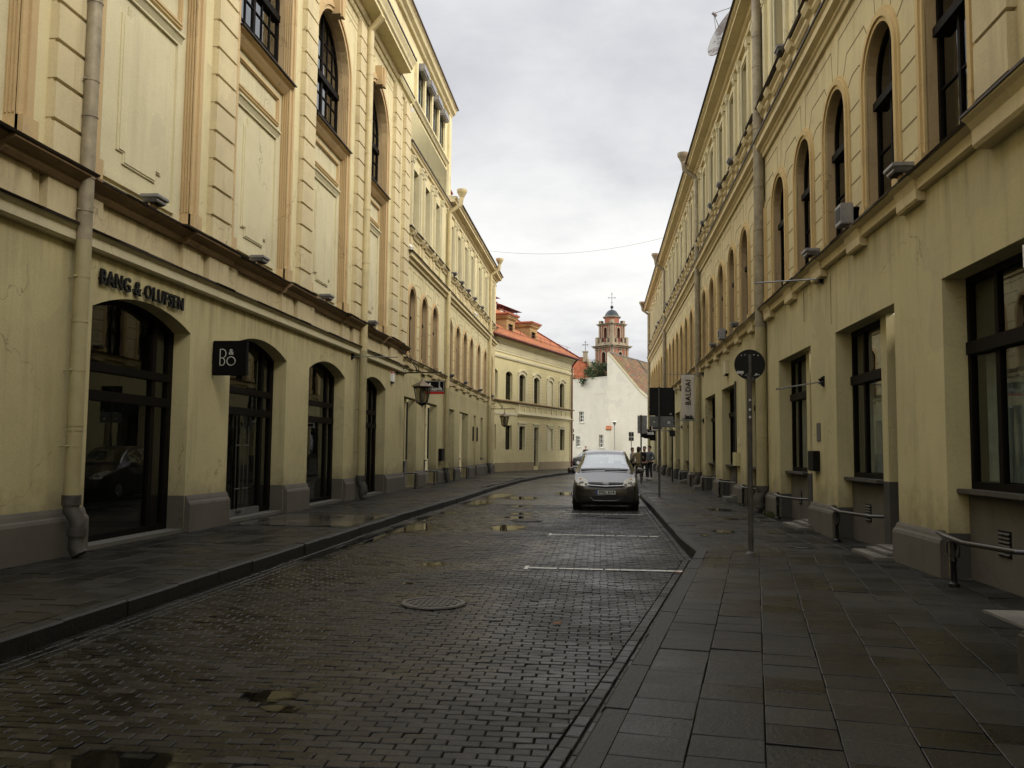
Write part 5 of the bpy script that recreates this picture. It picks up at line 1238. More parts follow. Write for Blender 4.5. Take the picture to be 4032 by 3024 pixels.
for h in W1:
    c, w_ = h['c'], h['w']; z0, z1 = h['z0'], h['zs']
    glazed(FD, 'window', DB, c, w_, z0, z1, 0, -.18, mull=[(c, .05, None, None)], transoms=[(z0 + (z1 - z0) / 3, .05), (z0 + (z1 - z0) * 2 / 3, .05)], fr=.08, mt='white_frame', bdepth=.4, depth=.05)
    q = MB(); q.box(FD, c - w_ / 2 - .1, c + w_ / 2 + .1, z0 - .12, z0 - .03, -.05, .1); q.build('sill', 'd_wall', DB)
q = MB(); q.prism(FG, [(-.12, 0), (.62, 0), (.44, 4.05), (-.12, 4.05)], 0, .5); bt = q.build('buttress', 'd_wall', DB)
q = MB()
for k in range(4): q.tube([FG.pt(-.1 + k * .17, 4.0, .6), FG.pt(-.04 + k * .17, 4.42, .0)], .10, 8)
q.build('buttress_tiles', 'tile', bt, local=True)
# ---------------------------------------------------------------- brick church with its baroque tower
M['church_pink'] = stucco('salmon_render', (.30, .112, .072), .14, .25, (.2, .12, .07))
M['church_stone'] = stucco('weathered_cream_stone', (.30, .25, .175), .2, .5, (.14, .11, .08))
M['lead'] = mat('dark_lead_dome', (.03, .036, .04), .45, .3, .5, .35, .8)
M['brick_tile'] = mat('worn_red_tile', (.27, .085, .04), .85, 0, .2, .35, 1.4)
TW = thing('church_tower', 'salmon and cream baroque bell tower with dark dome and iron cross behind the roofs', 'tower', (2.5, 200, 0))
FT = [Frame((2.5, 200), (math.cos(a), math.sin(a)), (math.sin(a), -math.cos(a))) for a in (R(-45), R(45), R(135), R(225))]   # corner turned towards the street
mb = MB(); S = 3.35          # half side, lower stage
st = MB()
def stage(h, z0, z1, ow, oz0, oz1, d, pil, mbw, mbs):
    for F in FT:
        n = h
        wall(mbw, F, -h, h, z0, z1, [dict(c=0, w=ow, z0=oz0, zs=oz1, rise=ow / 2, d=d)], n)
        for s in (-1, 1):
            for u, wd, pr in ((h - .22, .44, .16), (h * .56, .26, .10)): mbs.box(F, s * u - wd / 2, s * u + wd / 2, z0, z1, n - .02, n + pr)
        mbs.ring(F, contour(0, ow, oz0, oz1, ow / 2, 0, 10, False), contour(0, ow, oz0, oz1, ow / 2, -.26, 10, False), n - .02, n + .1)
stage(2.62, 0, 20.2, 1.2, 18.2, 19.0, .6, 1, mb, st) if False else None
stage(2.62, 14.0, 25.0, 1.15, 20.0, 23.4, .7, 1, mb, st)
stage(2.05, 25.6, 30.2, .95, 27.2, 29.15, 1.2, 1, mb, st)
K = 8
def octa(mbx, r, z0, z1): mbx.lathe((2.5, 200, 0), [(r, z0), (r, z1)], 8, 0, 1, 1, R(22.5))
octa(mb, 1.78, 30.8, 32.2)
mb.build('wall', 'church_pink', TW)
for F in FT:
    for (h, z, e, t_) in ((2.62, 25.0, .5, .18), (2.62, 25.25, .7, .28), (2.62, 24.55, .25, .14), (2.05, 30.15, .3, .16), (2.05, 30.38, .5, .22), (2.62, 25.5, .1, 2.0), (2.05, 30.6, .05, .7)):
        if t_ > .5 and h > 2.5:
            for s in (-1, 1): st.box(F, s * (h - .35) - .35, s * (h - .35) + .35, 25.5, 27.5, h - .62, h + .10); st.box(F, s * 1.0 - .16, s * 1.0 + .16, 25.5, 27.1, h - .35, h + .02)
            st.box(F, -h, h, 25.5, 26.1, h - .3, h)
        elif t_ > .5:
            for s in (-1, 1): st.box(F, s * (h - .3) - .4, s * (h - .3) + .4, 30.6, 31.35, h - .7, h + .06)
        else: st.prof(F, -h - e, h + e, [(h - .5, z), (h + e * .4, z), (h + e, z + t_ * .6), (h + e, z + t_), (h - .5, z + t_)])
    st.prism(F, [(-.62, 25.5), (.62, 25.5), (.34, 26.05), (0, 26.3), (-.34, 26.05)], 2.6, 2.9)
    st.ring(F, contour(0, .42, 24.35, 25.0, .21, 0, 10), contour(0, .42, 24.35, 25.0, .21, -.16, 10), 2.6, 2.78, True)
st.lathe((2.5, 200, 0), [(1.8, 31.9), (2.1, 32.05), (2.22, 32.2), (2.1, 32.3)], 8, 0, 1, 1, R(22.5))
st.build('stonework', 'church_stone', TW)
dk = MB()
for F in FT:
    dk.box(F, -.17, .17, 24.4, 25.1, 2.55, 2.64); dk.ring(F, contour(0, .42, 24.35, 25.0, .21), contour(0, .42, 24.35, 25.0, .21, .19), 2.6, 2.64, True)
    for k in range(9): dk.box(F, -.95 + k * .235, -.92 + k * .235, 26.1, 27.3, 2.4, 2.44)
    dk.box(F, -.98, .98, 27.26, 27.32, 2.38, 2.45)
    pane(dk, F, contour(0, 1.15, 20.0, 23.4, .57), 2.0); pane(dk, F, contour(0, .95, 27.2, 29.15, .47), 1.35)  # dark sheets added behind the openings, painting the dim inside
dk.build('grille_and_dark_back', 'iron', TW)
mb = MB(); mb.lathe((2.5, 200, 0), [(2.0, 32.28), (1.75, 32.4), (1.62, 32.6), (1.4, 33.1), (1.05, 33.55), (.6, 33.85), (.15, 33.97), (.06, 34.2)], 20); mb.build('dome', 'lead', TW, smooth=True)
mb = MB(); mb.lathe((2.5, 200, 0), [(.02, 34.18), (.2, 34.24), (.34, 34.42), (.38, 34.58), (.34, 34.74), (.2, 34.92), (.05, 34.98)], 14); mb.build('ball', 'lead', TW, smooth=True)
mb = MB(); mb.tube([(2.5, 200, 34.9), (2.5, 200, 38.0)], .05, 6); mb.tube([(1.7, 200, 36.75), (3.3, 200, 36.75)], .045, 6)
for x, z in ((1.8, 36.75), (3.2, 36.75), (2.5, 37.6)):
    mb.tube([(x, 200, z - .32), (x, 200, z + .32)], .035, 5); mb.tube([(x - .25, 200, z), (x + .25, 200, z)], .035, 5)
mb.tube([(2.2, 200, 35.6), (2.8, 200, 35.6)], .035, 5); mb.build('cross', 'iron', TW)
CH = thing('church_nave', 'steep red tiled church roof with stepped gable, stone pinnacle and small cross', 'church', (-3.2, 150, 0))
mb = MB(); mb.add([(-7.5, 150, 11.5), (-.9, 150, 14.2), (-2.9, 152.5, 17.9), (-4.9, 152.5, 17.9), (-8.5, 151, 15)], [(0, 1, 2, 3, 4)])
mb.add([(-.9, 150, 14.2), (.2, 158, 14.2), (-1.9, 160, 17.9), (-2.9, 152.5, 17.9)], [(0, 1, 2, 3)])
mb.add([(-8, 150, 6), (-.9, 150, 6), (-.9, 150, 14.2), (-7.5, 150, 11.5)], [(0, 1, 2, 3)])
mb.build('roof', 'brick_tile', CH)
mb = MB(); mb.tube([(-2.7, 152.2, 18.0), (-2.2, 151.6, 17.2), (-.95, 149.9, 14.2)], [.30, .30, .30], 6); mb.box(Frame((-2.7, 152), (1, 0), (0, -1)), -.40, .40, 17.0, 18.7, -.4, .4); mb.box(Frame((-2.7, 152), (1, 0), (0, -1)), -.52, .52, 18.7, 18.85, -.5, .5); mb.build('gable_coping', 'church_stone', CH)
mb = MB(); mb.tube([(-2.7, 152, 18.8), (-2.7, 152, 20.6)], .05, 5); mb.tube([(-3.15, 152, 20.0), (-2.25, 152, 20.0)], .045, 5)
for x, z in ((-3.1, 20.), (-2.3, 20.), (-2.7, 20.5)): mb.tube([(x, 152, z - .2), (x, 152, z + .2)], .035, 5); mb.tube([(x - .18, 152, z), (x + .18, 152, z)], .035, 5)
mb.build('cross', 'iron', CH)
# ---------------------------------------------------------------- shrubs behind the white wall
def bush(loc, rx, ry, rz_, n, lab, nm='tree', seed=1):
    t = thing(nm, lab, 'tree', loc); rnd = random.Random(seed)
    mb = MB(); 
    for k in range(5): a = rnd.uniform(0, 6.28); mb.tube([(0, 0, -1.5), (.25 * math.cos(a), .25 * math.sin(a), .2), (rx * .6 * math.cos(a), ry * .6 * math.sin(a), rz_ * rnd.uniform(.6, 1.2))], [.09, .06, .02], 6)
    mb.build('trunk', 'bark', t, local=True)
    cl = [(rnd.uniform(-1, 1) * rx, rnd.uniform(-1, 1) * ry, rnd.uniform(.1, 1.0) * rz_ * 1.5) for _ in range(26)]
    cl = [c for c in cl if (c[0] / rx) ** 2 + (c[1] / ry) ** 2 + ((c[2] / (rz_ * 1.5)) - .3) ** 2 < 1.15]
    V, f = [], []
    for i in range(n):
        c = rnd.choice(cl); g = [rnd.gauss(0, .30) for _ in range(3)]; p = Vector(c) + Vector(g); s = rnd.uniform(.07, .15)
        a = Vector((rnd.uniform(-1, 1), rnd.uniform(-1, 1), rnd.uniform(-.6, 1))).normalized(); b_ = a.cross(Vector((rnd.uniform(-1, 1), rnd.uniform(-1, 1), rnd.uniform(-1, 1)))).normalized()
        k = len(V); V += [p - a * s, p + b_ * s * .5, p + a * s, p - b_ * s * .5]; f.append((k, k + 1, k + 2, k + 3))
    m = MB(); m.add(V, f); m.build('crown', 'leaf', t, local=True, fix=False)
bush((-.6, 107.0, 9.7), 1.9, 1.1, 1.75, 4200, 'dense green shrub rising behind the white wall below the tower', seed=3)
bush((-4.2, 112.0, 9.9), .75, .8, .9, 900, 'small green shrub beside the roof edge of the yellow house', seed=5)
# ---------------------------------------------------------------- dish, cable
DS = thing('satellite_dish', 'large stained white satellite dish tilted over the right roof edge', 'satellite dish', (4.3, 27.2, 14.0))
mb = MB(); V, f = [], []
ax = Vector((-.80, -.42, .42)).normalized(); e1 = ax.cross(Vector((0, 0, 1))).normalized(); e2 = e1.cross(ax); c0 = Vector((-.05, 0, .75)); RD = 1.04
for i in range(9):
    r = RD * i / 8
    for j in range(32):
        q = j / 32 * 2 * math.pi; V.append(c0 + ax * (.26 * (i / 8) ** 2) + (e1 * math.cos(q) + e2 * math.sin(q)) * r)
for i in range(8):
    for j in range(32): f.append((i * 32 + j, i * 32 + (j + 1) % 32, (i + 1) * 32 + (j + 1) % 32, (i + 1) * 32 + j))
mb.add(V, f)
m = bpy.data.materials.new('stained_white_dish'); m.use_nodes = True; t = m.node_tree; b = bsdf(m); b.inputs['Roughness'].default_value = .6
t.links.new(mixc(t, ramp(t, noise_n(t, N(t, 'ShaderNodeNewGeometry').outputs['Position'], 2.2, 7, .7), [(.50, 0.), (.56, 1.)]), (.30, .30, .30), (.11, .09, .085)), b.inputs['Base Color']); M['dish'] = m
d = mb.build('reflector', 'dish', DS, local=True, smooth=True); sm = d.modifiers.new('s', 'SOLIDIFY'); sm.thickness = .03
tip = c0 + ax * .95; mb = MB()
for q in (.5, 2.6, 4.7): mb.tube([c0 + ax * .26 + (e1 * math.cos(q) + e2 * math.sin(q)) * RD, tip], .012, 5)
mb.tube([tip - ax * .12, tip + ax * .05], .05, 8); mb.build('feed_arm', 'steel', DS, local=True)
mb = MB(); mb.tube([(.25, .1, -.6), (.2, .05, .6), c0], .06, 8); mb.build('mount', 'iron_g', DS, local=True)
mb = MB(); P = []
for i in range(25):
    s = i / 24; P.append((-7 + 11.4 * s, 52 + -2.0 * s, 13.62 - 1.1 * 4 * s * (1 - s) * .55 + .35 * s))
mb.tube(P, .007, 4); tag(mb.build('cable', 'iron_g'), 'thin slack cable strung across the street between the roofs', 'cable')
# ---------------------------------------------------------------- road signs (seen from behind)
def pole(t, h, r=.03, m='iron_g', name='pole'):
    mb = MB(); mb.tube([(0, 0, -.02), (0, 0, h)], r, 12); mb.lathe((0, 0, 0), [(r * 2.0, 0), (r * 1.7, .012), (r * 1.05, .03)], 12); return mb.build(name, m, t, local=True, smooth=True)
def disc(mb, c, r, th=.012, seg=36, m=0):
    V = [(c[0] + r * math.cos(2 * math.pi * j / seg), c[1] + y, c[2] + r * math.sin(2 * math.pi * j / seg)) for y in (0, th) for j in range(seg)]
    mb.add(V, [tuple(range(seg)), tuple(range(2 * seg - 1, seg - 1, -1))] + [(j, (j + 1) % seg, seg + (j + 1) % seg, seg + j) for j in range(seg)], m)
def rrect(x0, x1, z0, z1, r=.04):
    P = []
    for cx, cz, a0 in ((x1 - r, z1 - r, 0), (x0 + r, z1 - r, 90), (x0 + r, z0 + r, 180), (x1 - r, z0 + r, 270)):
        for k in range(5): a = R(a0 + 90 * k / 4); P.append((cx + r * math.cos(a), cz + r * math.sin(a)))
    return P
t = thing('road_sign', 'black back of a round road sign on the near right pavement post', 'road sign', (2.17, 13.05, 0))
pole(t, 2.62, .038)
mb = MB(); disc(mb, (.02, .055, 2.75), .225, .012); s = mb.build('sign_plate', 'signback', t, local=True)
mb = MB(); mb.box(FW, .0, .04, 2.56, 2.90, .035, .056); mb.box(FW, -.03, .07, 2.50, 2.56, -.02, .05); mb.build('rail', 'iron_g', s, local=True)
mb = MB()
for x, z in ((-.12, 2.885), (-.07, 2.895), (.06, 2.895), (.12, 2.885), (-.12, 2.60), (-.06, 2.59), (.07, 2.59), (.13, 2.60)): mb.lathe((x + .02, .05, z), [(.009, -.006), (.011, 0), (.004, .008)], 6)
mb.box(FW, -.17, -.07, 2.615, 2.655, .052, .0555); mb.box(FW, .10, .13, 2.59, 2.62, .052, .0555); mb.build('rivet', 'grey_lt', s, local=True)
mb = MB()
for z in (2.22, 2.08, 1.97): disc(mb, (0, -.041, z), .018, .002, 10)
mb.build('sticker', 'grey_lt', t, local=True)
t = thing('road_sign', 'tall dark rectangular sign back over a small grey plate on a thin post', 'road sign', (1.88, 28.5, 0))
pole(t, 3.55, .035)
mb = MB(); mb.prism(FW, rrect(-.31, .46, 2.62, 3.53), .04, .055); s = mb.build('sign_plate', 'signback', t, local=True)
mb = MB(); mb.box(FW, .34, .40, 2.66, 2.69, .036, .0395); mb.build('sticker', 'grey_lt', s, local=True)
mb = MB(); mb.prism(FW, rrect(-.31, .46, 2.27, 2.60), .04, .055); s = mb.build('lower_plate', 'signgrey', t, local=True)
mb = MB(); mb.box(FW, -.2, -.12, 2.40, 2.43, .036, .0395); disc(mb, (.31, .036, 2.40), .05, .003, 14); mb.build('sticker', 'grey_lt', s, local=True)
t = thing('road_sign', 'narrow grey rectangular sign back on a post beside the standing people', 'road sign', (1.83, 40.1, 0))
pole(t, 3.12, .035)
mb = MB(); mb.prism(FW, rrect(-.16, .27, 2.50, 3.10, .03), .04, .055); mb.box(FW, -.2, .3, 2.48, 2.51, .02, .05); mb.build('sign_plate', 'steel', t, local=True)
mb = MB(); mb.prism(FW, rrect(-.16, .27, 2.28, 2.485, .03), .04, .055); mb.build('lower_plate', 'steel', t, local=True)
t = thing('sign_post', 'dark thin post standing close to the right wall under the black banner', 'post', (3.44, 42.7, 0)); pole(t, 2.55, .04, 'iron')
mb = MB(); mb.prism(FW, rrect(-.12, .14, 2.2, 2.5, .02), .045, .055); mb.build('sign_plate', 'signback', t, local=True)
t = thing('road_sign', 'round grey sign back over a dark square plate by the yellow house corner', 'road sign', (-2.65, 78.6, 0))
pole(t, 3.6, .045)
mb = MB(); disc(mb, (0, .05, 3.28), .27, .015, 28); mb.build('sign_plate', 'signgrey', t, local=True)
mb = MB(); mb.prism(FW, rrect(-.27, .27, 2.38, 2.97), .05, .065); mb.build('lower_plate', 'signback', t, local=True)
t = thing('road_sign', 'pair of small black sign backs on a post before the white house', 'road sign', (3.55, 102.6, 0))
pole(t, 3.75, .045)
mb = MB(); mb.prism(FW, rrect(-.29, .29, 3.18, 3.72), .05, .065); mb.build('sign_plate', 'signback', t, local=True)
mb = MB(); mb.prism(FW, rrect(-.29, .29, 2.70, 3.13), .05, .065); mb.build('lower_plate', 'signback', t, local=True)
t = thing('street_lamp', 'slim white-capped street lamp post in front of the white gable', 'street lamp', (1.62, 103.2, 0))
pole(t, 4.6, .06, 'steel')
mb = MB(); mb.lathe((0, 0, 0), [(.07, 4.5), (.09, 4.62), (.22, 4.86), (.23, 4.90)], 16); mb.build('lamp_bowl', 'iron_g', t, local=True, smooth=True)
mb = MB(); mb.lathe((0, 0, 0), [(.25, 4.90), (.24, 4.95), (.12, 5.0), (.02, 5.01)], 16); mb.build('lamp_cap', 'white', t, local=True, smooth=True)
# ---------------------------------------------------------------- banners on the right wall
def banner(y, x0, x1, z0, z1, cloth, rodx, lab, group=None):
    t = thing('banner', lab, 'banner', (4.08, y, (z0 + z1) / 2)); off = Vector(t.location)
    mb = MB(); V = []; K = 10; J = 14
    for j in range(J + 1):
        for i in range(K + 1):
            x = x0 + (x1 - x0) * i / K; z = z0 + (z1 - z0) * j / J
            V.append((x - 4.08, .018 * math.sin(i * .9 + j * .35) * math.sin(math.pi * j / J), z - off.z))
    mb.add(V, [(j * (K + 1) + i, j * (K + 1) + i + 1, (j + 1) * (K + 1) + i + 1, (j + 1) * (K + 1) + i) for j in range(J) for i in range(K)])
    c = mb.build('cloth', cloth, t, local=True, smooth=True); c.modifiers.new('s', 'SOLIDIFY').thickness = .004
    mb = MB()
    for z in (z0, z1): mb.tube([(.0, 0, z - off.z), (rodx - 4.08, 0, z - off.z)], .014, 8)
    mb.build('rod', 'steel', t, local=True, smooth=True)
    mb = MB()
    for z in (z0, z1): mb.lathe((-.02, 0, z - off.z), [(.09, -.05), (.02, 0), (.09, .05)], 8); mb.box(FW, -.02, .0, z - off.z - .12, z - off.z + .12, -.06, .06)
    mb.build('bracket', 'signback', t, local=True)
    return t
b1 = banner(35.2, 3.20, 3.73, 2.70, 4.55, 'banner', 2.66, 'light grey hanging banner reading BALDAI beside the right downpipe')
text('BALDAI', .295, 'letter', b1, basis((3.475 - 4.08, -.025, 3.83 - 3.625), (0, 0, 1), (-1, 0, 0)), 'lettering', .004, 'CENTER', .92, 1.15, local=True, bold=.004)
text('beola', .24, 'letter', b1, basis((3.49 - 4.08, -.025, 2.86 - 3.625), (1, 0, 0), (0, 0, 1)), 'lettering', .004, 'CENTER', .68, .9, local=True, bold=.008)
mb = MB(); mb.box(FW, -.80, -.38, -.860, -.842, -.027, -.02); mb.build('underline', 'letter', b1, local=True)
b2 = banner(44.5, 2.75, 3.72, 2.70, 4.57, 'black', 2.6, 'black hanging banner with white vertical lettering behind the tall sign')
text('INTERJERO DETALĖS', .17, 'white', b2, basis((3.50 - 4.08, -.025, 3.90 - 3.635), (0, 0, 1), (-1, 0, 0)), 'lettering', .004, 'CENTER', .80, 1.0, local=True)
text('beola', .26, 'white', b2, basis((3.46 - 4.08, -.025, 2.86 - 3.635), (1, 0, 0), (0, 0, 1)), 'lettering', .004, 'CENTER', .68, .9, local=True, bold=.006)
mb = MB(); mb.box(FW, -.85, -.40, -.865, -.848, -.027, -.02); mb.build('underline', 'white', b2, local=True)
t = thing('hanging_sign', 'small black and white sign box on a rod under the black banner', 'sign', (4.08, 53.4, 2.75)); mb = MB(); mb.box(FW, -1.02, -.35, .0, .30, -.04, .04); mb.build('box', 'banner', t, local=True)
mb = MB(); mb.box(FW, -.95, -.42, .08, .24, -.045, -.041); mb.build('panel', 'black', t, local=True)
mb = MB(); mb.tube([(-1.15, 0, -.03), (0, 0, -.03)], .014, 8); mb.lathe((-.02, 0, -.03), [(.08, -.05), (.02, 0), (.08, .05)], 8); mb.build('rod', 'steel', t, local=True)
t = thing('flag', 'black flag with pale emblem hanging from the far right wall over the people', 'flag', (4.05, 61, 3.0)); mb = MB(); V = []
for j in range(11):
    for i in range(13):
        u = i / 12; zt = .9 ; zb = -.62 - .28 * u - .10 * math.sin(u * 5)
        V.append((-1.32 + 1.05 * u if j < 6 else -1.32 + 1.05 * u, .05 * math.sin(u * 6 + j * .4), zt + (zb - zt) * j / 10 if u > .62 else .0 + (zb * .78) * j / 10))
mb.add(V, [(j * 13 + i, j * 13 + i + 1, (j + 1) * 13 + i + 1, (j + 1) * 13 + i) for j in range(10) for i in range(12)]); mb.build('cloth', 'black', t, local=True, smooth=True)
text('beola', .34, 'white', t, basis((-.62, -.07, -.26), (1, 0, 0), (0, 0, 1)), 'lettering', .004, 'CENTER', .7, .9, local=True)
mb = MB(); mb.tube([(0, 0, .9), (-1.4, 0, .9)], .016, 6); mb.build('rod', 'steel', t, local=True)
rod(FR, 16.4, 4.67, 1.12, 4.72, 'empty steel flag rod high on the right wall beside the near drainpipe', .6)
rod(FR, 16.45, 2.77, .86, 2.62, 'empty steel flag rod tilting down beside the near right windows', -.1)
# small fittings on the right wall
t = thing('letter_box', 'dark wall letter box between two near right openings', 'letter box', FR.pt(17.02, 1.3, 0)); mb = MB(); mb.box(FR, 16.82, 17.25, 1.12, 1.50, 0, .13); mb.box(FR, 16.86, 17.21, 1.40, 1.43, .12, .14); mb.build('case', 'door', t, bevel=.012)
tag(MB().box(FR, 16.75, 17.02, 1.68, 2.02, 0, .012).build('wall_plaque', 'stone'), 'faded paper notice on the wall above the right letter box', 'notice')
tag(MB().box(FR, 26.15, 26.5, 1.68, 1.9, 0, .02).build('wall_plaque', 'pale'), 'small cream plate on the wall right of the round sign post', 'plate')
t = thing('wall_cabinet', 'narrow ochre meter cabinet low on the right wall past the round sign', 'cabinet', FR.pt(26.5, 1.2, 0)); mb = MB(); mb.box(FR, 26.22, 26.75, 1.06, 1.46, 0, .14); mb.build('case', 'wall_low_r', t, bevel=.01); mb = MB(); mb.tube([FR.pt(26.85, .5, .03), FR.pt(26.85, 3.6, .03)], .03, 8); mb.build('conduit', 'iron_g', t)
t = thing('wall_lamp', 'small cream box lamp high on the right wall above the round sign', 'lamp', FR.pt(28.5, 4.15, 0)); mb = MB(); mb.prism(FR, [(28.3, 3.98), (28.75, 3.92), (28.75, 4.36), (28.3, 4.40)], 0, .12); mb.build('case', 'pale', t); mb = MB(); mb.tube([FR.pt(28.4, 3.9, .06), FR.pt(28.4, 3.99, .06)], .03, 6); mb.build('bulb', 'black', t)
tag(MB().box(FR, 60.2, 61., 1.05, 1.6, 0, .1).build('wall_plaque', 'black', bevel=.01), 'small black box on the far right wall beside the people', 'box')
t = thing('alarm_siren', 'white alarm box with a red base at the very right edge', 'alarm', FR.pt(8.36, 3.26, 0)); mb = MB(); mb.box(FR, 8.10, 8.44, 3.17, 3.42, 0, .18, 0); mb.box(FR, 8.12, 8.43, 3.10, 3.17, 0, .17, 1); mb.build('case', ['white', 'red'], t, bevel=.02)
mb = MB()
for u, z0, z1 in ((15.85, 3.75, 4.6), (17.9, 4.1, 4.7)): mb.box(FR, u, u + .035, z0, z1, 0, .02)
tag(mb.build('cable_duct', 'wall_low_r'), 'short vertical painted cable ducts on the near right wall', 'duct')
tag(MB().box(FW, 2.655, 3.0, 0, .33, 5.55, 6.0).build('cabinet', 'iron_g', bevel=.02), 'grey utility box cut off by the right frame edge', 'box')
# ---------------------------------------------------------------- hanging lanterns and the sign on the left
def lantern(y, lab, x=-6.18, za=4.12):
    t = thing('wall_lantern', lab, 'lantern', (x, y, 0))
    mb = MB(); mb.tube([(-.95, 0, za - .01), (-.5, 0, za), (.68, 0, za + .01)], .022, 8); mb.lathe((-.93, 0, za), [(.06, -.08), (.06, .08)], 8)
    mb.tube([(-.20, 0, za + .02), (-.22, 0, za + .16), (-.90, 0, za + 1.0)], .018, 6); mb.tube([(-.14, 0, za + .02), (-.14, 0, za + .18), (-.5, 0, za + .62)], .014, 6)
    P = [(.45 + .09 * math.cos(a) * (1 - a / 14), 0, za + .07 + .09 * math.sin(a) * (1 - a / 14)) for a in [k * .35 for k in range(18)]]; mb.tube(P, .010, 5)
    P = [(-.62 + .08 * math.cos(a) * (1 - a / 14), 0, za + .1 + .08 * math.sin(a) * (1 - a / 14)) for a in [k * .35 for k in range(18)]]; mb.tube(P, .010, 5)
    mb.build('arm', 'lampmetal', t, local=True, smooth=True)
    mb = MB()
    for k in range(3):
        z = za - .05 - k * .085; P = [(.035 * math.cos(a) * (1 if k % 2 else .3), .035 * math.cos(a) * (.3 if k % 2 else 1), z - .03 + .05 * math.sin(a)) for a in [q * math.pi / 6 for q in range(13)]]; mb.tube(P, .009, 5)
    mb.build('chain', 'lampmetal', t, local=True)
    H = lambda r, z: [(r * math.cos(R(60 * k + 30)), r * math.sin(R(60 * k + 30)), z) for k in range(6)]
    zt, zb = 3.60, 3.06; rt, rb = .30, .19
    mb = MB(); mb.lathe((0, 0, 0), [(.40, 3.63), (.39, 3.65), (.22, 3.74), (.06, 3.82), (.035, 3.88), (.02, 3.89)], 6, 0, 1, 1, R(30)); mb.build('lamp_roof', 'lamproof', t, local=True)
    fr = MB(); A, B = H(rt, zt), H(rb, zb)
    for k in range(6): fr.tube([A[k], B[k]], .016, 6)
    for ring, r in ((A, .018), (B, .02)): fr.tube(ring + [ring[0]], r, 6)
    fr.lathe((0, 0, 0), [(rt + .02, 3.58), (rt + .03, 3.63)], 6, 0, 1, 1, R(30)); fr.lathe((0, 0, 0), [(.04, 2.96), (.11, 3.0), (.14, 3.05), (rb + .02, 3.065), (rb + .01, 3.09)], 12); fr.lathe((0, 0, 0), [(.008, 2.90), (.022, 2.925), (.012, 2.97)], 8)
    fr.build('lamp_frame', 'lampmetal', t, local=True)
    gl = MB(); gl.add(H(rt - .01, zt) + H(rb - .01, zb), [(k, (k + 1) % 6, 6 + (k + 1) % 6, 6 + k) for k in range(6)]); gl.build('lamp_glass', 'glass_lamp', t, local=True)
    lb = MB(); lb.lathe((0, 0, 0), [(.03, 3.1), (.10, 3.2), (.11, 3.42), (.05, 3.54)], 12); lb.build('bulb', 'grey_lt', t, local=True, smooth=True)
    return t
lantern(29.76, 'black hexagonal lantern hanging in front of the Acappella sign on the left')
lantern(55.95, 'smaller-looking black hexagonal lantern hanging before the yellow house')
t = thing('projecting_sign', 'black rectangular sign reading Acappella with red strip below on the left wall', 'sign', (-7.1, 33.9, 3.9))
mb = MB(); mb.box(FW, .06, .96, -.26, .27, -.04, .04); mb.build('panel', 'black', t, local=True, bevel=.006)
mb = MB(); mb.box(FW, .07, .95, -.26, -.165, -.046, -.038); mb.build('strip', 'red', t, local=True)
text('A', .42, 'white', t, basis((.34, -.05, .03), (1, 0, .12), (.30, 0, 1)), 'lettering', .006, 'CENTER', .8, 1, local=True)
text('cappella', .205, 'white', t, basis((.64, -.05, -.045), (1, 0, 0), (0, 0, 1)), 'lettering', .006, 'CENTER', .72, 1, local=True)
mb = MB()
for x, z0, z1 in ((.735, .0, .235), (.765, .0, .235), (.93, -.15, .245), (.085, -.15, .245)): mb.box(FW, x, x + .008, z0, z1, -.05, -.042)
for z in (-.15, .24): mb.box(FW, .085, .938, z, z + .008, -.05, -.042)
mb.build('outline', 'white', t, local=True)
mb = MB(); mb.tube([(0, 0, .2), (.08, 0, .2)], .02, 6); mb.tube([(0, 0, -.15), (.08, 0, -.15)], .02, 6); mb.build('bracket', 'iron', t, local=True)
# ---------------------------------------------------------------- floodlights on the ledges
def flood(F, u, z, n, lab, group, kind=0):
    t = thing('floodlight', lab, 'floodlight', F.pt(u, z, n), 0, group)
    mb = MB()
    if kind == 0:
        mb.prism(Frame((F.o[0], F.o[1]), F.d, F.n), [(u - .19, z + .17), (u + .19, z + .17), (u + .19, z + .23), (u - .19, z + .23)], n - .14, n + .16)
        mb.prism(Frame((F.o[0], F.o[1]), F.d, F.n), [(u - .14, z + .11), (u + .14, z + .11), (u + .18, z + .17), (u - .18, z + .17)], n - .11, n + .13)
    else:
        mb.box(F, u - .17, u + .17, z + .06, z + .40, n - .04, n + .16); mb.box(F, u - .13, u + .13, z + .10, z + .34, n - .16, n - .04)
    mb.build('case', 'flood', t, bevel=.012)
    s = MB(); s.box(F, u - .05, u + .05, z - .02, z + .13, n - .04, n + .02); s.box(F, u - .12, u - .10, z - .02, z + .18, n - .03, n); s.box(F, u + .10, u + .12, z - .02, z + .18, n - .03, n); s.build('stand', 'tan', t)
    g = MB(); g.box(F, u - .13, u + .13, z + (.10 if kind == 0 else .12), z + (.107 if kind == 0 else .34), n - (.08 if kind == 0 else .15), n + (.10 if kind == 0 else .165)); g.build('lens', 'plastic', t)
ordn = ['nearest', 'second', 'third', 'fourth', 'fifth', 'sixth', 'seventh', 'eighth', 'ninth']
for i, (u, k) in enumerate(((11.75, 0), (14.2, 1), (16.6, 0), (25.9, 0), (28.5, 1), (30.9, 0))):
    flood(FR, u, 5.03, .14, 'grey %s floodlight on the lower right ledge, %s from the camera' % ('box' if k else 'flat-topped', ordn[i]), 'floodlights on the lower right ledge', k)
for i, u in enumerate((19.0, 26.4, 28.8, 31.2, 33.6, 52.2, 59.7, 61.8)):
    flood(FR, u, 10.10, .12, 'grey floodlight on the upper right ledge, %s from the camera' % ordn[i], 'floodlights on the upper right ledge')
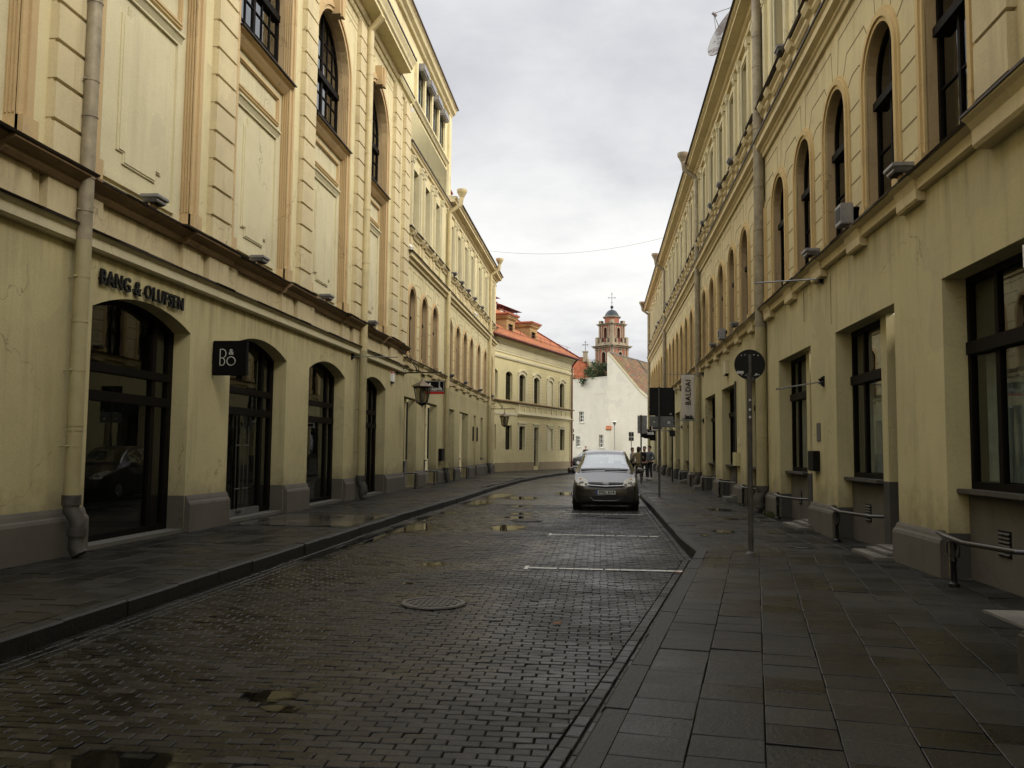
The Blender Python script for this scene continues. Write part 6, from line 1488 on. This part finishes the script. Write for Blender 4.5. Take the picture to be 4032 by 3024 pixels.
for i, u in enumerate((12.75, 17.0, 21.4, 25.9)): flood(FL, u, 5.13, .13, 'grey flat floodlight on the left ledge below giant panel, %s from the camera' % ordn[i], 'floodlights on the left ledge')
for i, u in enumerate((40.4, 44.6, 50.3, 55.8)): flood(FL, u, 4.77, .08, 'small floodlight on the lower ledge of the far left terrace, %s of four' % ordn[i], 'floodlights on the far left lower ledge')
for i, u in enumerate((40.6, 42.8, 45.0, 47.4, 50.4)): flood(FL, u, 9.66, .10, 'small floodlight on the upper ledge of the far left terrace, %s of five' % ordn[i], 'floodlights on the far left upper ledge')
for i, (u, z) in enumerate(((30.9, 8.85), (47.6, 9.0))):
    t = thing('security_camera', ['white bullet security camera on the left terrace near its first pipe', 'white security camera under the far left upper ledge'][i], 'camera', FL.pt(u, z, 0))
    mb = MB(); mb.tube([FL.pt(u, z + .05, .12), FL.pt(u - .30, z - .12, .28)], .06, 10); mb.build('body', 'white', t, smooth=True); mb = MB(); mb.tube([FL.pt(u, z, 0), FL.pt(u, z + .02, .12)], .025, 6); mb.build('bracket', 'white', t)
# ---------------------------------------------------------------- cars
def catmull(P, t):
    n = len(P) - 1; i = min(int(t), n - 1); f = t - i
    g = lambda k: P[max(0, min(n, k))]
    return tuple(.5 * (2 * b + (c - a) * f + (2 * a - 5 * b + 4 * c - d) * f * f + (3 * b - a - 3 * c + d) * f ** 3) for a, b, c, d in zip(g(i - 1), g(i), g(i + 1), g(i + 2)))
def ringpts(w, zb, zs, zt, wr=None, zr=.07):
    if wr is None: up = [(w * .94, zs + (zt - zs) * .55), (w * .84, zt - .035), (w * .62, zt - .012), (w * .32, zt)]
    else: up = [(wr + (w * .96 - wr) * .50, zs + (zt - zs) * .52), (wr, zt - zr), (wr * .92, zt - .022), (wr * .5, zt)]
    return [(0, zb), (w * .80, zb), (w * .965, zb + .08), (w, zb + .30), (w * .988, zs)] + up + [(0, zt + .008)]
def make_car(paint, lab, loc, rz, name='parked_car', detail=True, cat='car', hs=1.0):
    t = thing(name, lab, cat, loc, rz)
    ST = [(0.0, .58, .27, .58, .645, None), (.05, .74, .21, .645, .735, None), (.20, .835, .19, .72, .80, None), (.50, .875, .19, .80, .89, None), (.90, .885, .19, .89, 1.005, None), (1.10, .887, .19, .925, 1.06, .78),
          (1.45, .89, .19, .945, 1.31, .665), (1.85, .89, .19, .955, 1.545, .60), (2.5, .89, .19, .97, 1.635, .605), (3.3, .885, .19, .99, 1.61, .595), (3.85, .87, .2, 1.0, 1.53, .575), (4.15, .85, .22, .98, 1.22, .66), (4.30, .82, .26, .80, .93, .70), (4.36, .74, .32, .66, .72, .6)]
    ys = [(s[0],) for s in ST]; rg = [ringpts(s[1], s[2], s[3] * (hs if s[4] > 1 else 1), s[4] * (hs if s[4] > 1.02 else 1), s[5]) for s in ST]
    SN, TN = 6, 5; ns, ntt = (len(ST) - 1) * SN + 1, 9 * TN + 1
    half = []
    for i in range(ns):
        s = i / SN; y = catmull(ys, s)[0]; row = [catmull([r[k] for r in rg], s) for k in range(10)]
        half.append([(lambda p: (max(0, p[0]), y, p[1]))(catmull(row, j / TN)) for j in range(ntt)])
    full = [[(-x, y, z) for x, y, z in reversed(h)] + h[0:0] + [] for h in half]
    V = []; W = 2 * ntt - 1
    for h in half: V += [(-x, y, z) for x, y, z in h[::-1]] + h[1:]   # from roof centre (left) down, under, up to roof centre (right)
    body, gl = [], []
    def isglass(i, j):
        s = (i + .5) / SN; tt = abs((j + .5) - (ntt - 1)) / TN
        if tt > 6.55 and 5.25 < s < 6.9: return True
        if tt > 6.55 and 10.2 < s < 10.95: return True
        if 4.35 < tt < 5.85 and (6.5 < s < 7.55 or 7.7 < s < 8.6 or 8.75 < s < 9.7): return True
        return False
    for i in range(ns - 1):
        for j in range(W - 1):
            f = (i * W + j, i * W + j + 1, (i + 1) * W + j + 1, (i + 1) * W + j); (gl if isglass(i, j) else body).append(f)
    body += [tuple(range(W)), tuple((ns - 1) * W + j for j in range(W - 1, -1, -1))]
    b = MB(); b.add(V, body); bo_ = b.build('body', paint, t, local=True, smooth=True)
    g = MB(); g.add(V, gl); g.build('window', 'glass_car', t, local=True, smooth=True)
    allm = MB(); allm.add(V, body + gl); bv = BVHTree.FromPolygons([Vector(v) for v in allm.v], allm.f)
    def hit(x, z):
        h = bv.ray_cast(Vector((x, -3, z)), Vector((0, 1, 0)));  return h[0].y if h[0] is not None else .3
    def patch(top, bot, m=4, off=.008):
        mb = MB(); n = len(top); P = []
        for r in range(m + 1):
            for a, c in zip(top, bot):
                x, z = a[0] + (c[0] - a[0]) * r / m, a[1] + (c[1] - a[1]) * r / m; P.append((x, hit(x, z) - off, z))
        mb.add(P, [(r * n + k, r * n + k + 1, (r + 1) * n + k + 1, (r + 1) * n + k) for r in range(m) for k in range(n - 1)]); return mb
    lin = lambda a, b, n: [(a[0] + (b[0] - a[0]) * i / n, a[1] + (b[1] - a[1]) * i / n) for i in range(n + 1)]
    i_ = MB(); i_.box(FW, -.78, .78, .30, .62, 1.2, 4.0)
    for sx in (-.36, .36): i_.box(FW, sx - .25, sx + .25, .6, 1.12, 2.35, 2.50); i_.box(FW, sx - .13, sx + .13, 1.12, 1.33, 2.38, 2.48)
    for sx in (-.45, 0, .45): i_.box(FW, sx - .2, sx + .2, .6, 1.05, 3.4, 3.55); i_.box(FW, sx - .11, sx + .11, 1.05, 1.2, 3.42, 3.5)
    i_.box(FW, -.72, .72, .60, .98, 1.25, 1.6); i_.box(FW, -.11, .11, 1.36, 1.43, 1.72, 1.75)
    i_.build('seats', 'seat', t, local=True, bevel=.03)
    for y in (.80, 3.55):
        for s in (-1, 1):
            ar = MB(); ar.tube([(s * .70, y, .33), (s * .893, y, .33)], .375, 24); ar.build('wheel_arch', 'plastic', t, local=True)
            w_ = MB(); w_.tube([(s * .69, y, .31), (s * .71, y, .31), (s * .88, y, .31), (s * .905, y, .31)], [.28, .31, .31, .285], 26); wh = w_.build('wheel', 'tyre', t, local=True, smooth=True)
            r = MB(); r.tube([(s * .89, y, .31), (s * .912, y, .31)], .19, 20)
            for k in range(5): a = k * 1.2566; r.tube([(s * .91, y, .31), (s * .915, y + .18 * math.cos(a), .31 + .18 * math.sin(a))], .022, 6)
            r.build('rim', 'rim', wh, local=True)
    for s in (-1, 1):
        m_ = MB(); m_.lathe((s * .985, 1.42, 1.05), [(.01, -.075), (.075, -.07), (.10, -.02), (.10, .04), (.07, .08), (.01, .085)], 14, 0, 1.05, .75); mr = m_.build('wing_mirror', paint, t, local=True, smooth=True)
        m_ = MB(); m_.tube([(s * .86, 1.46, 1.0), (s * .95, 1.44, 1.0)], .025, 6); m_.build('mirror_foot', 'plastic', mr, local=True)
    # lower grille, bumper lip, underbody
    ub = MB(); ub.box(FW, -.72, .72, .14, .30, .25, 4.1); ub.build('underbody', 'plastic', t, local=True)
    if detail:
        top = lin((-.40, .405), (.40, .405), 8); bot = [(x * .90, .285 + .06 * abs(x / .40) ** 3) for x, z in top]
        patch(top, bot, 4, .006).build('lower_grille', 'plastic', t, local=True)
        mb = MB(); mb.tube([(-.40, hit(-.40, .38) - .004, .36), (-.34, hit(-.34, .3) - .008, .29), (-.2, hit(-.2, .28) - .01, .275), (.2, hit(.2, .28) - .01, .275), (.34, hit(.34, .3) - .008, .29), (.40, hit(.40, .38) - .004, .36)], .010, 6); mb.build('bumper_lip', 'chrome', t, local=True, smooth=True)
        for s in (-1, 1):
            a = [(s * x, .40) for x in (.47, .55, .63, .70)]; b2_ = [(s * x, .31) for x in (.46, .54, .62, .69)]; patch(a, b2_, 2, .006).build('fog_lamp_recess', 'plastic', t, local=True)
        for k, (z0, z1, hw, d) in enumerate(((.765, .700, .47, .03), (.672, .640, .45, .03))):
            top = [(x, z0) for x, _ in lin((-hw, 0), (hw, 0), 12)]; bot = [(x, z1 - (d * (1 - abs(x) / hw) if k else 0) - (.02 * (1 - abs(x) / hw) if not k else 0)) for x, _ in top]
            if k: top = [(x, z0 - d * (1 - abs(x) / hw)) for x, _ in top]
            patch(top, bot, 2, .007).build('grille', 'plastic', t, local=True)
        mb = MB(); P = [(x, hit(x, .68 - .02 * (1 - abs(x) / .47)) - .012, .686 - .024 * (1 - abs(x) / .47)) for x, _ in lin((-.47, 0), (.47, 0), 12)]; mb.tube(P, .010, 6); mb.build('grille_bar', 'chrome', t, local=True, smooth=True)
        e = MB(); cx, cz, yy = 0, .755, hit(0, .74) - .02
        def ell(rx, rz, r, dz=0): e.tube([(cx + rx * math.cos(a), yy, cz + dz + rz * math.sin(a)) for a in [q * math.pi / 12 for q in range(25)]], r, 5)
        ell(.078, .056, .008); ell(.032, .052, .006); ell(.056, .020, .006, .026); e.build('emblem', 'chrome', t, local=True, smooth=True)
        e = MB(); disc(e, (0, yy + .008, cz), .06, .02, 24); e.build('emblem_base', paint, t, local=True)
        py = hit(0, .46) - .012
        e = MB(); e.box(FW, -.275, .275, .432, .560, py, py + .02); e.build('plate_holder', 'plastic', t, local=True)
        e = MB(); e.box(FW, -.262, .262, .443, .549, py - .004, py); pl = e.build('number_plate', 'plate', t, local=True)
        e = MB(); e.box(FW, -.262, -.215, .443, .549, py - .006, py - .003); e.build('plate_strip', 'blue', pl, local=True)
        text('FNL 614', .108, 'letter', pl, basis((.025, py - .008, .496), (1, 0, 0), (0, 0, 1)), 'plate_lettering', .003, 'CENTER', .98, 1.1, local=True, bold=.003)
        for s in (-1, 1):
            X = [.44, .50, .56, .62, .68, .74, .785]
            top = [(s * x, z) for x, z in zip(X, (.715, .80, .855, .885, .895, .885, .86))]; bot = [(s * x, z) for x, z in zip(X, (.690, .672, .665, .664, .668, .676, .69))]
            hl = patch(top, bot, 6, .006).build('headlight', 'lens', t, local=True, smooth=True)
            for (lx, lz, lr) in ((.655, .735, .062), (.53, .712, .036)):
                q = MB(); yy = hit(s * lx, lz) - .012; P = [(lr, 0), (lr, .004), (lr * .8, .012), (lr * .3, .016)]
                VV = [(s * lx + r * math.cos(a), yy - d_, lz + r * math.sin(a)) for r, d_ in P for a in [k * math.pi / 8 for k in range(16)]]
                q.add(VV, [(r * 16 + k, r * 16 + (k + 1) % 16, (r + 1) * 16 + (k + 1) % 16, (r + 1) * 16 + k) for r in range(3) for k in range(16)] + [tuple(48 + k for k in range(16))]); q.build('headlamp_bowl', 'rim', hl, local=True, smooth=True)
            q = MB(); yy = hit(s * .70, .835) - .012; disc(q, (s * .69, yy, .835), .026, .006, 14); q.build('indicator', 'amber', hl, local=True)
            q = MB(); q.tube([(s * -.02 if s > 0 else -.70, 1.10 if s > 0 else 1.12, 1.075), (s * .62 if s > 0 else -.02, 1.13, 1.085)], .012, 5); q.build('wiper', 'plastic', t, local=True)
    return t
make_car('paint', 'champagne grey people carrier with plate FNL 614 parked by the right kerb', (.14, 23.75, ZR), 0)
bc = make_car('paint_k', 'black car far off by the bend, half hidden behind the grey people carrier', (-3.55, 98.6, ZR), R(-72), 'parked_car', False)
# ---------------------------------------------------------------- people
def skin(name, V, E, rad, mt, parent, sub=1):
    me = bpy.data.meshes.new(name); me.from_pydata(V, E, []); o = bpy.data.objects.new(name, me); col.objects.link(o)
    md = o.modifiers.new('skin', 'SKIN'); md.use_smooth_shade = True; md.branch_smoothing = .4
    for i, r in enumerate(rad):
        d = me.skin_vertices[0].data[i]; d.radius = r if isinstance(r, tuple) else (r, r); d.use_root = i == 0
    o.modifiers.new('sub', 'SUBSURF').levels = sub; o.modifiers['sub'].render_levels = sub
    bpy.context.view_layer.update()
    m2 = bpy.data.meshes.new_from_object(o.evaluated_get(bpy.context.evaluated_depsgraph_get()))
    bpy.data.objects.remove(o); bpy.data.meshes.remove(me)
    m2.name = name; m2.materials.clear(); m2.materials.append(M[mt])
    for p in m2.polygons: p.use_smooth = True
    o = bpy.data.objects.new(name, m2); col.objects.link(o); put(o, parent, True); return o
def person(loc, rz, h, lab, top, legs, hair, arms='pocket', coat=False, longhair=False, bag=False, shoe='cloth_black', stance=.10, lean=0., beard=False, group='people chatting on the right pavement'):
    t = thing('person', lab, 'person', loc, rz, group); t.scale = (h / 1.75,) * 3
    el = {'pocket': (.34, .10, 1.12), 'cross': (.29, -.04, 1.14), 'hang': (.30, .02, 1.14)}[arms]
    wr_ = {'pocket': (.185, -.045, .97), 'cross': (.04, -.25, 1.16), 'hang': (.29, -.05, .88)}[arms]
    V, E, Rr = [], [], []
    def v(p, r, par=None):
        V.append(p); Rr.append(r); i = len(V) - 1
        if par is not None: E.append((par, i))
        return i
    pel = v((0, 0, .95), (.15, .11)); ch = v((0, lean * .3, 1.22), (.15, .10), pel); nk = v((0, lean, 1.45), (.065, .06), ch); jw = v((0, lean - .015, 1.545), (.062, .068), nk); hd = v((0, lean - .005, 1.645), (.078, .092), jw); tp = v((0, lean + .005, 1.735), (.05, .06), hd)
    v((0, lean - .118, 1.61), .014, hd); 
    for s in (-1, 1): v((s * .088, lean + .01, 1.615), .018, hd)
    hands = []
    for s in (-1, 1):
        sh = v((s * .185, lean * .8 + .01, 1.40), .06, ch); e = v((s * el[0], el[1], el[2]), .042, sh); w2 = v((s * wr_[0] * (1 if arms != 'cross' else 1), wr_[1], wr_[2]), .03, e)
        d = (Vector(V[w2]) - Vector(V[e])).normalized(); pm = v(tuple(Vector(V[w2]) + d * .06), (.036, .018), w2)
        sd_ = d.cross(Vector((0, 1, 0))).normalized()
        for k in range(4): q = v(tuple(Vector(V[pm]) + d * .045 + sd_ * (.024 - .016 * k)), .0085, pm); v(tuple(Vector(V[pm]) + d * (.075 + .008 * (k in (1, 2))) + sd_ * (.026 - .017 * k) + Vector((0, -.018, 0))), .0075, q)
        q = v(tuple(Vector(V[w2]) + d * .04 + sd_ * .04 + Vector((0, -.02, 0))), .0095, pm)
        hp = v((s * .095, 0, .88), .085, pel); kn = v((s * (stance + .01), -.02 + .03 * s, .50), .055, hp); an = v((s * (stance + .02), .02 + .03 * s, .09), .036, kn); v((s * (stance + .04), -.13 + .03 * s, .03), (.036, .024), an)
    b = skin('body', V, E, Rr, 'skin', t)
    # jacket or coat
    V, E, Rr = [], [], []
    zl = .62 if coat else .90
    a = v((0, 0, zl), (.20, .15) if coat else (.175, .135)); p2 = v((0, 0, 1.02), (.175, .135), a); c2 = v((0, lean * .3, 1.24), (.185, .135), p2); n2 = v((0, lean * .8, 1.415), (.13, .095), c2); v((0, lean, 1.475), (.075, .07), n2)
    for s in (-1, 1):
        sh = v((s * .19, lean * .8 + .01, 1.385), .082, n2); e = v((s * el[0], el[1], el[2]), .060, sh); w2 = Vector((s * wr_[0], wr_[1], wr_[2])); ee = Vector(V[e]); v(tuple(ee.lerp(w2, .92)), .046, e)
    skin('jacket' if not coat else 'coat', V, E, Rr, top, t)
    V, E, Rr = [], [], []
    a = v((0, 0, .95), (.165, .125))
    for s in (-1, 1):
        hp = v((s * .095, 0, .84), .098, a); kn = v((s * (stance + .01), -.02 + .03 * s, .50), .070, hp); v((s * (stance + .02), .02 + .03 * s, .085), .056, kn)
    skin('trousers', V, E, Rr, legs, t)
    m = MB()
    for s in (-1, 1): m.lathe((s * (stance + .03), -.045 + .03 * s, 0), [(.045, 0), (.05, .015), (.048, .05), (.03, .085)], 12, 0, 1, 2.5)
    m.build('shoes', shoe, t, local=True, smooth=True)
    V, f = [], []     # hair: a cap over the skull, longer behind
    hm = MB(); K, J = 18, 8
    for j in range(J + 1):
        for k in range(K):
            q = 2 * math.pi * k / K; front = max(0, -math.sin(q)); lim = (1.9 if not longhair else 2.35) - .95 * front
            th = lim * j / J; rr = .104 + (.012 if longhair else .004)
            x = rr * .93 * math.sin(th) * math.cos(q); y = rr * 1.05 * math.sin(th) * math.sin(q); z = rr * 1.12 * math.cos(th)
            if longhair and th > 1.5: z -= (th - 1.5) * .12 * (1 - front)
            V.append((x, lean + y + .008, 1.655 + z))
    hm.add(V, [(j * K + k, j * K + (k + 1) % K, (j + 1) * K + (k + 1) % K, (j + 1) * K + k) for j in range(J) for k in range(K)]); hm.build('hair', hair, t, local=True, smooth=True)
    if beard:
        m = MB(); m.lathe((0, lean - .03, 1.52), [(.03, -.02), (.07, .0), (.082, .05), (.08, .075)], 14, 0, .95, 1.0); m.build('beard', hair, t, local=True, smooth=True)
    if bag:
        m = MB(); m.lathe((-.27, .05, .80), [(.02, 0), (.15, .02), (.17, .12), (.13, .22), (.03, .25)], 14, 0, .6, 1); m.tube([(-.27, .05, 1.02), (-.22, .0, 1.3), (-.15, .0, 1.45)], .012, 5); m.build('bag', 'bag', t, local=True, smooth=True)
    return t
person((1.72, 47.8, 0), R(60), 1.66, 'woman in a pale grey cardigan carrying a black bag, leftmost of the group', 'top_grey', 'cloth_black', 'hair_br', 'cross', bag=True, longhair=False)
person((2.02, 47.3, 0), R(165), 1.70, 'person in a long tan coat seen from behind beside the grey sign post', 'coat_tan', 'cloth_black', 'hair_br', 'pocket', coat=True, longhair=True)
person((2.33, 47.2, 0), R(-15), 1.73, 'bearded man in dark clothes half hidden behind the man in the grey jacket', 'cloth_black', 'cloth_black', 'hair_br', 'pocket', beard=True)
person((2.56, 46.6, 0), R(-60), 1.76, 'man in a blue grey jacket and dark trousers with hands in pockets, nearest the wall', 'jacket_blue', 'jeans', 'hair_bk', 'pocket', shoe='shoe')
person((-1.72, 101.9, 0), R(0), 2.0, 'person in black standing beyond the black car by the white house', 'cloth_black', 'cloth_black', 'hair_bk', 'hang', group='')
bpy.context.view_layer.update()
